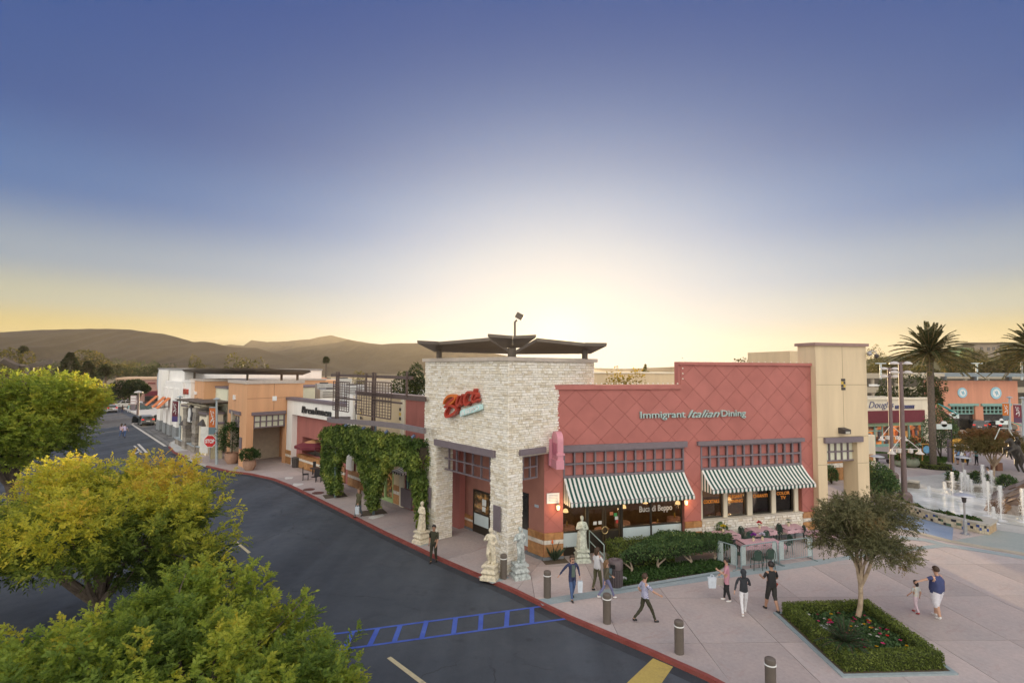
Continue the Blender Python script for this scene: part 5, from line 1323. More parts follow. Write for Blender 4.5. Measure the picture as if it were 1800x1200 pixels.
# ================================================================ far left building and road continuation
fb = Facade(G(300, 705), G(203, 707))
f_ = thing('dusky_pink_store', 'long dusky pink store at the far end of the street', 'building', tuple(fb.a))
P('wall', fb, -5, fb.u(203, 690), 0, fb.z(240, 667), -20, 0, mat('dusky_pink_stucco', (.42, .25, .21), .9, .1), f_)
P('coping', fb, -5.2, fb.u(202, 690), fb.z(240, 667), fb.z(240, 664), -20.2, .2, mat('sunset_coping', (.55, .38, .25), .9, .1), f_)
P('maroon_band', fb, -2, fb.u(255, 690), fb.z(262, 695), fb.z(262, 687), 0, .5, mat('maroon_canvas', (.16, .025, .04), .8, .1), f_)
P('shop_window', fb, -2, fb.u(255, 690), .2, fb.z(262, 696), 0, .2, GLASS, f_)
P('sign_strip', fb, fb.u(273, 673), fb.u(260, 673), fb.z(266, 674.5), fb.z(266, 672), 0, .2, mat('maroon_sign', (.2, .05, .05), .7, .1), f_)
ngon('far_road', [Vector((-160, 258, RZ)), Vector((60, 258, RZ)), Vector((60, 420, RZ)), Vector((-260, 420, RZ))], ASPH2)
# ================================================================ right side of the plaza
RB = Facade(G(1526, 786), G(1640, 781))
rb = thing('cream_shop', 'cream corner shop with maroon fascia and lit windows behind the palm', 'building', tuple(RB.a))
uL, uR = RB.u(1500, 740), RB.u(1639, 740)
zR = RB.z(1580, 702)
U_ = lambda x, y=750: RB.u(x, y)
zfa, zfb = RB.z(1575, 742), RB.z(1575, 721)
zgb = RB.z(1575, 748)
P('fascia', RB, uL, uR, zfb, zR, -.5, 0, CREAM, rb)
P('coping', RB, uL, uR + .1, zR, RB.z(1580, 699), -.6, .15, CREAM, rb)
P('corner_pier', RB, U_(1623.5), uR, 0, zfb, -.5, .06, CREAM, rb)
P('roof', RB, uL, uR - .3, zR - .8, zR - .7, -16, -.5, mat('blue_grey_roof', (.35, .39, .46), .9, .1), rb)
P('rear_parapet', RB, uL, uR, 0, RB.z(1580, 694, -12), -16.4, -16, CREAM, rb)
P('side_wall', RB, uR - .3, uR - .002, 0, zR, -16, -.5, CREAM, rb)
for k in range(6): P('side_pilaster', RB, uR, uR + .15, 2.0, zR + .05, -15.2 + 2.8 * k, -14.4 + 2.8 * k, CREAM, rb)
MAR = mat('maroon_canvas', (.16, .025, .04), .8, .08)
P('maroon_awning', RB, uL, U_(1623), zfa, zfb, .0, .25, MAR, rb)
P('green_band', RB, uL, U_(1623), zgb, zfa - .02, -.3, .02, mat('green_band_paint', (.26, .34, .22), .8, .1), rb)
wz = zgb
sfr = bpy.data.objects.new('shop_front', None); COL.objects.link(sfr); sfr.parent = rb; sfr.matrix_parent_inverse = root_matrix(rb).inverted()
for x0, x1 in [(1526, 1553), (1554, 1570), (1571, 1599), (1601, 1622.5)]:
 link('glass', MB().fbox(RB, U_(x0) + .05, U_(x1) - .05, .3, wz, -.3, -.25).mesh('glass', GLASSO), sfr, world=True)
for x in (1527, 1539.5, 1553, 1570.5, 1600, 1623):
 link('mullion', MB().fbox(RB, U_(x) - .07, U_(x) + .07, 0, wz, -.25, -.12).mesh('mullion', TEALT), sfr, world=True)
link('rail', MB().fbox(RB, U_(1527) + .07, U_(1553) - .07, RB.z(1540, 758), RB.z(1540, 756.5), -.245, -.125).fbox(RB, U_(1527) + .07, U_(1623) - .07, 0, .3, -.245, -.1).mesh('rail', TEALT), sfr, world=True)
for k in range(16):
 x = 1529 + k * 5.9; c = random.choice([(.45, .10, .03), (.6, .3, .08), (.15, .08, .04), (.5, .42, .3), (.08, .08, .1)])
 z0_ = random.uniform(.35, 1.6); P('shelf_goods', RB, U_(x), U_(x + 4), z0_, z0_ + random.uniform(.5, 1.2), -.24, -.2, mat('goods_%d' % k, c, .7, .3, 3), rb)
sgd = thing('blue_script_sign', 'dark blue script shop sign on the cream fascia behind the lamp posts', 'sign', tuple(RB.p(U_(1560), RB.z(1560, 715), .05)))
NVY = mat('navy_letter', (.07, .08, .20), .5, .1)
sign_text('letters', "Douglas", RB, RB.u(1527, 714), RB.u(1571, 714), RB.z(1550, 716.5), .8, .02, NVY, sgd, .04, .3, 0, -.01)
sign_text('letters', 'HAIR COMPANY', RB, RB.u(1573, 716), RB.u(1607, 716), RB.z(1590, 717.8), .42, .02, NVY, sgd, .08, 0, 0, .02)
SB = Facade(G(1650, 757), G(1800, 756))
sb = thing('salmon_building', 'salmon pink shop building with two pale blue medallions', 'building', tuple(SB.a))
S_ = lambda x: SB.u(x, 710)
zS = SB.z(1720, 669)
wA, wB, wC, wD = S_(1671), S_(1714), S_(1728), S_(1772)
zw1 = SB.z(1692, 713)
s0, s1 = S_(1656), S_(1790)
mb = MB()
for a, b, c, d in [(s0, wA, 0, zw1), (wB, wC, 0, zw1), (wD, s1, 0, zw1), (s0, s1, zw1, zS)]: mb.fbox(SB, a, b, c, d, -.5, 0)
mb.obj('wall', SALMON, sb, world=True)
P('roof', SB, s0, s1, zS - .7, zS - .6, -3, -.5, ROOFG, sb); P('side_wall', SB, s0, s0 + .3, 0, zS, -3, -.5, SALMON, sb); P('side_wall', SB, s1 - .3, s1, 0, zS, -3, -.5, SALMON, sb)
for a, b in ((wA, wB), (wC, wD)):
 P('lintel', SB, a - .4, b + .4, zw1, SB.z(1692, 709), .0, .25, TEALT, sb)
 P('glass', SB, a, b, 0.1, zw1, -.5, -.45, GLASS, sb)
 grid('grid_window', SB, a + .1, b - .1, SB.z(1692, 727), zw1 - .1, 6, 2, .14, -.4, -.2, TEALT, sb)
MEDB = mat('sky_blue_medallion', (.32, .60, .72), .5, .08, 2); 
RS = SB.n.to_track_quat('Z', 'Y').to_matrix().to_4x4()
for x, y, r in [(1691, 690, .78), (1750, 690.5, .92)]:
 M_ = Matrix.Translation(SB.p(SB.u(x, y), SB.z(x, y), 0)) @ RS
 md = bpy.data.objects.new('medallion', None); COL.objects.link(md); md.parent = sb; md.matrix_parent_inverse = root_matrix(sb).inverted()
 o = MB().lathe([(r, .0), (r, .1), (r * .8, .12), (.001, .12)], 24).mesh('disc', MEDB); o.transform(M_); link('disc', o, md, world=True)
 mb = MB(); mb.lathe([(r * .66, .121), (r * .66, .14), (.001, .14)], 20); o = mb.mesh('inner_disc', WPL); o.transform(M_); link('inner_disc', o, md, world=True)
 mb = MB(); mb.tube([(-r * .3, r * .3, .16), (-r * .1, -.1, .16), (r * .1, r * .25, .16), (r * .3, -r * .3, .16)], .07, 5); mb.tube([(0, -r * .45, .16), (.05, r * .4, .16)], .06, 5); o = mb.mesh('emblem', MEDB); o.transform(M_); link('emblem', o, md, world=True)
cs = thing('flat_canopy', 'long blue grey flat canopy above the salmon building', 'canopy', tuple(SB.p((s0 + s1) / 2, zS + .5)))
zc0 = SB.z(1720, 660)
MB().hexa([SB.p(s0 - 1, zc0 - .15, 1.6), SB.p(s1 + 6, zc0 - .15, 1.6), SB.p(s1 + 6, zc0 - .1, -6), SB.p(s0 + 1, zc0 - .1, -6), SB.p(s0 - 1.0, zc0 + .35, 1.6), SB.p(s1 + 6, zc0 + .35, 1.6), SB.p(s1 + 6, zc0 + .4, -6), SB.p(s0 + 1, zc0 + .4, -6)]).obj('sheet', mat('blue_grey_canopy', (.20, .25, .28), .6, .1), cs, world=True)
for x in (1667, 1720, 1782): P('strut', SB, S_(x) - .25, S_(x) + .25, zS - .1, zc0 - .1, -.9, -.3, mat('blue_grey_canopy', (.20, .25, .28)), cs)
for i, (x0, y0, x1, y1, c, lb_) in enumerate([(1657, 712, 1677, 725, (.05, .42, .42), 'turquoise canvas awning beside the cream shop corner'), (1650, 718, 1672, 733, (.42, .10, .17), 'pink canvas awning hung on the cream shop side'), (1780, 743, 1797, 748, (.03, .36, .32), 'turquoise awning under the maroon banner')]):
 d = 56 + 3 * i; a, b = D(x0, y0, d + 1), D(x1, y1, d - .6)
 t = thing('canvas_awning', lb_, 'awning', tuple((a + b) / 2)); w = Vector((.35, 1.6, .3))
 MB().slab([a - w * .5, b - w * .5, b + w * .5, a + w * .5], .06).obj('canvas', mat('awning_%d' % i, c, .8, .1), t, world=True)
 MB().tube([a - Vector((0, 0, .5)), b], .03, 5).obj('arm', IRON, t, world=True)
for i, (x, y, w, d, lb_) in enumerate([(1659.5, 749.5, 1.5, 52, 'white hanging sign board in front of the dark shrubs'), (1761, 742.5, 1.6, 70, 'pale turquoise sign board over the parked cars'), (1677, 731, 1.1, 60, 'small pale sign under the pink awning')]):
 p = D(x, y, d); t = thing('hanging_sign', lb_, 'sign', tuple(p)); h = .5
 MB().box(p, (w, .08, h)).obj('board', mat('pale_sign_board', (.68, .78, .76), .6, .06), t, world=True)
 MB().lathe([(.3, -.04), (.3, .04)], 12).obj('crest', WPL, t, world=True).data.transform(Matrix.Translation(p + Vector((0, 0, h / 2))) @ Matrix.Rotation(PI / 2, 4, 'X'))
 MB().tube([p + Vector((w / 2, .05, .3)), Vector((p.x + w / 2, p.y + .05, 0))], .05, 6).obj('post', IRON, t, world=True)
pk = Facade(G(1500, 700), G(1840, 699))
ps = thing('parking_structure', 'beige concrete car park decks behind the shops', 'building', tuple(pk.a))
for y0, y1 in [(656, 665), (680, 690), (706, 720)]: P('parapet', pk, pk.u(1440, 690), pk.u(1860, 690), pk.z(1600, y1), pk.z(1600, y0), -.5, 0, mat('parking_concrete', (.42, .37, .29), .9, .1), ps)
P('deck_shadow_wall', pk, pk.u(1440, 690), pk.u(1860, 690), 0, pk.z(1600, 660), -20, -6, mat('deck_shade_concrete', (.10, .09, .075), .9, .1), ps)  # dark colour paints the shade between the parking decks
for k in range(14): u = pk.u(1450, 690) + k * 9; P('column', pk, u, u + .8, 0, pk.z(1600, 660), -1.2, -.51, mat('parking_concrete', (.42, .37, .29)), ps)
P('sign_strip', pk, pk.u(1527, 676), pk.u(1546, 676), pk.z(1536, 678.5), pk.z(1536, 675), .0, .15, WPL, ps)
for i, (x, yt, yb) in enumerate([(1548, 639, 660), (1717, 639, 662), (1796, 636, 662)]):
 b, t = D(x, yb, 165), D(x, yt, 165)
 L_ = thing('parking_light_mast', ['pale light mast on the car park behind the beige gatehouse', 'pale light mast on the car park above the salmon building', 'pale light mast on the car park at the right picture edge'][i], 'light mast', tuple(b), 0, 'light masts on the car park')
 MB().tube([b - Vector((0, 0, 1)), t], .3, 8).obj('pole', mat('pale_mast', (.55, .62, .62), .6, .05), L_, world=True); MB().box(t + Vector((0, 0, .1)), (3.0, .8, .3)).obj('head', mat('pale_mast', (.55, .62, .62)), L_, world=True)
ngon('lawn', [G(x, y, .02) for x, y in [(1515, 791), (1560, 794), (1672, 803.5), (1662, 813), (1640, 812.5), (1600, 809), (1515, 802)]], GRASSM)
n = 9000
gx = RNG.uniform(0, 1, n); gy = RNG.uniform(0, 1, n)
q = [G(1515, 792), G(1671, 804), G(1660, 813), G(1515, 802)]
c = np.array([(q[0] * (1 - a) + q[1] * a) * (1 - b) + (q[3] * (1 - a) + q[2] * a) * b for a, b in zip(gx, gy)]); c[:, 2] = .02
GL = leafmat('grass_blade', [(0, (.035, .09, .015)), (1, (.10, .19, .03))], .3)
o = link('lawn_grass', leaf_mesh('lawn_grass', c, RNG.normal(size=c.shape) * .4 + np.array([0, 0, 1]), .12, .05, RNG.uniform(0, 1, n), GL)); tag(o, 'mown green grass strip before the cream shop', 'grass', kind='stuff')
# ================================================================ fountain
WATER = bpy.data.materials.new('fountain_water'); WATER.use_nodes = True
_b = WATER.node_tree.nodes['Principled BSDF']; _b.inputs['Base Color'].default_value = (.42, .47, .46, 1); _b.inputs['Roughness'].default_value = .08
_n = WATER.node_tree.nodes.new('ShaderNodeTexNoise'); _n.inputs['Scale'].default_value = 2.2; _n.inputs['Detail'].default_value = 5; _bp = WATER.node_tree.nodes.new('ShaderNodeBump'); _bp.inputs['Strength'].default_value = .5; _bp.inputs['Distance'].default_value = .06
_t = WATER.node_tree.nodes.new('ShaderNodeTexCoord'); WATER.node_tree.links.new(_t.outputs['Object'], _n.inputs['Vector']); WATER.node_tree.links.new(_n.outputs['Fac'], _bp.inputs['Height']); WATER.node_tree.links.new(_bp.outputs[0], _b.inputs['Normal'])
_r = WATER.node_tree.nodes.new('ShaderNodeValToRGB'); _n2 = WATER.node_tree.nodes.new('ShaderNodeTexNoise'); _n2.inputs['Scale'].default_value = .45; _n2.inputs['Detail'].default_value = 8; WATER.node_tree.links.new(_t.outputs['Object'], _n2.inputs['Vector'])
_r.color_ramp.elements[0].position = .42; _r.color_ramp.elements[0].color = (.55, .58, .55, 1); _r.color_ramp.elements[1].position = .62; _r.color_ramp.elements[1].color = (.86, .88, .86, 1)
WATER.node_tree.links.new(_n2.outputs['Fac'], _r.inputs[0]); WATER.node_tree.links.new(_r.outputs[0], _b.inputs['Base Color'])
FCONC = groundmat('wet_fountain_concrete', (.40, .40, .38), (.50, .50, .47), .3, 6, .6, .2, 50, stain=(.30, .31, .30))
ngon('fountain_floor', [G(x, y, .010) for x, y in [(1592, 838), (1655, 833), (1720, 840), (1760, 850), (1860, 860), (1930, 930), (1800, 938), (1745, 930), (1650, 912), (1600, 885), (1580, 860)]], FCONC)
wt = ngon('fountain_water', [G(x, y, .03) for x, y in [(1596, 866), (1616, 859), (1662, 856), (1740, 860), (1790, 870), (1860, 885), (1880, 915), (1800, 925), (1750, 916), (1700, 908), (1640, 897), (1610, 884)]], WATER)
CAPM = mat('pale_stone_cap', (.44, .42, .37), .85, .12, 3, .3, 30); TILEC = piecemat('mosaic_tile', [(.62, .56, .42), (.66, .60, .46), (.58, .52, .40), (.64, .57, .40), (.03, .035, .05), (.05, .10, .35), (.62, .56, .42), (.05, .14, .09), (.60, .55, .42)], .5, .15, 20, 5)
line = [(1548, 884), (1583, 897), (1627, 913), (1663, 924), (1700, 932), (1722, 937.5), (1739, 940)]
gp = [G(x, y) for x, y in line]
fw = thing('tiled_planter_wall', 'curved fountain planter wall faced with cream and dark mosaic tiles', 'planter', tuple(gp[3]))
WH = .55
res = []
for i in range(len(gp) - 1):
 for k in range(4): res.append(gp[i].lerp(gp[i + 1], k / 4))
res.append(gp[-1])
for i in range(len(res) - 1):
 f = Facade(res[i], res[i + 1])
 P('wall_core', f, 0, f.len, 0, WH - .06, -.42, -.03, CAPM, fw)
 P('cap_stone', f, -.01, f.len + .01, WH - .06, WH + .04, -.5, .07, CAPM, fw)
 nt = max(1, round(f.len / .19)); h3 = (WH - .1) / 3
 for a in range(nt):
  for b in range(3):
   dark = ((a + i + b) % 3 == 0 and random.random() < .75)
   quadpiece('mosaic_tile', f, f.len * a / nt + .008, f.len * (a + 1) / nt - .008, .03 + b * h3 + .008, .03 + (b + 1) * h3 - .008, -.03, .006, TILEC, fw, random.choice((.5, .62, .86)) if dark else random.choice((.0, .12, .25, 1.0)))
e0, e1 = gp[-1], G(1752, 931)
fe = Facade(e0, e1); P('end_wall', fe, 0, fe.len, 0, WH - .06, -.45, 0, mat('tan_stone', (.45, .33, .2), .9, .2, 5, .3, 20), fw); P('cap_stone', fe, -.06, fe.len + .1, WH - .06, WH + .042, -1.0, .07, CAPM, fw)
inner = [p + Vector((.25, 1.45, 0)) for p in gp]
for a, b in zip(inner[:-1], inner[1:]):
 f = Facade(a, b); P('inner_wall', f, 0, f.len, 0, WH - .1, -.2, 0, CAPM, fw); P('inner_cap', f, -.01, f.len + .01, WH - .1, WH - .02, -.25, .05, CAPM, fw)
so = ngon('planter_soil', [Vector((p.x, p.y, WH - .12)) for p in gp] + [Vector((p.x, p.y, WH - .12)) for p in inner[::-1]], DIRT, None); so.parent = fw; so.matrix_parent_inverse = root_matrix(fw).inverted()
SHRL = leafmat('shrub_leaf', [(0, (.02, .05, .012)), (.5, (.045, .10, .02)), (.85, (.09, .17, .035)), (1, (.30, .05, .06))], .3)
def leafblob(c0, rad, n, ln, m=None, tmean=.4, tv=.2, parent=None, name='foliage', up=.3, shell=.55):
 d = rand_dirs(n, -.6); r = RNG.uniform(shell, 1, n) ** .7
 w = np.array([mnoise.noise(tuple(v * 2.2 + np.array(c0) * .7)) for v in d])
 c = np.array(c0) + d * (r * (1 + .45 * w))[:, None] * np.array(rad)
 dd = d * .8 + RNG.normal(size=d.shape) * .6 + np.array([0, 0, up])
 return leaf_mesh(name, c, dd, RNG.uniform(.7, 1.3, n) * ln, RNG.uniform(.4, .65, n) * ln, np.clip(tmean + w * .5 + RNG.normal(size=n) * tv, 0, 1), m or SHRL)
pc = []
for i in range(len(inner) - 1):
 for k in range(900):
  q_ = gp[i].lerp(inner[i], random.uniform(.35, .82)).lerp(gp[i + 1].lerp(inner[i + 1], random.uniform(.35, .82)), random.random()); hh_ = .12 + .3 * max(0, mnoise.noise((q_.x * 1.9, q_.y * 1.9, 3)) + .35)
  pc.append((q_.x, q_.y, WH - .12 + hh_ * random.random() ** .6))
pc = np.array(pc); o = link('bedding_foliage', leaf_mesh('bedding_foliage', pc, RNG.normal(size=pc.shape) * .7 + np.array([0, 0, .6]), RNG.uniform(.08, .15, len(pc)), .06, np.clip(.5 + .5 * np.array([mnoise.noise((v[0], v[1], 9)) for v in pc]) + RNG.normal(0, .2, len(pc)), 0, 1), SHRL), fw, world=True); stuff(o)
for i, (pts_, lb_) in enumerate([([(1571, 861), (1580, 853), (1596, 848.5), (1615, 851)], 'left curved stone seat wall at the fountain pool'), ([(1664, 848), (1680, 853), (1705, 857), (1752, 859)], 'rear stone seat wall behind the fountain jets')]):
 g_ = [G(x, y + 8) for x, y in pts_]; t = thing('seat_wall', lb_, 'wall', tuple(g_[1]))
 for a, b in zip(g_[:-1], g_[1:]):
  f = Facade(a, b); P('wall', f, 0, f.len, 0, .42, -.6, 0, mat('grey_stone_wall', (.22, .20, .17), .9, .2, 5, .3, 20), t); P('cap', f, -.03, f.len + .03, .42, .52, -.68, .08, CAPM, t)
JET = bpy.data.materials.new('white_jet_water'); JET.use_nodes = True
jb = JET.node_tree.nodes['Principled BSDF']; jb.inputs['Base Color'].default_value = (.92, .94, .95, 1); jb.inputs['Roughness'].default_value = .3; jb.inputs['Alpha'].default_value = .62; jb.inputs['Transmission Weight'].default_value = .1
JL = ['jet far left, low and thin above the dark stones', 'slim jet left of the tall cluster', 'tall jet at the left of the rear cluster', 'jet in the middle of the rear cluster by the heater', 'highest jet of the rear cluster', 'jet right of the highest rear cluster jet', 'short jet at the right end of the rear cluster', 'tall thin jet before the seated person', 'shorter jet close beside the tall thin one', 'strong jet in front of the rock foot', 'tall slim jet right of the seated person', 'short spreading jet nearest the planter end', 'tall strong jet at the near right of the pool', 'jet at the right picture edge', 'low jet in front of the rear cluster']
jets = [(1633, 875, 854), (1661, 869, 846), (1675, 871, 829), (1691, 866, 829), (1697, 864, 825), (1702, 866, 834), (1708, 868, 842), (1729, 876, 816), (1731, 872, 838), (1738, 906, 845), (1744, 869, 826), (1747, 919, 890), (1760, 914, 853), (1799, 917, 858), (1690, 880, 862)]
for i, (x, yb, yt) in enumerate(jets):
 b = G(x, yb, .03); h = D(x, yt, b.y).z - .03
 t = thing('water_jet', 'white water ' + JL[i], 'water jet', (b.x, b.y, .03), 0, 'fountain water jets')
 mb = MB()
 w = .028 + .01 * (h > 1.2)
 prof = [(w * .6, 0), (w * .8, h * .3), (w * 1.1, h * .6), (w * 1.5, h * .85), (w * 1.1, h * .95), (.01, h)]
 mb.lathe(prof, 8); mb.obj('column', JET, t)
 n = int(350 + 600 * h); a = RNG.uniform(0, 2 * PI, n); tt = RNG.uniform(0, 1, n) ** .7
 rr = w * 1.0 + np.abs(RNG.normal(size=n)) * w * 3.2 * (1.2 - tt) + w * .5
 c = np.stack([rr * np.cos(a), rr * np.sin(a), h * np.minimum(1, tt * 1.02)], 1)
 me = leaf_mesh('spray', c, RNG.normal(size=(n, 3)) * .3 + np.array([0, 0, -1.]), .045, .022, np.ones(n), JET, 0); o = link('spray', me); o.parent = t
 mb = MB(); mb.lathe([(.3, 0), (.2, .02), (.08, .05), (.02, .06)], 12); mb.obj('splash', JET, t)
ROCK = piecemat('cascade_rock', [(.13, .075, .045), (.22, .12, .06), (.30, .20, .12), (.36, .33, .30), (.18, .12, .09)], .75, .8, 6, 1.6)
rk = thing('rock_cascade', 'stepped brown rock cascade under the bronze horse statue', 'rock', tuple(G(1785, 905)))
c0 = G(1790, 900)
def rock(name, c, sz, rot, seed):
 random.seed(seed)
 bm = bmesh.new(); bmesh.ops.create_cube(bm, size=1); bmesh.ops.subdivide_edges(bm, edges=bm.edges[:], cuts=3, use_grid_fill=True)
 for v in bm.verts:
  v.co += Vector((random.uniform(-.05, .05), random.uniform(-.05, .05), random.uniform(-.05, .05))) + v.co.normalized() * .1 * mnoise.noise(v.co * 2 + Vector((seed, 0, 0)))
 me = bpy.data.meshes.new(name); bm.to_mesh(me); bm.free()
 me.transform(Matrix.Translation(c) @ rot.to_4x4() @ Matrix.Diagonal((*sz, 1))); me.materials.append(ROCK); settint(me, [random.random()] * len(me.vertices))
 return link(name, me, rk, world=True)
RK = Matrix.Rotation(-.78, 3, 'Z')
tilt = Matrix.Rotation(-.62, 3, 'Y')
for k in range(16):
 a = k % 4; b = k // 4
 rock('boulder', c0 + RK @ Vector((.85 * a - 1.0 + .12 * b, 1.5 * b - .4 + .3 * (a % 2), .15 + .55 * a + .1 * b)), (1.5, 1.7, .5), RK @ tilt @ Matrix.Rotation(.3 * (k % 3), 3, 'Z'), k)
for k in range(9): rock('boulder', c0 + RK @ Vector((-.9 + .6 * k, -1.0 + .2 * (k % 3), .2 + .2 * max(0, k - 1))), (.8, .8, .8 + .3 * max(0, k - 1)), Matrix.Rotation(.7 * k, 3, 'Z'), 50 + k)
rock('boulder', c0 + RK @ Vector((3.2, 2.2, 1.0)), (3.4, 4.4, 2.6), RK, 80)
random.seed(11)
BRON = mat('dark_bronze', (.05, .045, .04), .45, .25, 6, .2, 20, metal=.6)
def capsule_mesh(name, segs, voxel, m, smooth_it=3):
 """one continuous skin round tapered capsules: (a, ra, b, rb)"""
 mb = MB()
 for a, ra, b, rb_ in segs:
  a, b = Vector(a), Vector(b)
  L_ = (b - a).length; n = 7
  if L_ < 1e-4: mb.sphere(a, ra, 0, 10, 8); continue
  d = (b - a).normalized()
  pts, rs = [], []
  for i in range(4): t = PI / 2 * (i / 3 - 1) ; pts.append(a + d * ra * math.sin(t)); rs.append(max(.002, ra * math.cos(t)))
  for i in range(4): t = PI / 2 * i / 3; pts.append(b + d * rb_ * math.sin(t)); rs.append(max(.002, rb_ * math.cos(t)))
  mb.tube(pts, rs, 10)
 me = mb.mesh(name, m)
 o = bpy.data.objects.new('tmp', me); COL.objects.link(o)
 md = o.modifiers.new('r', 'REMESH'); md.mode = 'VOXEL'; md.voxel_size = voxel; md.use_smooth_shade = True
 if smooth_it: s = o.modifiers.new('s', 'SMOOTH'); s.iterations = smooth_it; s.factor = .5
 dg = bpy.context.evaluated_depsgraph_get()
 out = bpy.data.meshes.new_from_object(o.evaluated_get(dg)); bpy.data.objects.remove(o)
 out.name = name; out.materials.clear(); out.materials.append(m) if not isinstance(m, list) else [out.materials.append(q) for q in m]
 return out
hs = D(1790, 829, 33.0)
ho = thing('horse_rider_statue', 'dark bronze rearing horse with a rider on the rock cascade', 'statue', tuple(hs), 0); ho.scale = (.85, .85, .85)
segs = [((.1, 0, 1.1), .32, (-.25, 0, 1.75), .36), ((-.25, 0, 1.75), .27, (-.5, 0, 2.3), .17), ((-.5, 0, 2.3), .15, (-.85, 0, 2.15), .09),
  ((.15, .14, 1.0), .2, (.0, .16, .5), .11), ((.0, .16, .5), .1, (.2, .16, .02), .07), ((.15, -.14, 1.0), .2, (.05, -.16, .5), .11), ((.05, -.16, .5), .1, (.25, -.16, .02), .07),
  ((-.35, .16, 1.7), .15, (-.8, .2, 1.65), .09), ((-.8, .2, 1.65), .08, (-.85, .2, 1.25), .06), ((-.35, -.16, 1.7), .15, (-.85, -.2, 1.5), .09), ((-.85, -.2, 1.5), .08, (-.95, -.2, 1.1), .06),
  ((.35, 0, 1.1), .09, (.6, 0, .5), .05), ((-.45, 0, 2.45), .05, (-.25, 0, 2.1), .09)]
link('horse', capsule_mesh('horse', segs, .045, BRON), ho)
rider = [((.05, 0, 1.6), .17, (0, 0, 2.15), .19), ((0, 0, 2.15), .08, (0, 0, 2.3), .07), ((-.02, 0, 2.42), .12, (-.02, 0, 2.46), .12), ((0, .2, 2.12), .08, (-.3, .3, 2.05), .06), ((-.3, .3, 2.05), .06, (-.55, .2, 2.2), .04), ((0, -.2, 2.12), .08, (-.2, -.32, 2.4), .06), ((-.2, -.32, 2.4), .05, (-.6, -.3, 2.7), .04), ((0, .15, 1.6), .11, (-.25, .33, 1.25), .08), ((-.25, .33, 1.25), .08, (-.1, .33, .85), .05), ((0, -.15, 1.6), .11, (-.25, -.33, 1.25), .08), ((-.25, -.33, 1.25), .08, (-.1, -.33, .85), .05)]
link('rider', capsule_mesh('rider', rider, .04, BRON), ho)
mb = MB(); mb.tube([(-.6, -.3, 2.7), (-.9, -.3, 3.2), (-1.5, -.3, 3.2), (-1.9, -.3, 2.4)], .03, 6); mb.obj('rope', mat('pale_rope', (.45, .5, .48), .7, .1), ho)
# ================================================================ lamp posts, heaters, pots, furniture of the plaza
POST = mat('mauve_brown_post', (.16, .115, .115), .55, .1, 5, .1, 20); SHADE = mat('white_lamp_shade', (.60, .57, .54), .4, .04)
def lamp_post(px, py, ptop, label):
 b = G(px, py); h = D(px - 4, ptop, b.y).z
 t = thing('lamp_post', label, 'lamp post', (b.x, b.y, 0), 0, 'tall lamp posts by the fountain')
 mb = MB(); mb.box((0, 0, .32), (.62, .62, .64)); mb.hexa([(-.31, -.31, .64), (.31, -.31, .64), (.31, .31, .64), (-.31, .31, .64), (-.2, -.2, .82), (.2, -.2, .82), (.2, .2, .82), (-.2, .2, .82)]); mb.obj('base', POST, t)
 MB().tube([(0, 0, .8), (0, 0, h)], [.17, .12], 12).obj('pole', POST, t)
 for i, (dx, dz) in enumerate([(-.45, 0), (.45, 0), (-.45, -.62), (.45, -.62)]):
  hd = MB(); hd.lathe([(.02, .14), (.16, .11), (.30, 0), (.30, -.05), (.02, -.09)], 14, (dx, -.05, h - .1 + dz)); link('lamp_head', hd.mesh('lamp_head', SHADE), t)
  MB().tube([(0, 0, h - .05 + dz), (dx, -.05, h + dz - .0)], .03, 6).obj('arm', POST, t)
 zb = 3.7
 for s in (-1, 1):
  mb = MB(); mb.tube([(0, 0, zb + .9), (s * .95, -.25, zb)], .025, 6); mb.tube([(0, 0, zb), (s * .95, -.25, zb)], .025, 6); mb.obj('bracket', SHADE, t)
  MB().lathe([(.02, .3), (.07, .24), (.1, .1), (.25, -.02), (.25, -.06), (.02, -.03)], 14, (s * .95, -.25, zb - .25)).obj('bell_shade', SHADE, t)
  MB().lathe([(.02, .26), (.14, .2), (.14, -.03), (.02, -.06)], 12, (s * .4, -.15, zb - .2)).obj('bell_shade', SHADE, t)
lamp_post(1590.5, 885, 636, 'nearer of two tall lamp posts by the tiled fountain wall')
lamp_post(1569, 847, 646, 'farther of two tall lamp posts standing left behind the fountain')
STEEL = mat('brushed_steel', (.50, .51, .52), .3, .08, 6, metal=.8)
def heater(px, py, label):
 b = G(px, py); t = thing('patio_heater', label, 'patio heater', (b.x, b.y, 0), 0, 'steel patio heaters')
 MB().lathe([(.22, 0), (.22, .06), (.1, .1), (.1, .75), (.05, .8)], 14).obj('base', STEEL, t); MB().tube([(0, 0, .1), (0, 0, 1.95)], .045, 10).obj('pole', STEEL, t)
 MB().lathe([(.07, 1.75), (.1, 1.8), (.1, 1.95), (.13, 2.02), (.13, 2.08)], 12).obj('burner', IRON, t)
 MB().lathe([(.52, 2.12), (.50, 2.15), (.2, 2.24), (.02, 2.26), (.02, 2.2), (.2, 2.18), (.51, 2.11)], 20).obj('reflector', mat('pale_reflector', (.62, .63, .64), .3, .05, metal=.5), t)
heater(1697, 939, 'steel patio heater in front of the tiled planter wall'); heater(1694, 851, 'steel patio heater behind the fountain jets near the kiosk'); heater(1543, 849, 'steel patio heater left of the lamp posts by the gatehouse')
POTM = mat('grey_green_pot', (.20, .23, .17), .8, .15, 3, .2, 20)
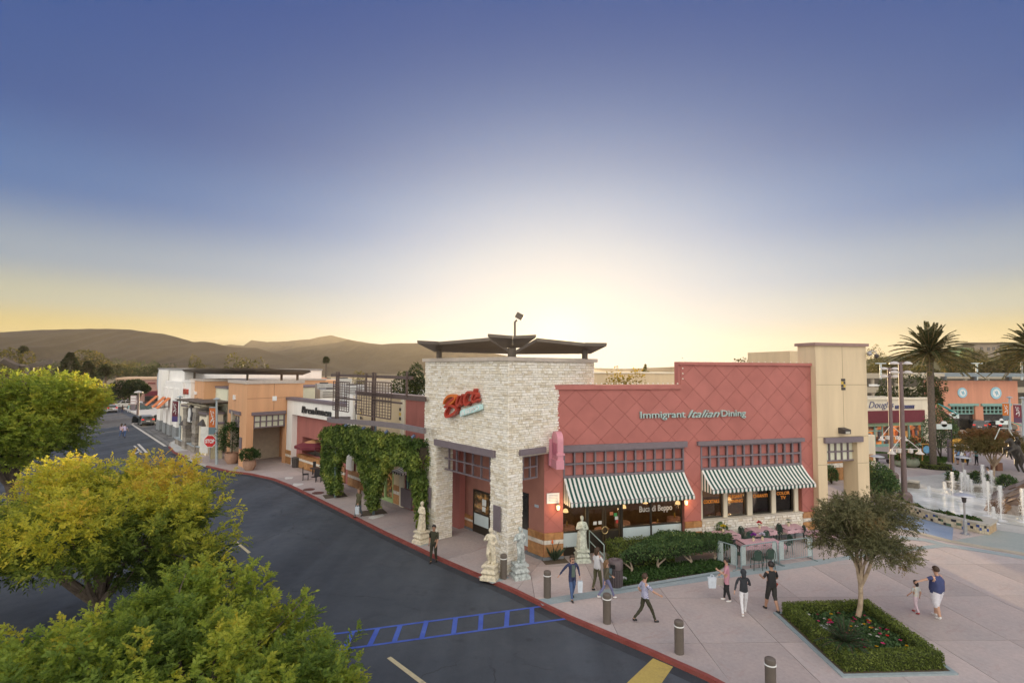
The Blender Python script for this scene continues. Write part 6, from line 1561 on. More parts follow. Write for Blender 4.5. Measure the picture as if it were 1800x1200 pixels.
for i, (x, y, r) in enumerate([(1583, 820, .55), (1600, 820.5, .75), (1534, 811, .45)]):
 b = G(x, y); t = thing('round_planter_pot', ['grey green bowl pot left of the wide one on the plaza', 'widest grey green bowl pot behind the nearer lamp post', 'small grey green pot by the bench end'][i], 'plant pot', (b.x, b.y, 0), 0, 'bowl pots by the lawn')
 MB().lathe([(r * .55, 0), (r * .95, r * .35), (r, r * .7), (r * .88, r * 1.05), (r * .92, r * 1.12), (r * .8, r * 1.12), (r * .75, r * .95), (.01, r * .95)], 18).obj('pot', POTM, t)
 o = link('plant', leafblob((0, 0, r * 1.2 + (.5 if i == 1 else .1)), (r * (1.1 if i == 1 else .8), r * .9, r * .7 + (.5 if i == 1 else 0)), 900, .16, None, .55)); o.parent = t
b = G(1548, 814); t = thing('plaza_bench', 'dark slatted bench on the plaza before the lawn', 'bench', (b.x, b.y, 0))
for k in range(4): MB().box((0, -.2 + .13 * k, .45), (1.8, .1, .04)).obj('seat_slat', TRIM, t)
for k in range(3): MB().box((0, .28, .6 + .13 * k), (1.8, .04, .1)).obj('back_slat', TRIM, t)
for s in (-.8, .8): MB().box((s, 0, .22), (.06, .5, .44)).obj('leg', IRON, t); MB().box((s, .3, .5), (.06, .05, .8)).obj('back_post', IRON, t)
b = G(1629, 814); t = thing('easel_sign', 'orange easel with a round blue sign by the palm trunk', 'sign', (b.x, b.y, 0)); OR_ = mat('orange_wood', (.50, .26, .06), .6, .15, 8)
for s in (-.5, .5): MB().tube([(s * .9, 0, 0), (s * .55, .05, 1.9)], .045, 6).obj('leg', OR_, t)
MB().box((0, -.03, 1.88), (1.1, .06, .1)).obj('top_rail', OR_, t); MB().lathe([(.36, -.02), (.36, .02), (.01, .02)], 20).obj('round_board', mat('sky_blue_board', (.16, .42, .66), .5, .25, 4), t).data.transform(Matrix.Translation((0, -.08, 1.35)) @ Matrix.Rotation(PI / 2, 4, 'X'))
b = G(1686, 812); t = thing('information_kiosk', 'orange yellow information kiosk with a white panel', 'kiosk', (b.x, b.y, 0)); OY = mat('orange_yellow_paint', (.62, .33, .03), .5, .1, 3)
for s in (-.62, .62): MB().box((s, 0, .95), (.14, .2, 1.9)).obj('post', OY, t)
MB().box((0, 0, 1.15), (1.1, .08, 1.3)).obj('panel', WPL, t); MB().box((0, 0, 1.97), (1.6, .3, .16)).obj('top_rail', OY, t)
MB().lathe([(.8, 0), (.75, .1), (.5, .22), (.05, .3)], 16, (0, 0, 2.05), 0, True, 1, .3).obj('crown', OY, t); MB().box((-.85, .1, 1.1), (.25, .25, 2.2)).obj('side_pylon', TRIM, t)
def banner(px, pb, pt, d, x0, x1, y0, y1, c1, c2, label, pole=True):
 b = D(px, pb, d); tp = D(px, pt, d); t = thing('street_banner', label, 'banner', (b.x, b.y, 0), 0, None)
 if pole:
  MB().tube([(b.x, b.y, 0), (tp.x, tp.y, tp.z)], [.13, .09], 10).obj('pole', mat('pale_blue_pole', (.36, .43, .46), .5, .08), t, world=True)
  MB().lathe([(.3, 0), (.32, .05), (.1, .16), (.01, .2)], 12, tp).obj('finial', mat('pale_blue_pole', (.36, .43, .46)), t, world=True)
 p00, p11 = D(x0, y1, d), D(x1, y0, d); zm = p00.z + (p11.z - p00.z) * .27
 A = lambda x, z0, z1, nm, m: MB().hexa([(p00.x, d - .02, z0), (p11.x, d - .02, z0), (p11.x, d + .02, z0), (p00.x, d + .02, z0), (p00.x, d - .02, z1), (p11.x, d - .02, z1), (p11.x, d + .02, z1), (p00.x, d + .02, z1)]).obj(nm, m, t, world=True)
 A(0, zm, p11.z, 'cloth', mat('cloth_' + label[:12].replace(' ', '_'), c1, .8, .06)); A(0, p00.z, zm - .002, 'cloth_foot', mat('foot_' + label[:12].replace(' ', '_'), c2, .8, .06))
 MB().tube([(min(p00.x, tp.x), d, p11.z + .06), (max(p11.x, tp.x), d, p11.z + .06)], .05, 6).obj('arm', mat('pale_blue_pole', (.36, .43, .46)), t, world=True)
 w = p11.x - p00.x; h = p11.z - zm; cx = (p00.x + p11.x) / 2
 mb = MB(); q = lambda a, b_: Vector((cx + a * w * .34, d - .04, zm + h * (.5 + b_ * .42)))
 for st in [[(-.8, .9), (-.4, .2), (.1, .8), (.5, .5)], [(-.6, .1), (.2, .3), (.0, -.3), (.7, .0)], [(-.2, -.4), (.6, -.3), (.3, -.9)], [(-.7, -.6), (-.3, -.2)]]: mb.tube([q(a, b_) for a, b_ in st], .03 * max(1, w), 5)
 mb.obj('script_flourish', WPL, t, world=True)
 return t
PALEPOLE = None
BD1 = G(381, 816).y
banner(381, 816, 702, BD1, 366.5, 381, 717, 763, (.48, .13, .03), (.13, .19, .22), 'orange script banner on the pole by the stop sign')
BD2 = G(315, 782).y
banner(316.5, 782, 698, BD2, 302, 313.5, 705, 741, (.13, .025, .04), (.07, .05, .17), 'maroon and purple banner by the paved parking bay')
banner(1774.5, 760, 699, 62, 1763, 1774, 709, 738, (.52, .15, .02), (.12, .17, .2), 'orange banner on the pole at the salmon building')
banner(1797.5, 765, 700, 58, 1782.5, 1795, 711.5, 742.5, (.17, .03, .05), (.10, .05, .10), 'maroon banner at the right edge of the picture')
b = G(368, 812); h = D(368, 775, b.y).z
t = thing('stop_sign', 'red octagonal stop sign with a white panel behind at the junction', 'road sign', (b.x, b.y, 0))
MB().tube([(0, 0.05, 0), (0, .05, h + .5)], .05, 8).obj('pole', STEEL, t)
ro = .62; REDS = mat('stop_sign_red', (.60, .02, .02), .4, .04)
def octo(r, y0, y1, m, nm):
 mb = MB(); vs = [(r * math.sin(PI / 8 + PI / 4 * k), y, h + r * math.cos(PI / 8 + PI / 4 * k)) for y in (y0, y1) for k in range(8)]
 mb.add(vs, [tuple(range(8)), tuple(range(8, 16))[::-1]] + [(k, 8 + k, 8 + (k + 1) % 8, (k + 1) % 8) for k in range(8)]); mb.obj(nm, m, t)
octo(ro, -.02, .0, WPL, 'white_border'); octo(ro * .91, -.03, -.02, REDS, 'red_face')
sf_ = Facade(Vector((b.x - .5, b.y - .03, 0)), Vector((b.x + .5, b.y - .03, 0)))
sign_text('stop_letters', 'STOP', sf_, .06, .94, h - .17, .36, .004, WPL, t, .012, 0, 0, .03)
MB().box((-.62, .12, h + .1), (.75, .05, 2.5)).obj('white_panel', mat('white_panel_paint', (.70, .70, .66), .6, .1, 3), t)
b = G(379, 806); t = thing('utility_pier', 'cream utility pier behind the stop sign', 'pier', (b.x, b.y, 0), .5); MB().box((0, .4, 1.7), (1.1, .8, 3.4)).obj('body', mat('olive_cream', (.52, .48, .32), .9, .1), t); MB().box((0, .4, 3.45), (1.3, 1.0, .14)).obj('cap', TRIM, t)
TER = mat('terracotta_pot', (.42, .26, .18), .85, .12, 3, .2, 20)
for i, (x, y, r, hh) in enumerate([(407, 814, .62, 2.6), (438, 826, .55, .9)]):
 b = G(x, y); t = thing('terracotta_planter', ['big terracotta pot with a tall clipped shrub by the tan arcade', 'terracotta pot with low green plant at the tan pillar'][i], 'plant pot', (b.x, b.y, 0))
 MB().lathe([(r * .6, 0), (r * .95, r * .6), (r * 1.0, r * 1.2), (r * .9, r * 1.55), (r * 1.0, r * 1.65), (r * .85, r * 1.65), (r * .8, r * 1.4), (.01, r * 1.4)], 20).obj('pot', TER, t)
 MB().tube([(0, 0, r * 1.4), (.05, 0, r * 1.6 + hh * .6)], .05, 6).obj('stem', core_m, t)
 o = link('plant', leafblob((0, 0, r * 1.6 + hh * .5), (1.2 if i == 0 else .8, 1.1 if i == 0 else .8, hh * .62), 2600 if i == 0 else 1200, .17, None, .3)); o.parent = t
b = G(520, 821); t = thing('round_dustbin', 'dark ribbed round bin by the red shop wall', 'bin', (b.x, b.y, 0)); MB().lathe([(.30, 0), (.36, .8), (.40, .84), (.40, .9), (.3, .92), (.01, .9)], 16).obj('drum', mat('dark_ribbed_metal', (.09, .08, .075), .6, .2, 10), t)
for k in range(12): a = 2 * PI * k / 12; MB().tube([(.31 * math.cos(a), .31 * math.sin(a), .03), (.365 * math.cos(a), .365 * math.sin(a), .78)], .02, 5).obj('rib', IRON, t)
b = G(553, 822); UMB = [mat('maroon_canvas', (.16, .025, .04)), mat('tan_canvas', (.58, .32, .16), .8, .06)]
t = thing('patio_umbrella', 'maroon and tan square patio umbrella before the red shop', 'umbrella', (b.x, b.y, 0), .35)
MB().tube([(0, 0, 0), (0, 0, 2.75)], .03, 8).obj('pole', STEEL, t)
mb = MB()
for k in range(8):
 a0, a1 = 2 * PI * k / 8, 2 * PI * (k + 1) / 8; r = 1.75
 p0, p1 = Vector((r * math.cos(a0), r * math.sin(a0), 2.05)), Vector((r * math.cos(a1), r * math.sin(a1), 2.05)); tp = Vector((0, 0, 2.62))
 mb.add([tp, p0, p1], [(0, 1, 2)], 1 if k % 2 else 1); mb.add([p0, p1, p1 - Vector((0, 0, .22)), p0 - Vector((0, 0, .22))], [(0, 3, 2, 1)], 0)
 m0, m1 = tp.lerp(p0, .55), tp.lerp(p1, .55); e = Vector((0, 0, .012)); mb.add([m0 + e, p0 + e, p1 + e, m1 + e], [(0, 1, 2, 3)], 0)
mb.obj('canopy', UMB, t); MB().sphere((0, 0, 2.72), .07).obj('finial', IRON, t)
BLKC = mat('black_wicker', (.018, .018, .02), .6, .2, 20, .3, 60)
def cafe_chair(x, y, rz, label, m=BLKC, grp='black wicker chairs', hb=1.0):
 b = G(x, y); t = thing('cafe_chair', label, 'chair', (b.x, b.y, 0), rz, grp)
 MB().box((0, 0, .45), (.46, .46, .06)).obj('seat', m, t); MB().box((0, .21, .45 + (hb - .42) / 2), (.46, .05, hb - .42)).obj('backrest', m, t)
 for sx in (-.19, .19):
  for sy in (-.19, .19): MB().box((sx, sy, .21), (.05, .05, .42)).obj('leg', m, t)
 return t
cafe_chair(537, 843, 1.9, 'black wicker chair at the left of the umbrella table'); cafe_chair(560, 846, 3.3, 'black wicker chair nearest the kerb below the umbrella'); cafe_chair(554, 833, .2, 'black wicker chair behind the umbrella table'); cafe_chair(570, 838, -1.2, 'black wicker chair beside the left ivy column')
b = G(553, 838); t = thing('cafe_table', 'small dark round table under the maroon umbrella', 'table', (b.x, b.y, 0)); MB().lathe([(.4, .7), (.4, .74), (.01, .745)], 18).obj('top', IRON, t); MB().tube([(0, 0, .02), (0, 0, .7)], .04, 8).obj('column', IRON, t); MB().lathe([(.28, 0), (.25, .03), (.04, .06)], 12).obj('foot', IRON, t)
b = G(1752, 826); t = thing('market_umbrella', 'wide dark green market umbrella behind the fountain', 'umbrella', (b.x, b.y, 0), .2); GRC = mat('dark_green_market_canvas', (.012, .13, .085), .8, .08)
MB().tube([(0, 0, 0), (0, 0, 2.5)], .045, 8).obj('pole', mat('brown_pole', (.2, .09, .05), .6, .1), t); MB().box((0, 0, .35), (.6, .6, .7)).obj('base', mat('brown_pole', (.2, .09, .05)), t)
mb = MB()
for k in range(6):
 a0, a1 = 2 * PI * k / 6, 2 * PI * (k + 1) / 6; r = 2.0; p0, p1 = Vector((r * math.cos(a0), r * math.sin(a0), 1.95)), Vector((r * math.cos(a1), r * math.sin(a1), 1.95)); tp = Vector((0, 0, 2.55)); md_ = (p0 + p1) / 2 + Vector((0, 0, .06)) - (p0 + p1) * .04
 mb.add([tp, p0, md_, p1], [(0, 1, 2, 3)])
mb.obj('canopy', GRC, t)
# ================================================================ bollards, bin, statues
BOL = mat('taupe_bollard_paint', (.125, .105, .088), .6, .08, 6, .08, 30)
RING = mat('white_reflective_ring', (.80, .82, .80), .35, .03)
bl = ['bollard squeezed between the cream and grey statues at the tower corner', 'bollard nearest the woman in sunglasses by the kerb', 'bollard in front of the girl with white shoes', 'bollard near the yellow stop bar beside the walking man', 'bollard cut by the bottom edge next to the flower planter']
for i, (x, y) in enumerate([(885, 1016), (962, 1049), (1067, 1094), (1194, 1147), (1355, 1222)]):
 b = G(x, y); t = thing('bollard', bl[i], 'bollard', (b.x, b.y, 0), 0, 'taupe bollards along the kerb')
 MB().lathe([(.145, 0), (.145, .83)], 20).obj('post', BOL, t)
 MB().lathe([(.13, .83), (.145, .85), (.146, .96), (.138, 1.0), (.10, 1.025), (.01, 1.035)], 20).obj('cap', BOL, t)
 MB().lathe([(.146, .835), (.162, .838), (.162, .862), (.146, .868)], 20).obj('ring', RING, t)
b = G(1082, 1030); t = thing('litter_bin', 'round mauve litter bin standing at the hedge corner', 'bin', (b.x, b.y, 0))
BIN = mat('mauve_bin_metal', (.13, .105, .11), .5, .1, 6, .1, 20)
MB().lathe([(.27, .03), (.29, .06), (.29, .72), (.27, .74)], 20).obj('drum', mat('bin_mesh', (.07, .058, .062), .6, .3, 25, .3, 60), t)
for k in range(18): a = 2 * PI * k / 18; MB().tube([(.292 * math.cos(a), .292 * math.sin(a), .06), (.292 * math.cos(a), .292 * math.sin(a), .72)], .012, 5).obj('slat', BIN, t)
MB().lathe([(.30, .74), (.31, .76), (.31, 1.02), (.29, 1.08), (.17, 1.10), (.15, 1.04), (.01, 1.03)], 20).obj('lid', BIN, t)
mb = MB(); mb.box((-.16, -.265, .9), (.2, .1, .15), rz=-.4); mb.obj('opening', mat('bin_hole', (.012, .012, .012), .9, 0), t)
SM = {'cream': mat('cream_statue_stone', (.66, .60, .46), .85, .28, 9, .4, 30), 'grey': mat('weathered_grey_statue', (.42, .48, .47), .85, .45, 9, .5, 30, col2=(.66, .72, .70)), 'pale': mat('pale_green_statue', (.52, .56, .48), .85, .35, 9, .5, 30)}
def statue(px, py, m, label, rz, pose, h=1.45, ph=.62):
 b = G(px, py); t = thing('garden_statue', label, 'statue', (b.x, b.y, 0), rz, 'classical garden statues at the restaurant')
 mt = SM[m]; w = .36
 ped = MB()
 def fr(z0, z1, a, c): ped.hexa([(-a, -a, z0), (a, -a, z0), (a, a, z0), (-a, a, z0), (-c, -c, z1), (c, -c, z1), (c, c, z1), (-c, c, z1)])
 fr(0, ph * .22, w, w * .98); fr(ph * .22, ph * .34, w * .95, w * .72); fr(ph * .34, ph * .5, w * .72, w * .92); fr(ph * .5, ph * .78, w * .92, w * .62); fr(ph * .78, ph * .84, w * .62, w * .82); fr(ph * .84, ph * .97, w * .84, w * .86); fr(ph * .97, ph * 1.0, w * .8, w * .7)
 ped.obj('pedestal', mt, t)
 s = h / 1.75; z = lambda v: ph + v * s
 S = lambda a, ra, c, rb: ((a[0] * s, a[1] * s, z(a[2])), ra * s, (c[0] * s, c[1] * s, z(c[2])), rb * s)
 lean = .05
 segs = [S((0, 0, .95), .155, (-.01, 0, 1.3), .165), S((-.14, 0, 1.38), .09, (.14, 0, 1.38), .09), S((0, 0, 1.4), .07, (0, -.02, 1.55), .062), S((0, -.03, 1.63), .098, (0, -.03, 1.68), .098), S((0, .03, 1.70), .10, (0, .06, 1.6), .07)]
 if pose == 'contrapposto':
  segs += [S((.08, 0, .9), .12, (.1, -.04, .48), .085), S((.1, -.04, .48), .085, (.1, .02, .06), .06), S((-.08, 0, .9), .12, (-.1, -.16, .52), .085), S((-.1, -.16, .52), .08, (-.08, .04, .08), .06), S((.1, .02, .05), .06, (.1, -.14, .04), .05), S((-.08, .04, .05), .06, (-.1, -.12, .04), .05)]
  segs += [S((.2, 0, 1.36), .07, (.3, .05, 1.1), .055), S((.3, .05, 1.1), .05, (.16, -.1, .98), .045), S((-.2, 0, 1.36), .07, (-.33, -.02, 1.14), .055), S((-.33, -.02, 1.14), .05, (-.16, -.16, 1.2), .045)]
  segs += [S((.12, .05, .95), .1, (.18, .06, .1), .12), S((0, .08, 1.0), .12, (.05, .12, .08), .13)]
 else:
  segs += [S((0, 0, .92), .17, (0, .0, .05), .25), S((.08, -.06, .9), .10, (.12, -.14, .06), .09), S((-.07, -.05, .9), .1, (-.10, -.16, .06), .09), S((-.15, .04, .9), .09, (-.2, .05, .06), .1), S((.16, .04, .9), .09, (.2, .05, .06), .1)]
  segs += [S((.2, 0, 1.36), .075, (.3, -.02, 1.08), .07), S((.3, -.02, 1.08), .06, (.08, -.2, 1.1), .05), S((-.2, 0, 1.36), .075, (-.29, -.04, 1.1), .07), S((-.29, -.04, 1.1), .06, (-.06, -.22, 1.2), .05), S((.02, -.17, 1.14), .09, (.0, -.2, 1.22), .07)]
 segs += [S((-.16, .04, 1.36), .06, (.2, -.05, .95), .06)]
 me = capsule_mesh('figure', segs, .022, mt, 1)
 n = len(me.vertices); co = np.empty(n * 3, dtype=np.float32); me.vertices.foreach_get('co', co); co = co.reshape(-1, 3)
 low = np.clip((z(1.25) - co[:, 2]) / (z(1.25) - z(0)), 0, 1)                 # folds of the cloth
 ang = np.arctan2(co[:, 1], co[:, 0]); fold = np.sin(ang * 11 + co[:, 2] * 4 + 1.5 * np.sin(co[:, 2] * 6)) * .012 * low
 r = np.linalg.norm(co[:, :2], axis=1) + 1e-6; co[:, 0] += co[:, 0] / r * fold; co[:, 1] += co[:, 1] / r * fold
 me.vertices.foreach_set('co', co.ravel()); me.update()
 link('figure', me, t)
statue(741, 953, 'cream', 'cream draped statue at the left pillar beside the kerb', -.75, 'draped')
statue(862, 1016, 'cream', 'cream statue with crossed legs left of the tower corner', -.3, 'contrapposto', 1.5)
statue(914, 1014, 'grey', 'weathered blue grey statue right of the tower corner', .35, 'contrapposto', 1.5)
statue(1023, 985, 'pale', 'pale draped statue by the restaurant entrance doors', .1, 'draped', 1.5, .56)
for x, y, s in [(745, 952, .56), (868, 1014, .6)]:
 p = G(x, y, .006); o = MB().box((0, 0, 0), (.95, .95, .012), rz=math.atan2(STREET.y, STREET.x)).obj('statue_footing', BLUEC); o.location = p; struct(o)
p = G(975, 985); o = MB().box((0, 0, .008), (1.15, .8, .014), rz=.25).obj('planting_pit', DIRT); o.location = p; struct(o)
t = thing('strelitzia_plant', 'spiky bird of paradise plant with an orange bloom at the corner', 'plant', (p.x, p.y, 0))
n = 46; a = RNG.uniform(0, 2 * PI, n); dd = np.stack([np.cos(a) * .55, np.sin(a) * .55, RNG.uniform(.7, 1.6, n)], 1)
c = np.stack([np.cos(a) * .1, np.sin(a) * .1, np.full(n, .02)], 1)
SPIK = leafmat('spike_leaf', [(0, (.03, .06, .03)), (1, (.10, .14, .09))], .25)
o = link('blades', leaf_mesh('blades', c, dd, RNG.uniform(.6, 1.0, n), .1, RNG.uniform(0, 1, n), SPIK, .1)); o.parent = t
for dx, dz in ((-.12, .82), (.2, .9)): MB().tube([(0, 0, .3), (dx, -.1, dz)], .015, 5).obj('stalk', core_m, t)
MB().lathe([(.01, -.06), (.06, 0), (.01, .16)], 6, (-.12, -.1, .86)).obj('bloom', mat('orange_bloom', (.7, .14, .02), .6, .1), t)
# ================================================================ clipped entrance hedge with crooked trunks
HEDGE = leafmat('hedge_leaf', [(0, (.04, .08, .032)), (.5, (.08, .15, .05)), (.8, (.15, .24, .075)), (1, (.30, .36, .11))], .25)
HEDGE2 = leafmat('box_hedge_leaf', [(0, (.075, .11, .022)), (.5, (.135, .18, .035)), (.85, (.20, .25, .05)), (1, (.28, .32, .08))], .25)
def foliage_box(corners, z0, z1, n, ln, wob, tmean, tv, round_=.12):
 """leaves over the skin of a clipped block whose ground plan is the quad corners"""
 q = np.array([[p.x, p.y] for p in corners]); c0 = q.mean(0)
 per = [np.linalg.norm(q[(i + 1) % 4] - q[i]) for i in range(4)]; H = z1 - z0
 A = [L_ * H for L_ in per] + [abs((q[1] - q[0])[0] * (q[3] - q[0])[1] - (q[1] - q[0])[1] * (q[3] - q[0])[0])]
 pr = np.array(A) / sum(A); side = RNG.choice(5, n, p=pr)
 s, t_ = RNG.uniform(0, 1, n), RNG.uniform(0, 1, n)
 P_ = np.empty((n, 3)); N_ = np.empty((n, 3))
 for i in range(4):
  k = side == i; a, b = q[i], q[(i + 1) % 4]; P_[k, :2] = a + (b - a) * s[k, None]; P_[k, 2] = z0 + H * t_[k]
  nn = np.array([(b - a)[1], -(b - a)[0]]); nn /= np.linalg.norm(nn)
  if nn @ ((a + b) / 2 - c0) < 0: nn = -nn
  N_[k] = [nn[0], nn[1], 0]
 k = side == 4
 P_[k, :2] = (q[0] * (1 - s[k, None]) + q[1] * s[k, None]) * (1 - t_[k, None]) + (q[3] * (1 - s[k, None]) + q[2] * s[k, None]) * t_[k, None]; P_[k, 2] = z1; N_[k] = [0, 0, 1]
 w = np.array([mnoise.noise((v[0] * 1.7, v[1] * 1.7, v[2] * 1.7)) for v in P_])
 P_ = P_ + N_ * (w * wob + RNG.normal(size=n) * wob * .35 - RNG.uniform(0, 1, n) ** 2 * wob * 1.2)[:, None]
 d = N_ * .75 + RNG.normal(size=(n, 3)) * .6 + np.array([0, 0, .25])
 return P_, d, np.clip(tmean + w * .45 + RNG.normal(size=n) * tv, 0, 1), RNG.uniform(.7, 1.3, n) * ln
def hedge_core(mb, corners, z0, z1, ins):
 c = sum(corners, Vector()) / 4; k = [p.lerp(c, ins) for p in corners]
 mb.hexa([(p.x, p.y, z0) for p in k] + [(p.x, p.y, z1) for p in k])
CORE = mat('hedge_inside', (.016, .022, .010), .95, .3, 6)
hq = [G(1092, 1024), G(1283, 984), G(1292, 965), G(1065, 985)]
ztop = .98
h1 = [G(1066, 982), G(1088, 1008), G(1186, 992), G(1176, 972)]
hA = [G(1090, 1014), G(1280, 988), G(1286, 977), G(1162, 968)]
t = thing('entrance_hedge', 'long dark clipped hedge on crooked pale trunks before the restaurant', 'hedge', tuple(sum(hA, Vector()) / 4))
zH = D(1180, 944, (hA[0].y + hA[1].y) / 2 + .5).z
zH = 1.02
P1, d1, t1, l1 = foliage_box(hA, .55, zH, 15000, .085, .10, .36, .22)
o = link('foliage', leaf_mesh('foliage', P1, d1, l1, l1 * .6, t1, HEDGE), t, world=True)
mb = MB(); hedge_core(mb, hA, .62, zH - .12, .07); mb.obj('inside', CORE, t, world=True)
BARK = mat('pale_smooth_bark', (.36, .29, .22), .85, .25, 8, .4, 30)
for k in range(4):
 p = hA[0].lerp(hA[1], .06 + .27 * k) + (hA[3] - hA[0]).normalized() * .25
 mb = MB(); s = (-1) ** k
 mb.tube([(p.x, p.y, 0), (p.x + .12 * s, p.y, .25), (p.x + .05 * s, p.y + .1, .5), (p.x + .3 * s, p.y + .1, .85)], [.055, .045, .04, .03], 7)
 mb.tube([(p.x + .1 * s, p.y, .22), (p.x - .25 * s, p.y + .05, .5), (p.x - .4 * s, p.y + .1, .85)], [.04, .033, .025], 6); mb.obj('trunk', BARK, t, world=True)
t = thing('fresh_hedge', 'brighter green clipped hedge block by the door handrail', 'hedge', tuple(sum(h1, Vector()) / 4))
zH1 = D(1066, 947, h1[0].y).z; zH1 = max(.9, min(1.5, zH1))
P1, d1, t1, l1 = foliage_box(h1, .02, zH1, 7000, .07, .05, .5, .2)
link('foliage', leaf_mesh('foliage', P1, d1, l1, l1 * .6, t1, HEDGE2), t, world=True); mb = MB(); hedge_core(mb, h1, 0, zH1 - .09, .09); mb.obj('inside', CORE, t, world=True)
bedq = [G(1091, 1031), G(1262, 1003), G(1292, 985), G(1090, 1000)]
bq = [Vector((p.x, p.y, .006)) for p in bedq]
ngon('planting_bed', bq, DIRT)
n = 9000; s, u = RNG.uniform(0, 1, n), RNG.uniform(0, 1, n); q = [np.array(p) for p in bq]
c = (q[0] * (1 - s[:, None]) + q[1] * s[:, None]) * (1 - u[:, None]) + (q[3] * (1 - s[:, None]) + q[2] * s[:, None]) * u[:, None]; c[:, 2] = RNG.uniform(0, .16, n)
o = link('ground_cover', leaf_mesh('ground_cover', c, RNG.normal(size=c.shape) * .7 + np.array([0, 0, .7]), RNG.uniform(.07, .13, n), .06, np.clip(RNG.normal(.45, .25, n), 0, 1), leafmat('ground_cover_leaf', [(0, (.02, .05, .015)), (1, (.08, .16, .035))], .25))); tag(o, 'low green ground cover under the entrance hedge', 'ground cover', kind='stuff')
band('bed_kerb', [(1078, 1035), (1092, 1033), (1180, 1019), (1268, 1004)], .22, BLUEC, .03)
rk2 = G(1097, 1022); o = rockobj = None
me = bpy.data.meshes.new('border_stone'); bm = bmesh.new(); bmesh.ops.create_icosphere(bm, subdivisions=2, radius=.17)
for v in bm.verts: v.co *= 1 + .25 * mnoise.noise(v.co * 6); v.co.z *= .7
bm.to_mesh(me); bm.free(); me.materials.append(mat('grey_field_stone', (.36, .38, .38), .9, .2, 8, .4, 25)); o = link('border_stone', me); o.location = (rk2.x, rk2.y, .1); tag(o, 'small grey stone at the foot of the litter bin and hedge', 'stone')
HR = mat('pale_teal_rail', (.36, .47, .45), .45, .06, 4)
t = thing('handrail', 'pale teal sloping handrail at the restaurant doors', 'handrail', tuple(G(1036, 978)))
a, b2 = G(1036, 975), G(1062, 990)
for z in (.5, 1.0): MB().tube([(a.x, a.y, z + .18), (b2.x, b2.y, z - .15)], .025, 8).obj('rail', HR, t, world=True)
MB().tube([(a.x, a.y, 0), (a.x, a.y, 1.18)], .025, 8).obj('post', HR, t, world=True); MB().tube([(b2.x, b2.y, 0), (b2.x, b2.y, .85)], .025, 8).obj('post', HR, t, world=True)
# ================================================================ patio: tables, chairs, barriers
CLOTH = mat('red_check_cloth', (.46, .25, .28), .9, .1, 4)
def check_mat():
 m = CLOTH; nt = m.node_tree; N, L = nt.nodes, nt.links; b = N['Principled BSDF']
 tc = N.new('ShaderNodeTexCoord'); ck = N.new('ShaderNodeTexChecker'); ck.inputs['Scale'].default_value = 24
 ck.inputs['Color1'].default_value = (.46, .22, .26, 1); ck.inputs['Color2'].default_value = (.60, .46, .50, 1)
 L.new(tc.outputs['Object'], ck.inputs[0]); L.new(ck.outputs[0], b.inputs['Base Color'])
check_mat()
VASE = mat('cream_vase', (.66, .58, .40), .5, .06)
def patio_table(px, py, sx, sy, rz, flowers, label):
 b = G(px, py); t = thing('patio_table', 'patio table under ' + label, 'table', (b.x, b.y, 0), rz, 'patio tables of the restaurant')
 MB().box((0, 0, .72), (sx, sy, .03)).obj('tabletop', IRON, t)
 for x in (-1, 1):
  for y in (-1, 1): MB().tube([(x * (sx / 2 - .1), y * (sy / 2 - .1), 0), (x * (sx / 2 - .12), y * (sy / 2 - .12), .71)], .025, 6).obj('leg', IRON, t)
 nx, ny = 22, 18; mb = MB(); ex = .14
 vs = []
 for j in range(ny + 1):
  for i in range(nx + 1):
   x = (i / nx - .5) * (sx + 2 * ex); y = (j / ny - .5) * (sy + 2 * ex)
   ox, oy = max(0, abs(x) - sx / 2), max(0, abs(y) - sy / 2); o_ = max(ox, oy)
   z = .745 - 1.45 * o_ - .25 * min(ox, oy) + .012 * math.sin(9 * x + 7 * y) * (o_ > 0); k = 1 - .35 * (o_ / ex) if o_ > 0 else 1
   x2 = math.copysign(min(abs(x), sx / 2 + ox * .25 + .02 * math.sin(14 * y)), x) if ox > 0 else x; y2 = math.copysign(min(abs(y), sy / 2 + oy * .25 + .02 * math.sin(14 * x)), y) if oy > 0 else y
   vs.append((x2, y2, z))
 mb.add(vs, [(j * (nx + 1) + i, j * (nx + 1) + i + 1, (j + 1) * (nx + 1) + i + 1, (j + 1) * (nx + 1) + i) for j in range(ny) for i in range(nx)], 0, True)
 o = mb.obj('tablecloth', CLOTH); o.location = (b.x, b.y, .004); o.rotation_euler = (0, 0, rz); tag(o, label, 'tablecloth', 'red check tablecloths')
 for (fx, fy, col, nm) in flowers:
  R_ = Matrix.Rotation(rz, 3, 'Z'); q = Vector((b.x, b.y, .75)) + R_ @ Vector((fx, fy, 0))
  v = thing('flower_vase', nm, 'vase', tuple(q)); MB().lathe([(.05, 0), (.06, .08), (.045, .14), (.05, .18), (.04, .18), (.01, .16)], 12).obj('vase', VASE, v)
  n = 26; d = rand_dirs(n, .1); ln = RNG.uniform(.08, .16, n)
  o = link('blossom', leaf_mesh('blossom', np.tile([0, 0, .26], (n, 1)) + d * .05, d, ln, .1, RNG.uniform(.4, 1, n), leafmat('bloom_' + nm.split()[0], [(0, tuple(c * .5 for c in col)), (1, col)], .3))); o.parent = v
  o = link('leaves', leaf_mesh('leaves', np.tile([0, 0, .17], (14, 1)), rand_dirs(14, .2), .12, .03, RNG.uniform(0, 1, 14), HEDGE)); o.parent = v
patio_table(1274, 962, 1.25, .85, .25, [(0, .1, (.75, .6, .03), 'yellow flowers in a cream vase on the leftmost patio table')], 'check cloth on the leftmost patio table by the hedge')
patio_table(1338, 955, 1.25, .85, .25, [(0, .1, (.65, .01, .015), 'red flowers in a cream vase on the rear patio table')], 'check cloth on the rear middle patio table')
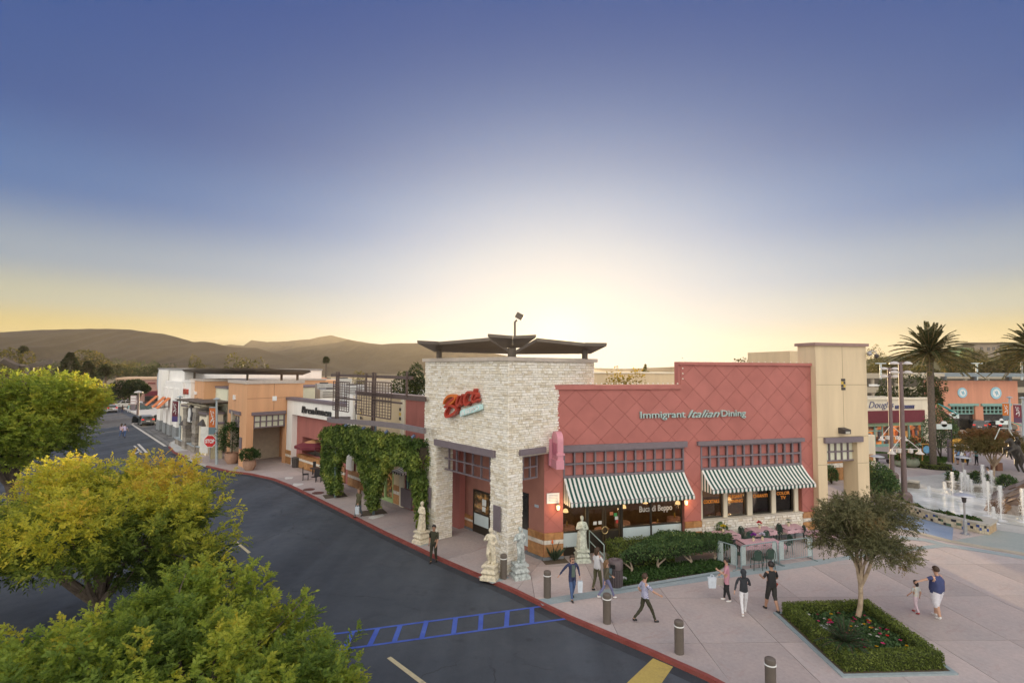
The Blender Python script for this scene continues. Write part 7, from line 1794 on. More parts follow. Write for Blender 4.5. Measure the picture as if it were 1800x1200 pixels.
patio_table(1392, 950, 1.2, .85, .25, [(-.1, .1, (.8, .8, .74), 'white flowers in a cream vase on the table half behind the tree')], 'check cloth on the patio table half hidden by the tree')
patio_table(1338, 979, 2.0, .95, .12, [(-.32, .1, (.30, .05, .42), 'purple flowers in a cream vase on the long front table'), (.18, .15, (.66, .66, .78), 'lilac white flowers in a cream vase on the long front table')], 'check cloth on the long front table at the barriers')
patio_table(1443, 960, 1.1, .85, .3, [], 'check cloth on the patio table behind the tree crown')
GRN_CH = mat('dark_green_chair', (.03, .065, .05), .5, .15, 8, .1, 30)
def bistro_chair(px, py, rz, label):
 b = G(px, py); t = thing('patio_chair', label, 'chair', (b.x, b.y, 0), rz, 'dark green patio chairs')
 MB().lathe([(.21, .43), (.22, .45), (.21, .47), (.01, .47)], 14).obj('seat', GRN_CH, t)
 pts = [(.2 * math.cos(a), .2, .66 + .26 * math.sin(a)) for a in [PI * k / 8 for k in range(9)]]
 MB().tube([(.2, .19, .45)] + pts + [(-.2, .19, .45)], .02, 6).obj('back_frame', GRN_CH, t)
 mb = MB(); mb.box((0, .2, .68), (.3, .015, .38)); mb.obj('backrest', GRN_CH, t)
 for x in (-.17, .17):
  for y in (-.16, .16): MB().tube([(x * 1.15, y * 1.15, 0), (x, y, .44)], .018, 6).obj('leg', GRN_CH, t)
for i, (x, y, r, lb_) in enumerate([(1248, 966, 1.5, 'green patio chair at the left end of the leftmost table'), (1298, 957, -1.2, 'green patio chair with a round back right of the leftmost table'), (1312, 960, 1.4, 'green patio chair left of the rear middle table'), (1365, 951, -1.3, 'green patio chair between the rear table and the white flowers'), (1301, 990, 1.5, 'green patio chair at the left end of the long front table'), (1383, 972, -1.4, 'green patio chair with a round back right of the long front table'), (1330, 1000, 3.1, 'left green patio chair in front of the long table'), (1352, 997, 3.1, 'right green patio chair in front of the long table'), (1322, 968, 0, 'green patio chair behind the long front table'), (1421, 954, 1.5, 'green patio chair under the tree crown'), (1268, 974, 3.0, 'green patio chair behind the hedge top'), (1352, 966, .2, 'second green patio chair behind the long front table')]): bistro_chair(x, y, r, lb_)
BAR = mat('galvanised_teal', (.26, .34, .36), .45, .12, 8, metal=.3)
def barrier(x0, y0, x1, y1, label):
 a, b = G(x0, y0), G(x1, y1); f = Facade(a, b); L_ = f.len; t = thing('crowd_barrier', label, 'barrier', tuple((a + b) / 2), 0, 'steel crowd barriers round the patio'); H_ = 1.05
 MB().tube([f.p(.0, .1, 0), f.p(.0, H_ - .1, 0), f.p(.07, H_, 0), f.p(L_ - .07, H_, 0), f.p(L_, H_ - .1, 0), f.p(L_, .1, 0)], .026, 8).obj('frame', BAR, t, world=True)
 MB().tube([f.p(0, .18, 0), f.p(L_, .18, 0)], .02, 6).obj('bottom_rail', BAR, t, world=True)
 k = int(L_ / .125)
 for i in range(1, k):
  u = L_ * i / k
  if u < .32 or u > L_ - .32: continue
  MB().tube([f.p(u, .18, 0), f.p(u, H_ - .02, 0)], .009, 5, cap=False).obj('bar', BAR, t, world=True)
 for s in (0, 1):
  u0 = .03 if s == 0 else L_ - .28; mb = MB(); mb.fbox(f, u0, u0 + .25, .2, H_ - .03, -.006, .006); mb.obj('mesh_panel', mat('pale_mesh_panel', (.40, .47, .47), .6, .5, 60), t, world=True)
  mb = MB(); u = .0 if s == 0 else L_; mb.tube([f.p(u, .03, -.3), f.p(u, .03, .3)], .022, 6); mb.tube([f.p(u, .0, 0), f.p(u, .12, 0)], .03, 6); mb.obj('foot', BAR, t, world=True)
barrier(1303, 1001, 1366, 991, 'crowd barrier in front of the long patio table'); barrier(1370, 991, 1428, 983, 'crowd barrier half behind the tree crown'); barrier(1262, 990, 1295, 1001, 'crowd barrier at the hedge end of the patio')
# ================================================================ square flower planter with tree
pq = [G(1481, 1191), G(1685, 1186), G(1529, 1071), G(1359, 1077)]     # near-left, near-right, far-right, far-left
cen = sum(pq, Vector()) / 4
pl_ = thing('flower_planter', 'square flower bed edged by a low clipped box hedge', 'planter', tuple(cen))
def scaleq(q, d):
 out = []
 for i in range(4):
  a, b, c = q[i - 1], q[i], q[(i + 1) % 4]; e1, e2 = (a - b).normalized(), (c - b).normalized(); out.append(b + (e1 + e2) * d / max(.3, math.sqrt(1 - e1.dot(e2) ** 2)))
 return out
q1, q2, q3 = scaleq(pq, .13), scaleq(pq, .24), scaleq(pq, .62)
for i in range(4):
 a, b, c, d = pq[i], pq[(i + 1) % 4], q1[(i + 1) % 4], q1[i]
 MB().hexa([(p.x, p.y, .0) for p in (a, b, c, d)] + [(p.x, p.y, .05) for p in (a, b, c, d)]).obj('kerb_stone', BLUEC, pl_, world=True)
o = ngon('soil', [Vector((p.x, p.y, .03)) for p in q1], DIRT, None); o.parent = pl_; o.matrix_parent_inverse = root_matrix(pl_).inverted()
HZ = .5
for i in range(4):
 qq = [q2[i], q2[(i + 1) % 4], q3[(i + 1) % 4], q3[i]]
 P1, d1, t1, l1 = foliage_box(qq, .04, HZ, 5200, .055, .022, .5, .16)
 bh = bpy.data.objects.new('box_hedge', None); COL.objects.link(bh); bh.parent = pl_; bh.matrix_parent_inverse = root_matrix(pl_).inverted()
 link('hedge_foliage', leaf_mesh('hedge_foliage', P1, d1, l1, l1 * .6, t1, HEDGE2), bh, world=True)
 mb = MB(); c_ = sum(qq, Vector()) / 4; kk = [Vector((p.x, p.y, 0)) for p in qq]; ctr = [kk[0].lerp(kk[3], .1), kk[1].lerp(kk[2], .1), kk[2].lerp(kk[1], .1), kk[3].lerp(kk[0], .1)]
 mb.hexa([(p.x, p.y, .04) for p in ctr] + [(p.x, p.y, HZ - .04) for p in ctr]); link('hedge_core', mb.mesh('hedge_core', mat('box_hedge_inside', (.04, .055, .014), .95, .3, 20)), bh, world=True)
def inq(m=.08):
 s, u = random.uniform(m, 1 - m), random.uniform(m, 1 - m)
 return q3[0].lerp(q3[1], s).lerp(q3[3].lerp(q3[2], s), u)
n = 9000; c = np.array([inq(.01) for _ in range(n)]); c[:, 2] = RNG.uniform(.03, .28, n)
o = link('bedding_foliage', leaf_mesh('bedding_foliage', c, RNG.normal(size=c.shape) * .7 + np.array([0, 0, .7]), RNG.uniform(.08, .16, n), .06, np.clip(RNG.normal(.4, .25, n), 0, 1), leafmat('bedding_leaf', [(0, (.035, .07, .03)), (.6, (.075, .15, .05)), (1, (.17, .26, .09))], .25)), pl_, world=True); stuff(o)
FC = [('yellow', (.80, .48, .01)), ('pink', (.70, .06, .22)), ('white', (.80, .78, .72)), ('magenta', (.60, .03, .16)), ('red', (.62, .03, .02))]
flm = [leafmat('petal_' + nm, [(0, tuple(c * .7 for c in cc)), (1, cc)], .3) for nm, cc in FC]
for k in range(70):
 p = inq(.05); m = flm[random.choice((0, 0, 1, 1, 2, 2, 2, 3, 4))]; n = 9; a = np.arange(n) * 2 * PI / n
 me = leaf_mesh('flower', np.tile([0, 0, 0.], (n, 1)), np.stack([np.cos(a), np.sin(a), np.full(n, .35)], 1), random.uniform(.05, .085), .05, RNG.uniform(.3, 1, n), m)
 o = link('flower', me, pl_, world=False); o.location = Vector((p.x, p.y, random.uniform(.24, .36))) - Vector(pl_.location)
def sago(p, h, L_, n, label, scale=1):
 t = thing('sago_palm', label, 'palm', (p.x, p.y, .03)); MB().lathe([(.13, 0), (.19, .12), (.2, .25), (.13, h), (.02, h + .04)], 12).obj('trunk', mat('shaggy_trunk', (.10, .075, .05), .95, .4, 20, .9, 40), t)
 C_, D_, LN, T_ = [], [], [], []
 ribs = MB()
 for i in range(n):
  a = 2 * PI * i / n * 2.618; el = .25 + 1.1 * (i / n); pts = []
  for s in range(9):
   q = s / 8; r = L_ * q * math.cos(el) ; z = h + L_ * q * math.sin(el) - L_ * .55 * q * q * math.cos(el); pts.append(Vector((r * math.cos(a), r * math.sin(a), z)))
  ribs.tube(pts, [.014] * 8 + [.006], 4)
  for s in range(1, 26):
   q = s / 26 * 8; k = min(7, int(q)); p_ = pts[k].lerp(pts[k + 1], q - k); ax = (pts[k + 1] - pts[k]).normalized(); sd = Vector((-math.sin(a), math.cos(a), 0))
   for sg in (-1, 1): C_.append(p_); D_.append(sd * sg * .9 + ax * .55 + Vector((0, 0, .18))); LN.append(.20 * (1 - .6 * abs(s / 26 - .35))); T_.append(random.uniform(.1, .9))
 ribs.obj('frond_rib', core_m, t)
 o = link('fronds', leaf_mesh('fronds', np.array(C_), np.array(D_), np.array(LN) * scale, .022 * scale, np.array(T_), leafmat('sago_leaf', [(0, (.018, .045, .02)), (1, (.05, .10, .035))], .2), .2)); o.parent = t
 return t
sp = G(1487, 1150, .1); sago(sp, .42, .95, 30, 'dark spiky sago palm in the square flower bed')
me = bpy.data.meshes.new('garden_boulder'); bm = bmesh.new(); bmesh.ops.create_icosphere(bm, subdivisions=3, radius=.22)
for v in bm.verts: v.co *= 1 + .3 * mnoise.noise(v.co * 5); v.co.z *= .9
bm.to_mesh(me); bm.free(); me.materials.append(mat('grey_field_stone', (.36, .38, .38))); o = link('garden_boulder', me); p = G(1449, 1112, .1); o.location = (p.x, p.y, .16); tag(o, 'rounded grey boulder among flowers of the square bed', 'boulder')
# ================================================================ trees
def limb(mb, p0, p1, r0, r1, bend=.12, n=6, k=5):
 p0, p1 = Vector(p0), Vector(p1); L_ = (p1 - p0).length; o = Vector((random.uniform(-1, 1), random.uniform(-1, 1), random.uniform(-.3, .5))) * L_ * bend
 pts = [p0.lerp(p1, i / k) + o * math.sin(PI * i / k) for i in range(k + 1)]
 mb.tube(pts, [r0 + (r1 - r0) * i / k for i in range(k + 1)], n); return pts
TRUNK = mat('grey_brown_bark', (.12, .095, .075), .95, .3, 6, .8, 25)
def big_tree(name, base, cen, rad, twigs, leaves, leaf_len, nl, l_len, l_wd, stops, tint_fn, label, trunk_r=.2, lobes=9, shell=.35, zmin=-.55, transl=.55, zup=.35, cat_='tree', lob=.42, lobr=.46, stem_z=.45, bark=None, twl=.55, seed=1):
 rs = random.getstate(); random.seed(seed)
 t = thing(name, label, cat_, tuple(base))
 cen = Vector(cen); rad = np.array(rad); cl = cen - Vector(base)
 lob_c = []
 for i in range(lobes):
  a = 2 * PI * i / lobes * 1.618 + random.uniform(-.3, .3); z = random.uniform(-.45, .75); r = math.sqrt(max(.05, 1 - z * z)) * random.uniform(.45, .72)
  lob_c.append(np.array([math.cos(a) * r, math.sin(a) * r, z * .75]))
 lob_c.append(np.array([0, 0, .25])); lob_c = np.array(lob_c); lr = RNG.uniform(lobr * .75, lobr * 1.25, len(lob_c))
 li = RNG.integers(0, len(lob_c), twigs)
 d = rand_dirs(twigs, zmin); rr = RNG.uniform(shell, 1, twigs) ** .6
 loc = lob_c[li] + d * (lr[li] * rr)[:, None]
 w = np.array([mnoise.noise(tuple(v * 2.1 + seed * 3.7)) for v in loc])
 loc *= (1 + .14 * w)[:, None]
 tips = np.array(cl) + loc * rad
 out = loc / (np.linalg.norm(loc, axis=1, keepdims=True) + 1e-6)
 dirs = out * .6 + d * .45 + RNG.normal(size=out.shape) * .22 + np.array([0, 0, zup]); dirs /= np.linalg.norm(dirs, axis=1, keepdims=True)
 tint = tint_fn(loc, w)
 c, dd, ln, wd, tn = pinnate(tips, dirs, RNG.uniform(.7, 1.25, twigs) * twl, leaves, leaf_len, nl, l_len, l_wd, tint)
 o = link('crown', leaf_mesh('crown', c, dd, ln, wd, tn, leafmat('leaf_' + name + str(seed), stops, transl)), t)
 mb = MB(); top = Vector((cl.x * .6, cl.y * .6, cl.z * stem_z)); limb(mb, (0, 0, 0), top, trunk_r, trunk_r * .75, .05, 9)
 for i, q in enumerate(lob_c):
  e = cl + Vector(q * rad * .8); m1 = top.lerp(e, .5) + Vector((0, 0, .15 * cl.z * random.random()))
  limb(mb, top + Vector((0, 0, -.1)), m1, trunk_r * .6, trunk_r * .36, .1); limb(mb, m1, e, trunk_r * .36, trunk_r * .12, .1)
  for s in range(4):
   k = RNG.integers(0, twigs); 
   js = np.where(li == i)[0]
   if len(js) == 0: continue
   e2 = Vector(tips[js[RNG.integers(0, len(js))]]); limb(mb, m1.lerp(e, random.uniform(.1, .9)), e2, trunk_r * .2, trunk_r * .05, .12, 5)
 mb.obj('trunk', bark or TRUNK, t)
 random.setstate(rs)
 return t
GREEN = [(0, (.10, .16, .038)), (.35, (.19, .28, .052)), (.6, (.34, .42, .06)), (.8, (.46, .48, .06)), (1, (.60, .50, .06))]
SUNLIT_GOLD = [(0, (.08, .125, .03)), (.3, (.18, .25, .045)), (.55, (.44, .46, .06)), (.78, (.66, .60, .06)), (1, (.70, .50, .08))]  # upper stops put sunlight into the leaf colour
A_ = Vector((-21.8, 29.5, RZ))
big_tree('street_tree', (-29.5, 31.5, RZ), (-30.1, 31.5, 4.7), (5.0, 5.0, 4.1), 1900, 8, .42, 9, .17, .085, GREEN, lambda l, w: np.clip(.42 + .16 * l[:, 2] + .20 * l[:, 0] + w * .3, 0, 1), 'full green street tree highest at the left edge', .3, 12, .4, seed=2, twl=.8)  # tint rises upwards and to the right, painting low sun on the crown
big_tree('street_tree', (-13.6, 18.6, RZ), (-14.6, 18.4, 2.75), (5.1, 4.3, 3.3), 1650, 8, .34, 9, .125, .058, SUNLIT_GOLD, lambda l, w: np.clip(.30 + .52 * l[:, 2] + .12 * l[:, 1] + w * .45, 0, 1), 'green street tree with sunlit gold top in the middle of the left side', .2, 12, .35, seed=3, zmin=-.9, twl=.6, stem_z=.35)  # gold grows with height, low sun painted into the crown top
big_tree('street_tree', (-6.4, 11.6, RZ), (-7.2, 11.7, 2.25), (4.15, 3.5, 2.15), 1250, 14, .27, 11, .108, .054, GREEN, lambda l, w: np.clip(.46 + .14 * l[:, 2] + w * .5, 0, 1), 'nearest feathery green street tree at the bottom edge', .18, 13, .35, seed=4, zup=.85, twl=.85)  # tint lifts towards the top, painted light on the plumes
OLIVE = [(0, (.085, .095, .045)), (.4, (.16, .165, .075)), (.75, (.24, .22, .105)), (1, (.36, .23, .09))]
tp = G(1505, 1096); tc_ = D(1516, 945, tp.y + .2)
big_tree('planter_tree', (tp.x, tp.y, .03), (tc_.x, tc_.y, tc_.z + .12), (1.85, 1.75, 1.5), 1050, 6, .22, 9, .082, .034, OLIVE, lambda l, w: np.clip(.42 + w * .5, 0, 1), 'olive brown small tree growing from the square flower bed', .095, 9, .3, seed=5, zmin=-.5, zup=.0, stem_z=.42, bark=mat('cream_peeling_bark', (.40, .31, .22), .85, .3, 7, .5, 30), twl=.4, transl=.35)
tb = G(1745, 842); tcc = D(1747, 782, tb.y)
RUSTL = [(0, (.10, .10, .03)), (.4, (.18, .15, .05)), (.7, (.28, .15, .06)), (1, (.38, .14, .07))]
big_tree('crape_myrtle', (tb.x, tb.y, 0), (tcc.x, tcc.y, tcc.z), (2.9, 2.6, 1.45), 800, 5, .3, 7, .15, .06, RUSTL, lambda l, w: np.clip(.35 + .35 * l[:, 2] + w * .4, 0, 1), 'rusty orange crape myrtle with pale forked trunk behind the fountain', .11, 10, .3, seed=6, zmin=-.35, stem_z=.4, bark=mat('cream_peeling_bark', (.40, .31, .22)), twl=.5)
def blob_tree(name, px, pb, pt, wpx, dist, stops, label, kind='round', n=2600, tmean=.4, group='trees along the far street', transl=.35, trunk=True, seed=0, z0=None):
 b = D(px, pb, dist); tp_ = D(px, pt, dist); w = wpx * dist / FPX / 2; H_ = tp_.z
 zb = 0 if z0 is None else z0
 t = thing(name, label, 'tree', (b.x, b.y, zb), 0, group); H_ -= zb
 low = H_ * (.12 if kind == 'cone' else .22)
 hz = (H_ - low) / 2; ln = max(.25, w * .13)
 nl = 8 if kind == 'round' else 1
 C_, D_, T_ = [], [], []
 if kind == 'cone':
  u = RNG.uniform(0, 1, n) ** .8; a = RNG.uniform(0, 2 * PI, n); lay = .82 + .25 * np.sin(u * 26 + 2 * np.sin(a * 3 + seed))
  r = w * (1 - u) ** .8 * lay * RNG.uniform(.6, 1, n)
  P_ = np.stack([r * np.cos(a), r * np.sin(a), low + (H_ - low) * u], 1); dd = np.stack([np.cos(a), np.sin(a), RNG.uniform(-.4, .5, n)], 1)
  ww = np.array([mnoise.noise((v[0] / w * 2, v[1] / w * 2, v[2] / w * 2 + seed)) for v in P_])
 else:
  rs = np.random.default_rng(seed + 17); nl = 11
  lc = np.stack([rs.uniform(-.62, .62, nl), rs.uniform(-.6, .6, nl), rs.uniform(-.6, .62, nl)], 1); lrr = rs.uniform(.34, .55, nl)
  li = RNG.integers(0, nl, n); d = rand_dirs(n, -.7); loc = lc[li] + d * (lrr[li] * RNG.uniform(.55, 1, n) ** .5)[:, None]
  ww = np.array([mnoise.noise(tuple(v * 2.4 + seed)) for v in loc])
  P_ = loc * np.array([w, w, hz]) * (1 + .15 * ww)[:, None] + np.array([0, 0, low + hz]); dd = d + RNG.normal(size=d.shape) * .5
 tn = np.clip(tmean + ww * .55 + RNG.normal(size=n) * .16, 0, 1)
 o = link('crown', leaf_mesh('crown', P_, dd, RNG.uniform(.7, 1.4, n) * ln, RNG.uniform(.5, .8, n) * ln, tn, leafmat('far_' + str(stops[0][1]) , stops, transl))); o.parent = t
 mb = MB(); mb.tube([(0, 0, -.3), (0, 0, low + hz)], [max(.12, w * .08), max(.06, w * .04)], 7)
 if kind == 'round':
  for q in lc[:6]: limb(mb, (0, 0, low * .9), tuple(q * np.array([w, w, hz]) * .8 + np.array([0, 0, low + hz])), w * .045, w * .015, .1, 5)
 mb.obj('trunk', TRUNK, t)
 return t
DG = [(0, (.018, .03, .012)), (.5, (.035, .055, .018)), (1, (.08, .10, .025))]
MG = [(0, (.03, .055, .014)), (.5, (.06, .10, .02)), (1, (.15, .18, .03))]
OG = [(0, (.05, .06, .02)), (.5, (.10, .10, .025)), (1, (.22, .17, .035))]
blob_tree('conifer', 119, 720, 620, 62, 150, DG, 'tall dark pointed conifer left of the twin conifers', 'cone', 3000, .35, 'dark conifers at the far left', seed=1)
blob_tree('conifer', 151, 715, 635, 58, 155, DG, 'second dark pointed conifer nearer the street', 'cone', 2600, .4, 'dark conifers at the far left', seed=2)
blob_tree('street_tree', 135, 735, 666, 84, 85, MG, 'flat topped bright green tree behind the highest left tree', 'round', 4200, .6, 'street trees', seed=3)
blob_tree('street_tree', 185, 718, 684, 40, 120, DG, 'dark rounded tree beside the far road', 'round', 1800, .4, 'street trees', seed=4)
blob_tree('street_tree', 232, 705, 664, 60, 118, DG, 'dark green round tree before the dusky pink store', 'round', 4200, .42, 'street trees', seed=5)
for i, (x, yb, yt, w, d, st, lb_) in enumerate([(20, 690, 612, 60, 170, OG, 'olive tree at the far left above the roof sign frame'), (60, 690, 640, 40, 190, OG, 'small olive tree right of the dark roof sign'), (160, 700, 613, 60, 260, OG, 'golden olive tree behind the conifers'), (205, 690, 633, 60, 280, OG, 'hazy golden tree behind the dusky pink store'), (222, 690, 645, 30, 220, DG, 'small dark pine over the far store roof'), (258, 690, 643, 42, 210, DG, 'dark flat tree at the white store roof edge'), (357, 690, 626, 44, 130, OG, 'golden brown tree above the pale green shop roof'), (432, 690, 625, 62, 110, OG, 'brown clumpy tree behind the wing canopy'), (630, 700, 647, 26, 110, OG, 'small round tree behind the trellis screens'), (722, 715, 634, 66, 60, DG, 'dense dark tree touching the stone tower'), (1098, 690, 646, 70, 44, [(0, (.2, .16, .03)), (1, (.5, .36, .05))], 'sunlit golden tree behind the restaurant parapet'), (1132, 690, 640, 20, 60, OG, 'thin golden tree right of the sunlit parapet tree'), (1305, 690, 623, 50, 90, OG, 'sparse tree showing above the upper pink wall'), (1345, 690, 628, 26, 90, OG, 'small sparse tree above the pink wall near the gatehouse'), (1395, 690, 604, 40, 95, OG, 'sparse tree rising left of the beige gatehouse')]):  # parapet tree: sunshine is put into its golden leaf colours
 blob_tree('background_tree', x, yb, yt, w, d, st, lb_, 'round', 1500 if i not in (9,) else 4000, .5, 'trees behind the roofs', seed=20 + i, transl=.5)
for i, (x, yb, yt, w, d) in enumerate([(1588, 710, 652, 74, 76), (1636, 710, 655, 52, 74), (1562, 690, 640, 60, 200), (1620, 690, 640, 70, 210), (1680, 690, 628, 70, 230), (1740, 690, 630, 74, 240), (1790, 690, 622, 70, 235), (1545, 690, 612, 34, 190), (1710, 668, 612, 40, 320), (1780, 660, 605, 46, 330)]):
 blob_tree('hillside_tree', x, yb, yt, w, d, DG if i < 2 else OG, ['dark dense tree between lamp posts and car park', 'dark dense tree behind the palm trunk', 'olive tree behind the car park left of the palm', 'olive tree directly behind the palm crown', 'olive tree right of the palm behind the car park', 'olive tree below the hill house', 'olive tree at the right picture edge', 'pale sparse tree beside the gatehouse corner', 'dark tree left of the house on the hill', 'dark tree on the hill crest at the right'][i], 'round', 2600, .45, 'trees on the right hillside', seed=60 + i)
for i in range(26):
 x = 8 + 11.5 * i + random.uniform(-5, 5); d_ = random.uniform(230, 420); yt_ = random.uniform(630, 652)
 blob_tree('valley_tree', x, 690, yt_, random.uniform(22, 40), d_, (DG, OG, MG)[i % 3], 'small hazy tree in the far row along the valley below the hills', 'round', 700, .5, 'trees along the valley under the hills', seed=120 + i, transl=.5)
def date_palm(px, pb, pt, dist, crown_r, label, fr=72, tr=.27, name='date_palm'):
 b = D(px, pb, dist) ; top = D(px - 6, pt, dist).z
 t = thing(name, label, 'palm tree', (b.x, b.y, 0), 0, None); hb = top
 TR_ = mat('ringed_palm_bark', (.13, .105, .085), .95, .35, 9, .9, 18)
 mb = MB(); pts = [(0, 0, z) for z in np.linspace(0, hb, 40)]; mb.tube(pts, [tr * (1.15 if i == 0 else 1) * (1 + .05 * (i % 2)) for i in range(40)], 12); mb.obj('trunk', TR_, t)
 MB().lathe([(tr * .9, hb - .6), (tr * 1.6, hb - .1), (tr * 1.8, hb + .4), (tr * .8, hb + .9), (.05, hb + 1.0)], 14).obj('crown_boss', mat('palm_boss', (.09, .06, .03), .95, .4, 8, .9, 15), t)
 C_, D_, LN, T_ = [], [], [], []; ribs = MB()
 for i in range(fr):
  a = 2 * PI * i * .618 + random.uniform(-.1, .1); q_ = i / fr; el = 1.45 - 1.75 * q_ + random.uniform(-.08, .08); L_ = crown_r * random.uniform(.92, 1.1); pts = []
  for s in range(12):
   q = s / 11; r = L_ * q * math.cos(el); z = hb + .4 + L_ * q * math.sin(el) - L_ * (.20 + .22 * math.cos(el)) * q * q; pts.append(Vector((r * math.cos(a), r * math.sin(a), z)))
  ribs.tube(pts, [.05 - .035 * s / 11 for s in range(12)], 4)
  sd = Vector((-math.sin(a), math.cos(a), 0))
  for s in range(2, 60):
   q = s / 60 * 11; k = min(10, int(q)); p_ = pts[k].lerp(pts[k + 1], q - k); ax = (pts[k + 1] - pts[k]).normalized()
   for sg in (-1, 1): C_.append(p_); D_.append(sd * sg * .75 + ax * .8 + Vector((0, 0, .3)) + Vector((random.uniform(-.1, .1),) * 3)); LN.append(crown_r * .15 * (1 - .75 * (s / 60) ** 3)); T_.append(random.uniform(.1, .8) + (.25 if q_ > .7 else 0))
 ribs.obj('frond_rib', mat('frond_rib', (.16, .11, .04), .8, .2), t)
 o = link('fronds', leaf_mesh('fronds', np.array(C_), np.array(D_), np.array(LN), .055 * crown_r / 3, np.clip(T_, 0, 1), leafmat('date_palm_leaf', [(0, (.02, .035, .012)), (.6, (.05, .065, .02)), (1, (.18, .13, .03))], .3), .25)); o.parent = t
 return t
pb = G(1641, 822)
date_palm(1641, 822, 628, pb.y, 3.75, 'tall date palm standing before the cream shop')
MB_ = thing('palm_ring_hedge', 'low round clipped hedge ring at the date palm foot', 'hedge', (pb.x, pb.y, 0))
a = RNG.uniform(0, 2 * PI, 5000); r = RNG.uniform(.75, 1.35, 5000); c = np.stack([r * np.cos(a), r * np.sin(a), RNG.uniform(.05, .42, 5000)], 1)
o = link('foliage', leaf_mesh('foliage', c, RNG.normal(size=c.shape) + np.array([0, 0, .5]), .11, .07, np.clip(RNG.normal(.4, .2, 5000), 0, 1), HEDGE2)); o.parent = MB_
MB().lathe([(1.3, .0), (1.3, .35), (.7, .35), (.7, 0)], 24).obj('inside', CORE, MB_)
p2 = D(1832, 830, 47); date_palm(1832, 830, 628, 47, 3.75, 'second date palm whose fronds enter at the right edge')
def fan_palm(px, pt, wpx, dist, label):
 b = D(px, 690, dist); top = D(px, pt + wpx * .5, dist).z; r = wpx * dist / FPX / 2
 t = thing('fan_palm', label, 'palm tree', (b.x, b.y, 0), 0, 'thin fan palms in the distance'); MB().tube([(0, 0, -2), (0, 0, top)], [.35, .22], 8).obj('trunk', TRUNK, t)
 n = 700; d = rand_dirs(n, -.75); c = d * RNG.uniform(.15, .7, n)[:, None] * r * np.array([1, 1, 1.25]) + np.array([0, 0, top])
 o = link('crown', leaf_mesh('crown', c, d + RNG.normal(size=d.shape) * .25, r * .55, r * .22, np.clip(RNG.normal(.35, .25, n), 0, 1), leafmat('far_' + str(DG[0][1]), DG, .35))); o.parent = t
fan_palm(572, 627, 12, 150, 'lone fan palm silhouetted against the hills'); fan_palm(184, 641, 22, 150, 'fan palm above the far road by the conifers'); fan_palm(37, 608, 14, 190, 'tiny fan palm at the far left hillside')
for i, (x, y, rx, rz_, n, lb_) in enumerate([(1538, 880, 1.35, 1.25, 3800, 'dark glossy shrub left of the nearer lamp post'), (1556, 868, .9, .8, 2000, 'dark shrub at the farther lamp post foot'), (1654, 806, 1.5, 2.6, 4200, 'tall dark shrub mass at the cream shop corner'), (1668, 800, 1.2, 1.7, 2200, 'lower dark shrub right of the cream shop corner'), (1610, 810, 1.3, 1.2, 2000, 'bright green shrub before the lit shop windows'), (1770, 858, .6, .5, 900, 'small spiky shrub by the rock cascade'), (1679, 850, .55, .5, 800, 'small green plant behind the rear seat wall'), (1722, 852, .8, .5, 1000, 'low green shrub behind the fountain jets'), (1462, 850, .45, .7, 700, 'potted shrub inside the gatehouse passage'), (1268, 955, .4, .5, 500, 'small dark plant behind the hedge end')]):
 b = G(x, y); t = thing('shrub', lb_, 'shrub', (b.x, b.y, 0), 0, None)
 o = link('foliage', leafblob((0, 0, rz_), (rx, rx * .9, rz_), n, .17, HEDGE if i not in (4, 6, 7) else SHRL, .35 if i != 4 else .7, .22)); o.parent = t
 mb = MB()
 for k in range(4): limb(mb, (0, 0, 0), (random.uniform(-.6, .6) * rx, random.uniform(-.6, .6) * rx, rz_ * 1.3), .05, .015, .1, 5)
 mb.obj('stem', core_m, t)
# ================================================================ hills
def ridge(name, pts, dist, depth, m, label=None, rough=1.0):
 """terrain whose skyline stands at the given distance"""
 xs = np.linspace(pts[0][0], pts[-1][0], 260); ys = np.interp(xs, [p[0] for p in pts], [p[1] for p in pts])
 rows = 44; vs = []
 for j in range(rows):
  t = j / (rows - 1); d = dist - depth * (1 - t)
  for x, y in zip(xs, ys):
   p = D(x, y, dist); X = p.x; h = p.z + .6
   e = t ** 1.25
   nz = mnoise.fractal((X * .006, d * .006, dist * .01), 1.0, 2.0, 5)
   gl = abs(mnoise.noise((X * .011 + t * .8, t * 1.2, dist))) 
   z = h * e - h * (.42 * gl + .20 * abs(mnoise.noise((X * .03 + t, t * 2.5, dist + 5)))) * math.sin(PI * t) ** .8 * rough + nz * h * .07 * math.sin(PI * t) + (mnoise.noise((X * .05, 0, dist)) * h * .008 * t)
   vs.append((X + (1 - t) * 0, d, max(-.7, z - .6) if j else -2.0))
 for x, y in zip(xs, ys): p = D(x, y, dist); vs.append((p.x, dist + depth * .6, -2))
 n = len(xs); fs = [(j * n + i, j * n + i + 1, (j + 1) * n + i + 1, (j + 1) * n + i) for j in range(rows) for i in range(n - 1)]
 mb = MB(); mb.add(vs, fs, 0, True); o = mb.obj(name, m); struct(o); return o
HILL = groundmat('chaparral_hill', (.034, .026, .015), (.062, .047, .025), .008, .12, .95, .5, .6, stain=(.022, .022, .012), bigamt=1.0)
ridge('hills', [(-500, 590), (0, 584), (60, 580), (120, 578.5), (185, 577.5), (228, 579), (262, 584), (285, 586), (310, 592), (340, 601), (355, 600), (375, 602), (400, 609), (430, 611), (450, 611), (480, 620), (520, 628), (560, 640), (620, 652)], 900, 500, HILL)
ridge('hills', [(380, 640), (440, 618), (484, 618), (520, 611), (560, 606), (592, 602), (612, 597), (640, 602), (670, 605), (700, 603), (740, 603), (790, 606), (850, 618), (920, 630), (990, 642), (1050, 650)], 1500, 420, HILL, rough=.6)
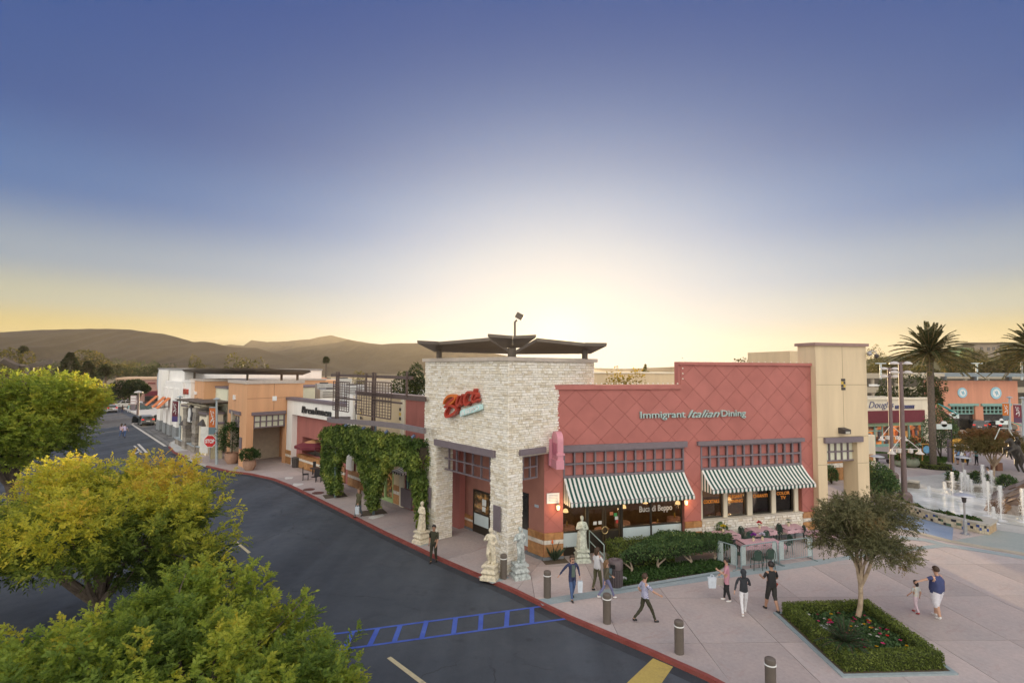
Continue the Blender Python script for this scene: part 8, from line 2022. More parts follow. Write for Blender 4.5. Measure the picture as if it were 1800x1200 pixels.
ridge('hills', [(460, 655), (470, 641), (495, 636), (515, 637), (540, 636), (565, 641), (600, 650), (640, 655)], 760, 160, HILL, rough=.5)
ridge('hills', [(620, 655), (660, 640), (700, 628), (740, 622), (780, 626), (830, 640), (870, 650)], 1050, 200, HILL, rough=.5)
ridge('hills', [(300, 640), (350, 614), (405, 605), (432, 608), (441, 597.5), (470, 601), (500, 600), (520, 598), (545, 596), (562, 592), (582, 589), (597, 593), (620, 598), (650, 603), (700, 615), (760, 640)], 2400, 500, HILL, rough=.5)
ridge('hills', [(1480, 652), (1530, 630), (1600, 622), (1660, 612), (1700, 604), (1760, 602), (1830, 600), (1950, 598), (2300, 590)], 420, 200, groundmat('green_hill', (.075, .08, .03), (.12, .11, .045), .02, .3, .95, .5, 1, stain=(.04, .05, .02)), rough=.5)
ridge('hills', [(820, 655), (900, 648), (1000, 646), (1100, 648), (1200, 644), (1300, 640), (1400, 642), (1500, 650)], 1600, 300, HILL, rough=.4)
hf = Facade(D(1690, 628, 380), D(1762, 628, 378)); hz0 = D(1725, 628, 379).z
hh = thing('hill_house', 'long flat roofed house on the right hillside', 'house', (hf.a.x, hf.a.y, hz0 - 3))
zt_ = D(1725, 604, 379).z
P('wall', hf, hf.u(1712, 612), hf.u(1758, 612), hz0 - 3, zt_, -10, 0, mat('grey_house_wall', (.26, .22, .18), .9, .1), hh); P('glass_wall', hf, hf.u(1682, 612), hf.u(1715, 612), hz0 - 3, zt_ - 3, -8, -.3, mat('green_glass_wall', (.14, .25, .10), .4, .15), hh)
P('roof', hf, hf.u(1700, 604), hf.u(1760, 604), zt_, zt_ + .8, -11, 1, mat('dark_roof', (.10, .085, .07), .9, .1), hh)
for x in (1723, 1735, 1744, 1752): P('window', hf, hf.u(x, 612), hf.u(x + 5, 612), D(x, 616, 379).z, D(x, 610, 379).z, -.05, .15, GLASS, hh)
mb = MB(); hx, hy0, hy1, hzt = 2300, -60, 2950, 172
mb.hexa([(-hx, hy0, -3.2), (hx, hy0, -3.2), (hx, hy1, -3.2), (-hx, hy1, -3.2), (-hx, hy0, hzt), (hx, hy0, hzt), (hx, hy1, hzt), (-hx, hy1, hzt)])
hm = bpy.data.materials.new('evening_haze'); hm.use_nodes = True; nt = hm.node_tree
for nd in list(nt.nodes):
 if nd.type == 'BSDF_PRINCIPLED': nt.nodes.remove(nd)
pv_ = nt.nodes.new('ShaderNodeVolumePrincipled'); pv_.inputs['Color'].default_value = (.95, .88, .74, 1); pv_.inputs['Density'].default_value = .00011; pv_.inputs['Anisotropy'].default_value = .42
nt.links.new(pv_.outputs[0], nt.nodes['Material Output'].inputs['Volume'])
ho_ = mb.obj('haze', hm); stuff(ho_); ho_['label'] = 'thin golden evening haze over the valley'
# ================================================================ people
SKIN = mat('skin', (.52, .31, .22), .6, .06, 8); SKIN_D = mat('tan_skin', (.42, .24, .16), .6, .06, 8)
HAIRB = mat('brown_hair', (.055, .03, .016), .6, .2, 20); HAIRK = mat('black_hair', (.015, .012, .011), .5, .2, 20); HAIRL = mat('light_brown_hair', (.16, .09, .04), .6, .2, 20)
EYE = mat('eye_dark', (.02, .015, .012), .3, 0)
def cloth(name, c, **k): return mat(name, c, .85, .10, 9, .2, 40, **k)
def skin_body(verts, edges, radii, mats_, classify, name):
 """one continuous surface grown over a skeleton"""
 me = bpy.data.meshes.new(name); me.from_pydata(verts, edges, [])
 o = bpy.data.objects.new('tmp', me); COL.objects.link(o)
 md = o.modifiers.new('skin', 'SKIN'); md.use_smooth_shade = True; md.branch_smoothing = .4
 if not me.skin_vertices: raise RuntimeError('no skin layer')
 for i, r in enumerate(radii):
  sv = me.skin_vertices[0].data[i]; sv.radius = r if isinstance(r, tuple) else (r, r); sv.use_root = (i == 0)
 sb = o.modifiers.new('sub', 'SUBSURF'); sb.levels = 2; sb.render_levels = 2
 dg = bpy.context.evaluated_depsgraph_get(); out = bpy.data.meshes.new_from_object(o.evaluated_get(dg)); bpy.data.objects.remove(o)
 out.name = name; out.materials.clear()
 for m in mats_: out.materials.append(m)
 nv = len(out.vertices); co = np.empty(nv * 3, dtype=np.float32); out.vertices.foreach_get('co', co); co = co.reshape(-1, 3); no = np.empty(nv * 3, dtype=np.float32); out.vertex_normals.foreach_get('vector', no); no = no.reshape(-1, 3)
 wr = np.array([mnoise.noise((v[0] * 9, v[1] * 9, v[2] * 15 + len(mats_))) for v in co.tolist()]); cl_ = (co[:, 2] > .12) & (co[:, 2] < max(v[2] for v in verts) * .82); co += no * (wr * .013 * cl_)[:, None]; out.vertices.foreach_set('co', co.ravel())
 n = len(out.polygons); c = np.empty(n * 3, dtype=np.float32); out.polygons.foreach_get('center', c); c = c.reshape(-1, 3)
 out.polygons.foreach_set('material_index', classify(c).astype(np.int32)); out.polygons.foreach_set('use_smooth', np.ones(n, bool)); out.update()
 return out
def person(px, py, h, face, label, shirt, pants, shoes, hair='short', hairm=None, skin=None, stride=.28, sleeve='short', leg='long', arms=None, wide=1.0, lean=0.0, sit=False, hood=False, phase=1, group=None, z=0.0, fat=1.0, cat_='person', long_top=False):
 """face: heading in radians, 0 looks away from the camera (+Y), pi looks at it"""
 skin = skin or SKIN; hairm = hairm or HAIRB
 b = G(px, py, z)
 t = thing('person', label, cat_, (b.x, b.y, z), face, group)
 s = h / 1.75
 V, E_, R_, B = [], [], [], []
 def jt(p, r, par=None, bone=None):
  V.append(tuple(Vector(p) * s)); R_.append((r[0] * s, r[1] * s) if isinstance(r, tuple) else r * s)
  if par is not None: E_.append((par, len(V) - 1)); B.append((par, len(V) - 1, bone))
  return len(V) - 1
 ph = .90
 if sit: ph = .47
 w = wide; ln = lambda zz: lean * (zz - ph)
 pel = jt((0, 0, ph + .06), .135 * fat * w)
 sp = jt((0, ln(ph + .22) - .005, ph + .24), .125 * fat * w, pel, 'torso'); ch = jt((0, ln(ph + .40), ph + .40), .14 * (1 + (fat - 1) * .7) * w, sp, 'torso')
 nb = jt((0, ln(ph + .55) - .01, ph + .54), .085, ch, 'torso'); nk = jt((0, ln(ph + .60), ph + .605), .052, nb, 'neck')
 hd = jt((0, ln(ph + .7) + .015, ph + .70), .092, nk, 'head'); ht = jt((0, ln(ph + .78) + .01, ph + .785), .082, hd, 'head')
 for sd in (-1, 1):
  hip = jt((sd * .092 * w, 0, ph - .02), .098 * fat * w, pel, 'thigh')
  f = stride * sd * phase
  if sit:
   kn = jt((sd * .12, .42, .47), .062, hip, 'thigh'); an = jt((sd * .12, .46, .09), .042, kn, 'calf'); fwd = .1
  else:
   if f >= 0: kn = jt((sd * .09 * w, f * .62, .47), .066 * fat, hip, 'thigh'); an = jt((sd * .085 * w, f * 1.02, .085), .043, kn, 'calf')
   else: kn = jt((sd * .09 * w, f * .25, .475), .066 * fat, hip, 'thigh'); an = jt((sd * .085 * w, f * 1.15, .085 + .16 * min(.5, -f)), .043, kn, 'calf')
  ax, ay, az = V[an]; ax /= s; ay /= s; az /= s
  hl = jt((ax, ay - .02, max(.035, az - .05)), .045, an, 'foot'); jt((ax + .01 * sd, ay + .15, max(.03, az - .075 + (.0 if f >= 0 else .0))), .036, hl, 'foot')
 hands = []
 for k, sd in enumerate((-1, 1)):
  shd = jt((sd * .175 * w, ln(ph + .5), ph + .50), .066 * (1 + (fat - 1) * .5), ch, 'uparm')
  if arms and arms[k]: el, wr = arms[k]
  else:
   a = -stride * sd * phase; el = (sd * (.235 * w), a * .45 - .02, ph + .22); wr = (sd * (.235 * w), a * .9 + .10, ph + .0)
  e = jt(el, .042, shd, 'uparm'); wv = jt(wr, .030, e, 'forearm')
  d = (Vector(wr) - Vector(el)).normalized(); side = Vector((0, 1, 0)) - d * d.y
  side = side.normalized() if side.length > .1 else Vector((1, 0, 0)); nrm = d.cross(side)
  pm = jt(Vector(wr) + d * .06, (.034, .022), wv, 'hand')
  for q, (o_, l_) in enumerate([(-.026, .065), (-.009, .078), (.009, .074), (.026, .058)]):
   k1 = jt(Vector(wr) + d * (.095) + side * o_, .0095, pm, 'hand'); k2 = jt(Vector(wr) + d * (.095 + l_ * .5) + side * o_ + nrm * .012, .0085, k1, 'hand'); jt(Vector(wr) + d * (.095 + l_ * .85) + side * o_ + nrm * .035, .0075, k2, 'hand')
  tb_ = jt(Vector(wr) + d * .05 + side * .04, .011, pm, 'hand'); jt(Vector(wr) + d * .09 + side * .058 + nrm * .012, .009, tb_, 'hand')
  hands.append(Vector(wr) + d * .1)
 idx = {'shirt': 0, 'pants': 1, 'skin': 2, 'shoes': 3}
 bones = [(np.array(V[a]), np.array(V[c]), nm) for a, c, nm in B]
 def classify(c):
  best = np.full(len(c), 9e9); out = np.zeros(len(c), int)
  for a, e, nm in bones:
   d = e - a; L2 = d @ d + 1e-9; tt = np.clip(((c - a) @ d) / L2, 0, 1); dist = np.linalg.norm(c - a - tt[:, None] * d, axis=1)
   if nm == 'torso': v = np.full(len(c), 0)
   elif nm == 'uparm': v = np.where(tt < (.78 if sleeve == 'short' else 2), 0, 2)
   elif nm == 'forearm': v = np.full(len(c), 0 if sleeve == 'long' else 2)
   elif nm in ('neck', 'head', 'hand'): v = np.full(len(c), 2)
   elif nm == 'thigh': v = np.full(len(c), 1)
   elif nm == 'calf': v = np.where(tt < (.18 if leg == 'short' else (.95 if leg == 'long' else .6)), 1, 2)
   else: v = np.full(len(c), 3)
   k = dist < best; best[k] = dist[k]; out[k] = v[k]
  zc = c[:, 2] / s
  k = (out == 0) & (zc < ph + (.0 if not long_top else -.16)) & (np.abs(c[:, 0]) < .2 * s); out[k] = 1
  if long_top: k = (out == 1) & (zc > ph - .16); out[k] = 0
  else: k = (out == 1) & (zc > ph + .0); out[k] = 0
  return out
 link('body', skin_body(V, E_, R_, [shirt, pants, skin, shoes], classify, 'body'), t)
 H_ = Vector((0, ln(ph + .74) + .012, ph + .745)) * s; r = .112 * s
 def hairmesh(nm, m, back, droop):
  mb = MB(); n, k = 16, 9; vs = []
  for j in range(k + 1):
   th = PI * j / k * .62
   for i in range(n):
    a = 2 * PI * i / n; y = math.sin(a); lim = 1.0 if y < .25 else .62
    t_ = th * lim if j > 1 else th * lim
    vs.append((r * 1.02 * math.sin(t_) * math.cos(a), r * 1.06 * math.sin(t_) * math.sin(a) - .006, r * 1.16 * math.cos(t_)))
  mb.add([Vector(v) + H_ for v in vs], [(j * n + i, j * n + (i + 1) % n, (j + 1) * n + (i + 1) % n, (j + 1) * n + i) for j in range(k) for i in range(n)], 0, True)
  if droop > 0:
   mb.tube([H_ + Vector((0, -.055 * s, .03 * s)), H_ + Vector((0, -.085 * s, -.08 * s)), H_ + Vector((0, -.085 * s, -.08 * s - droop * .6 * s)), H_ + Vector((0, -.07 * s, -.08 * s - droop * s))], [.085 * s, .09 * s, .075 * s, .02 * s], 10)
  link(nm, mb.mesh(nm, m), t)
 if hood: hairmesh('hood', shirt, True, .16)
 elif hair == 'short': hairmesh('hair', hairm, False, 0)
 elif hair == 'long': hairmesh('hair', hairm, True, .24)
 elif hair == 'pony': hairmesh('hair', hairm, True, .14)
 fc = MB(); 
 for sd in (-1, 1): fc.sphere(H_ + Vector((sd * .032 * s, .092 * s, -.01 * s)), .010 * s, 0, 6, 4)
 fc.sphere(H_ + Vector((0, .104 * s, -.035 * s)), .015 * s, 1, 6, 4, (1, 1, 1.5)); fc.box(H_ + Vector((0, .094 * s, -.068 * s)), (.045 * s, .012 * s, .009 * s), 2)
 for sd in (-1, 1): fc.sphere(H_ + Vector((sd * .097 * s, .0, -.02 * s)), .022 * s, 1, 6, 4, (.5, 1, 1.4))
 link('face', fc.mesh('face', [EYE, skin, mat('lips', (.35, .14, .12), .6, 0)]), t)
 t['hand_l'] = [float(v) for v in (hands[0] * s)]; t['hand_r'] = [float(v) for v in (hands[1] * s)]
 return t, hands[0] * s, hands[1] * s, s
def held(t, hand, rz=0):
 R = Matrix.Rotation(t.rotation_euler[2], 3, 'Z'); return Vector(t.location) + R @ hand
BLACK = cloth('black_cloth', (.022, .022, .025)); NAVY = cloth('navy_cloth', (.03, .04, .10)); JEANS = cloth('blue_denim', (.07, .12, .25)); WHITEC = cloth('white_cloth', (.72, .73, .76)); OLV = cloth('olive_cloth', (.085, .08, .04)); DOLV = cloth('dark_olive_cloth', (.04, .04, .022)); GRYW = cloth('light_grey_cloth', (.58, .59, .62)); SHOEW = mat('white_shoe', (.75, .75, .74), .6, .05); SHOEB = mat('black_shoe', (.02, .02, .02), .5, .05); LILAC = cloth('lilac_denim', (.16, .17, .30)); LAV = cloth('lavender_cloth', (.55, .48, .66)); PINKV = cloth('pink_vest', (.52, .26, .33)); TEALC = cloth('teal_shirt', (.18, .40, .42)); BLUES = cloth('blue_shirt', (.20, .36, .60)); KHAK = cloth('khaki_cloth', (.33, .27, .18)); GREYG = cloth('grey_green_top', (.10, .14, .12))
STRP = cloth('striped_shirt', (.35, .38, .62), col2=(.75, .76, .80))
def stripes(m, c1, c2, sc=30):
 nt = m.node_tree; N, L = nt.nodes, nt.links; w = N.new('ShaderNodeTexWave'); w.inputs['Scale'].default_value = sc; w.inputs['Distortion'].default_value = 2.0; w.bands_direction = 'DIAGONAL'; tc = N.new('ShaderNodeTexCoord'); r = N.new('ShaderNodeValToRGB')
 L.new(tc.outputs['Object'], w.inputs[0]); L.new(w.outputs['Fac'], r.inputs[0]); r.color_ramp.elements[0].position = .45; r.color_ramp.elements[1].position = .55
 r.color_ramp.elements[0].color = (*c1, 1); r.color_ramp.elements[1].color = (*c2, 1); L.new(r.outputs[0], N['Principled BSDF'].inputs['Base Color'])
stripes(STRP, (.10, .11, .34), (.66, .67, .74), 12)
def shopbag(p, m, label, sx=.26, sz=.36):
 t = thing('shopping_bag', label, 'bag', (p.x, p.y, p.z - sz - .1)); mb = MB(); a, b = sx / 2, .06
 mb.hexa([(-a * .85, -b * .7, 0), (a * .85, -b * .7, 0), (a * .85, b * .7, 0), (-a * .85, b * .7, 0), (-a, -b, sz), (a, -b, sz), (a, b, sz), (-a, b, sz)]); mb.obj('bag_body', m, t)
 for y in (-b * .8, b * .8): MB().tube([(-a * .5, y, sz - .02), (-a * .3, y * .4, sz + .1), (a * .3, y * .4, sz + .1), (a * .5, y, sz - .02)], .008, 5).obj('handle', m, t)
 return t
PLB = mat('pale_plastic_bag', (.62, .70, .78), .4, .1, 6)
t, hl, hr, s = person(1006, 1053, 1.70, PI + .25, 'woman in sunglasses, open navy cardigan, grey top and jeans carrying a pale bag', NAVY, JEANS, SHOEB, 'long', HAIRB, stride=.20, sleeve='long', arms=[((-.27, .02, 1.14), (-.27, .12, .95)), ((.36, -.10, 1.16), (.50, -.12, .97))], long_top=True)
mb = MB(); mb.hexa([(-.075 * s, .135 * s, .93 * s), (.075 * s, .135 * s, .93 * s), (.075 * s, .10 * s, .93 * s), (-.075 * s, .10 * s, .93 * s), (-.06 * s, .145 * s, 1.40 * s), (.06 * s, .145 * s, 1.40 * s), (.06 * s, .10 * s, 1.40 * s), (-.06 * s, .10 * s, 1.40 * s)]); mb.obj('grey_top', GREYG, t)
mb = MB(); 
for sd in (-1, 1): mb.box((sd * .034 * s, .108 * s, 1.635 * s), (.05 * s, .015, .03 * s))
mb.box((0, .108 * s, 1.642 * s), (.1 * s, .012, .008)); mb.obj('sunglasses', EYE, t)
shopbag(held(t, hl), PLB, 'pale plastic bag held by the woman in sunglasses', .2, .42)
t, hl, hr, s = person(1050, 1037, 1.72, -.9, 'woman in light grey tee and olive trousers by the litter bin', GRYW, OLV, SHOEB, 'pony', HAIRB, stride=.16, arms=[None, ((.27, .10, 1.14), (.25, .28, 1.02))])
shopbag(held(t, hr), cloth('teal_grey_bag', (.10, .15, .17)), 'dark teal handbag of the woman in the light grey tee', .36, .34)
t, hl, hr, s = person(1066, 1051, 1.48, -1.25, 'girl in olive vest, lilac jeans and white shoes walking right', cloth('olive_vest', (.09, .08, .05)), LILAC, SHOEW, 'long', HAIRL, stride=.34, sleeve='long')
person(1134, 1093, 1.70, -1.35, 'person in a blue white striped shirt and dark trousers walking right', STRP, DOLV, SHOEB, 'short', HAIRB, stride=.36, arms=[((-.24, -.15, 1.15), (-.22, .02, .98)), ((.24, .22, 1.17), (.22, .46, 1.03))])
t, hl, hr, s = person(1278, 1056, 1.66, 1.2, 'woman in a pink vest with dark trousers carrying shopping', PINKV, BLACK, SHOEW, 'short', HAIRK, stride=.10, sleeve='short', arms=[((-.22, .08, 1.12), (-.12, .28, 1.22)), ((.24, .05, 1.12), (.20, .22, 1.0))], fat=1.1, long_top=True)
shopbag(held(t, hr) + Vector((0, 0, -.02)), mat('cream_bag', (.62, .58, .52), .7, .08), 'cream handbag at the hip of the woman in the pink vest', .42, .26)
shopbag(held(t, hl) + Vector((-.2, .02, -.22)), PLB, 'pale blue plastic bag beside the woman in the pink vest', .32, .4)
person(1308, 1080, 1.64, -.25, 'person in a dark hooded top and white trousers walking away', cloth('dark_hoodie', (.028, .032, .04)), WHITEC, SHOEW, 'none', HAIRK, stride=.24, sleeve='long', hood=True, arms=[((-.30, -.08, 1.15), (-.36, -.20, .98)), ((.25, .06, 1.14), (.20, .24, 1.12))])
t, hl, hr, s = person(1357, 1074, 1.82, .15, 'man in black tee and black shorts with a waist pack walking away', BLACK, cloth('black_shorts', (.03, .03, .028)), SHOEB, 'short', HAIRK, SKIN_D, stride=.22, leg='short', phase=-1, fat=1.12, arms=[((-.27, .06, 1.16), (-.20, .28, 1.14)), ((.27, .04, 1.14), (.22, .26, 1.05))])
mb = MB(); mb.box((.13, .02, 1.0), (.14, .2, .16), M=Matrix.Rotation(.5, 3, 'Y')); mb.obj('waist_pack', mat('red_brown_pack', (.30, .05, .03), .7, .1), t)
t, hl, hr, s = person(1648, 1085, 1.84, .35, 'large man in navy tee and white shorts reaching to the child', cloth('blue_tee', (.045, .06, .16)), cloth('white_shorts', (.70, .70, .76)), SHOEW, 'short', HAIRB, stride=.12, leg='short', fat=1.5, wide=1.2, arms=[((-.42, .08, 1.33), (-.68, .14, 1.28)), ((.36, -.02, 1.15), (.46, .04, .96))])
person(1611, 1077, 1.20, .3, 'small child in pale top and pink trousers walking beside the large man', cloth('child_top', (.52, .60, .64), col2=(.66, .60, .50)), cloth('pale_pink_trousers', (.62, .50, .56)), mat('red_shoe', (.35, .04, .05), .6, .05), 'pony', HAIRK, stride=.16)
person(762, 988, 1.74, PI - .3, 'man in dark olive clothes stepping off the kerb by the tower', DOLV, cloth('dark_trousers', (.035, .035, .022)), SHOEB, 'short', HAIRK, SKIN_D, stride=.12, sleeve='mid', fat=1.08, z=RZ)
t, hl, hr, s = person(630, 908, 1.70, PI - .5, 'woman in an olive jacket and jeans walking below the ivy arch', OLV, cloth('grey_blue_jeans', (.10, .13, .16)), SHOEB, 'long', HAIRL, stride=.2, sleeve='long', long_top=True, fat=1.08)
shopbag(held(t, hl), PLB, 'white plastic bag of the woman by the ivy arch', .24, .42)
person(213, 768, 1.74, .2, 'left person of the pale pink couple crossing the far road', cloth('pale_pink_tee', (.55, .42, .48)), JEANS, SHOEB, 'long', HAIRB, stride=.26, z=RZ)
person(219, 769, 1.76, .2, 'right person of the couple crossing the far road in lavender', LAV, JEANS, SHOEB, 'short', HAIRK, stride=.26, phase=-1, z=RZ)
person(215, 727, 1.70, .6, 'dark clothed person beside the far parked cars', BLACK, NAVY, SHOEB, 'long', HAIRK, stride=.2, z=RZ)
person(226, 725, 1.72, .2, 'person in a teal shirt by the far kerb', TEALC, GRYW, SHOEB, 'short', HAIRB, stride=.2, z=RZ)
person(1684, 816, 1.80, .1, 'man in a blue shirt and shorts reading the orange kiosk', BLUES, cloth('navy_shorts', (.03, .035, .06)), SHOEB, 'short', HAIRK, SKIN_D, stride=.06, leg='short', fat=1.1)
t, hl, hr, s = person(1701, 817, 1.66, -.2, 'woman in a lavender top standing at the kiosk', LAV, BLACK, SHOEB, 'short', HAIRK, stride=.12, fat=1.08)
shopbag(held(t, hr), PLB, 'white bag held by the woman in lavender', .2, .34)
person(1717, 817, 1.72, 1.4, 'man in a teal shirt and black trousers near the kiosk', TEALC, BLACK, SHOEB, 'short', HAIRL, stride=.06, arms=[((-.22, .12, 1.14), (-.1, .3, 1.18)), ((.22, .12, 1.14), (.1, .3, 1.12))])
p = G(1737, 848); t = thing('stone_bench', 'plain stone bench under the crape myrtle', 'bench', (p.x, p.y, 0)); MB().box((0, -.05, .42), (1.5, .45, .1)).obj('seat', CAPM, t)
for sx in (-.55, .55): MB().box((sx, -.05, .185), (.18, .4, .37)).obj('leg', CAPM, t)
person(1737, 848, 1.72, 1.0, 'person in white sitting on the bench under the crape myrtle', WHITEC, WHITEC, SHOEW, 'short', HAIRK, SKIN_D, sit=True, stride=0)
# ================================================================ cars
TYRE = mat('tyre_rubber', (.015, .015, .015), .8, .1); RIM = mat('alloy_rim', (.45, .46, .47), .3, .05, metal=.8); CGL = mat('car_glass', (.02, .025, .03), .05, .05, spec=.8); REDL = mat('red_tail_light', (.5, .02, .02), .3, 0, emit=((1, .05, .03), .35)); CLR = mat('clear_headlight', (.75, .76, .78), .15, 0); PLATE = mat('number_plate', (.7, .7, .68), .5, 0)
def car(px, py, rz, paint, label, kind='sedan', open_doors=False, scale=1.0):
 b = G(px, py, RZ); t = thing('parked_car', label, 'car', (b.x, b.y, RZ), rz, 'cars on the far street')
 L_, W_ = 4.5, 1.78
 top = {'sedan': [(-2.2, .62), (-2.18, .92), (-1.55, 1.0), (-1.0, 1.40), (-.1, 1.45), (.55, 1.38), (1.15, .98), (2.05, .84), (2.22, .60)], 'suv': [(-2.2, .65), (-2.2, 1.05), (-2.0, 1.62), (-.9, 1.72), (.3, 1.70), (1.05, 1.12), (2.0, .98), (2.22, .65)], 'hatch': [(-2.05, .62), (-2.08, .98), (-1.75, 1.42), (-.8, 1.52), (.25, 1.48), (1.05, 1.0), (1.95, .86), (2.1, .6)]}[kind]
 bot = [(2.2, .28), (1.75, .22), (-1.75, .22), (-2.18, .30)]
 prof = top + bot; n = len(prof); mb = MB(); secs = []
 for (y, wf, zf) in [(-W_ / 2, 1.0, 1), (-W_ / 2 * .98, 1.0, 1), (0, 1, 1)]: pass
 rows = [(-1.0, 0), (-.96, 1), (-.8, 2), (0, 2), (.8, 2), (.96, 1), (1.0, 0)]
 vs = []
 for wy, lev in rows:
  for x, z in prof:
   k = 1.0
   if z > 1.02: k = 1 - .26 * min(1, (z - 1.02) / .6)                   # tumblehome of the cabin
   xx = x * (.985 if lev == 0 else 1); zz = z - (.03 if lev == 0 and z > .5 else 0) + (.02 if lev == 2 and z > 1.2 else 0)
   vs.append((xx, wy * W_ / 2 * k, zz))
 fs = [(r * n + i, r * n + (i + 1) % n, (r + 1) * n + (i + 1) % n, (r + 1) * n + i) for r in range(len(rows) - 1) for i in range(n)] + [tuple(range(n)), tuple(range((len(rows) - 1) * n, len(rows) * n))[::-1]]
 mb.add(vs, fs, 0, True); mb.obj('body', paint, t)
 g = [p for p in top if p[1] > 1.2]; x0, x1 = g[0][0], g[-1][0]; zt = max(p[1] for p in g); base = 1.03 if kind != 'suv' else 1.14
 for sd in (-1, 1):
  wm = MB(); y0, y1 = sd * W_ / 2 * .985, sd * W_ / 2 * (1 - .26 * min(1, (zt - .1 - 1.02) / .6)) * 1.01
  for a, c in ((x0 + .02, (x0 + x1) / 2 - .04), ((x0 + x1) / 2 + .04, x1 + .12)): wm.add([(a - .1, y0 * 1.0, base), (c + (.12 if c > 0 else 0), y0, base), (c - .05, y1, zt - .1), (a + .1, y1, zt - .1)], [(0, 1, 2, 3) if sd > 0 else (3, 2, 1, 0)])
  wm.obj('side_window', CGL, t)
  MB().box((x1 + .25, sd * (W_ / 2 + .08), base + .05), (.14, .18, .12)).obj('mirror', paint, t)
  for x in (-1.35, 1.38):
   c = (x, sd * (W_ / 2 - .12), .32); M_ = Matrix.Translation(c) @ Matrix.Rotation(PI / 2, 4, 'X')
   wh = bpy.data.objects.new('wheel', None); COL.objects.link(wh); wh.parent = t
   me = MB().lathe([(.18, -.1), (.3, -.11), (.32, -.07), (.32, .07), (.3, .11), (.18, .1)], 18).mesh('tyre', TYRE); me.transform(M_); link('tyre', me, wh)
   me = MB().lathe([(.02, -.09), (.19, -.1), (.19, .1), (.02, .09)], 14).mesh('rim', RIM); me.transform(M_); link('rim', me, wh)
  MB().box((-2.17, sd * .68, .84 if kind == 'sedan' else .98), (.10, .32, .16)).obj('tail_light', REDL, t); MB().box((2.13, sd * .62, .70), (.12, .36, .14)).obj('headlight', CLR, t)
 i = [k for k, p in enumerate(top) if p[1] > 1.2][0]; a, c = top[i - 1], top[i]
 e = Vector((c[0] - a[0], 0, c[1] - a[1])); nn = Vector((-e.z, 0, e.x)).normalized() * .018
 q = lambda f, y, k: Vector((a[0], y * k, a[1])) + e * f + nn
 MB().add([q(.12, -.74, 1), q(.12, .74, 1), q(.9, .62, 1), q(.9, -.62, 1)], [(0, 1, 2, 3)]).obj('rear_window', CGL, t)
 j = [k for k, p in enumerate(top) if p[1] > 1.2][-1]; a, c = top[j + 1], top[j]; e = Vector((c[0] - a[0], 0, c[1] - a[1])); nn = Vector((e.z, 0, -e.x)).normalized() * .018
 MB().add([q(.1, -.74, 1), q(.1, .74, 1), q(.92, .62, 1), q(.92, -.62, 1)], [(0, 1, 2, 3)]).obj('windscreen', CGL, t)
 MB().box((-2.215, 0, .72), (.03, .5, .13)).obj('number_plate', PLATE, t); MB().box((-2.19, 0, .42), (.1, 1.6, .16)).obj('bumper', mat('dark_bumper', (.05, .05, .055), .6, .1), t)
 if open_doors:
  for sd in (-1, 1):
   m = MB(); R = Matrix.Rotation(-sd * .95, 3, 'Z'); hg = Vector((.9, sd * W_ / 2, 0)); P_ = lambda x, z, o: hg + R @ Vector((x, sd * o, z))
   m.hexa([P_(-1.05, .3, .0), P_(0, .3, 0), P_(0, .3, .08), P_(-1.05, .3, .08), P_(-1.05, base, .0), P_(0, base, 0), P_(0, base, .08), P_(-1.05, base, .08)]); m.hexa([P_(-1.0, base, .02), P_(0, base, .02), P_(0, base, .05), P_(-1.0, base, .05), P_(-.9, base + .38, .02), P_(-.45, base + .38, .02), P_(-.45, base + .38, .05), P_(-.9, base + .38, .05)]); m.obj('door', mat('door_dark', (.03, .035, .04), .35, .05), t)
 return t
def paintm(n, c): return mat(n, c, .3, .04, 2, coat=.6, metal=.2)
sa = math.atan2(STREET.y, STREET.x)
car(256, 746, sa, paintm('grey_green_paint', (.12, .13, .13)), 'grey car with both front doors open at the paved bay', 'hatch', True)
car(193, 724, sa + .1, paintm('silver_paint', (.45, .46, .47)), 'silver car with red tail lights driving up the far road', 'hatch')
car(246, 720, sa - 1.75, paintm('dark_teal_paint', (.02, .06, .06)), 'dark teal sedan parked across behind the lamp post', 'sedan')
car(221, 715.5, sa - 1.5, paintm('white_paint', (.70, .71, .72)), 'white car parked beside the dark teal sedan', 'sedan')
car(230, 711.5, sa - 1.5, paintm('pale_silver_paint', (.58, .60, .62)), 'pale silver car parked behind the white one', 'sedan')
car(207, 712, sa - 1.4, paintm('grey_paint', (.30, .32, .34)), 'grey tall car parked at the row end by the bush', 'suv')
car(172, 703, sa, paintm('dark_grey_paint', (.06, .065, .07)), 'dark car far up the road under the trees', 'suv')
for x, y, rz, c, k, lb_ in [(1711, 757, 1.2, (.06, .06, .065), 'suv', 'dark car parked before the left salmon building window'), (1763, 758, .4, (.03, .03, .035), 'hatch', 'black car parked below the turquoise sign board'), (1742, 757, -.4, (.35, .42, .50), 'sedan', 'pale blue car parked between the salmon windows')]:
 t = car(x, y, rz, paintm('paint_%d' % x, c), lb_, k); t['group'] = 'cars before the salmon building'; t.location.z = 0
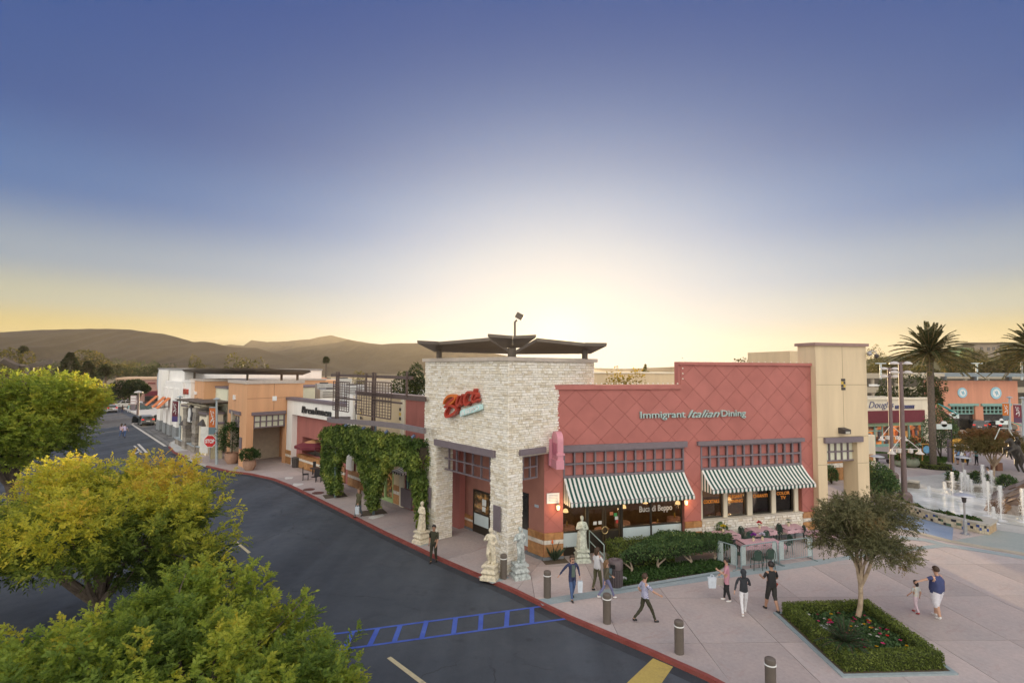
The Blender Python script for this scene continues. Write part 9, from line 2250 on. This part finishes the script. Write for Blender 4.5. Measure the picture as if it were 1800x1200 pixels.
b = G(242, 730, RZ); t = thing('street_lamp', 'brown street lamp with a flat hood by the far parking', 'street lamp', (b.x, b.y, RZ)); h = D(242, 689, b.y).z - RZ; MB().tube([(0, 0, 0), (0, 0, h)], [.22, .16], 8).obj('pole', POST, t); MB().lathe([(.75, -.1), (.7, .05), (.1, .3), (.02, .3)], 12, (0, 0, h)).obj('hood', mat('pale_hood', (.55, .52, .48), .5, .05), t)
b = G(234, 722, RZ); t = thing('directory_sign', 'pale pink directory board beside the far street lamp', 'sign', (b.x, b.y, RZ)); z0 = D(234, 706, b.y).z; MB().box((0, 0, z0 + .5), (1.15, .2, 1.9)).obj('board', mat('dusty_board', (.46, .38, .38), .8, .1), t); MB().box((0, 0, z0 * .35), (.9, .16, z0 * .7)).obj('plinth', TRIM, t)
for k in range(3): MB().box((0, -.11, z0 - .05 + .55 * k), (.95, .02, .16)).obj('strip', WPL, t)
b = D(50, 690, 58); t = thing('roof_sign_frame', 'dark winged roof frame standing above the left tree', 'canopy', (b.x, b.y, RZ)); MB().tube([(b.x, b.y, RZ), (b.x, b.y, D(50, 640, 58).z)], .38, 8).obj('mast', CANP, t, world=True)
for q in [[(1, 633, 57), (8, 627, 57), (36, 640, 58), (32, 647, 58)], [(64, 645, 58), (58, 638, 58), (91, 631.5, 57), (94, 638, 57)]]: MB().slab([D(*v) for v in q], .5).obj('wing', CANP, t, world=True)
MB().tube([D(30, 643, 58), D(66, 643, 58)], .22, 6).obj('cross_bar', CANP, t, world=True)
for i, (x, y0, y1, c, lb_) in enumerate([(122, 675, 684, (.45, .05, .05), 'small red banner among the left trees'), (76, 668, 680, (.22, .22, .50), 'small lilac banner above the left street tree')]):
 a, c2 = D(x - 4, y1, 75), D(x + 4, y0, 75); t = thing('small_banner', lb_, 'banner', tuple(a)); MB().box((a + c2) / 2, (c2.x - a.x, .06, c2.z - a.z)).obj('cloth', mat('small_banner_%d' % i, c, .8, .08), t, world=True); MB().tube([(c2.x + .1, a.y, 0), (c2.x + .1, a.y, c2.z + .4)], .07, 6).obj('pole', POST, t, world=True)
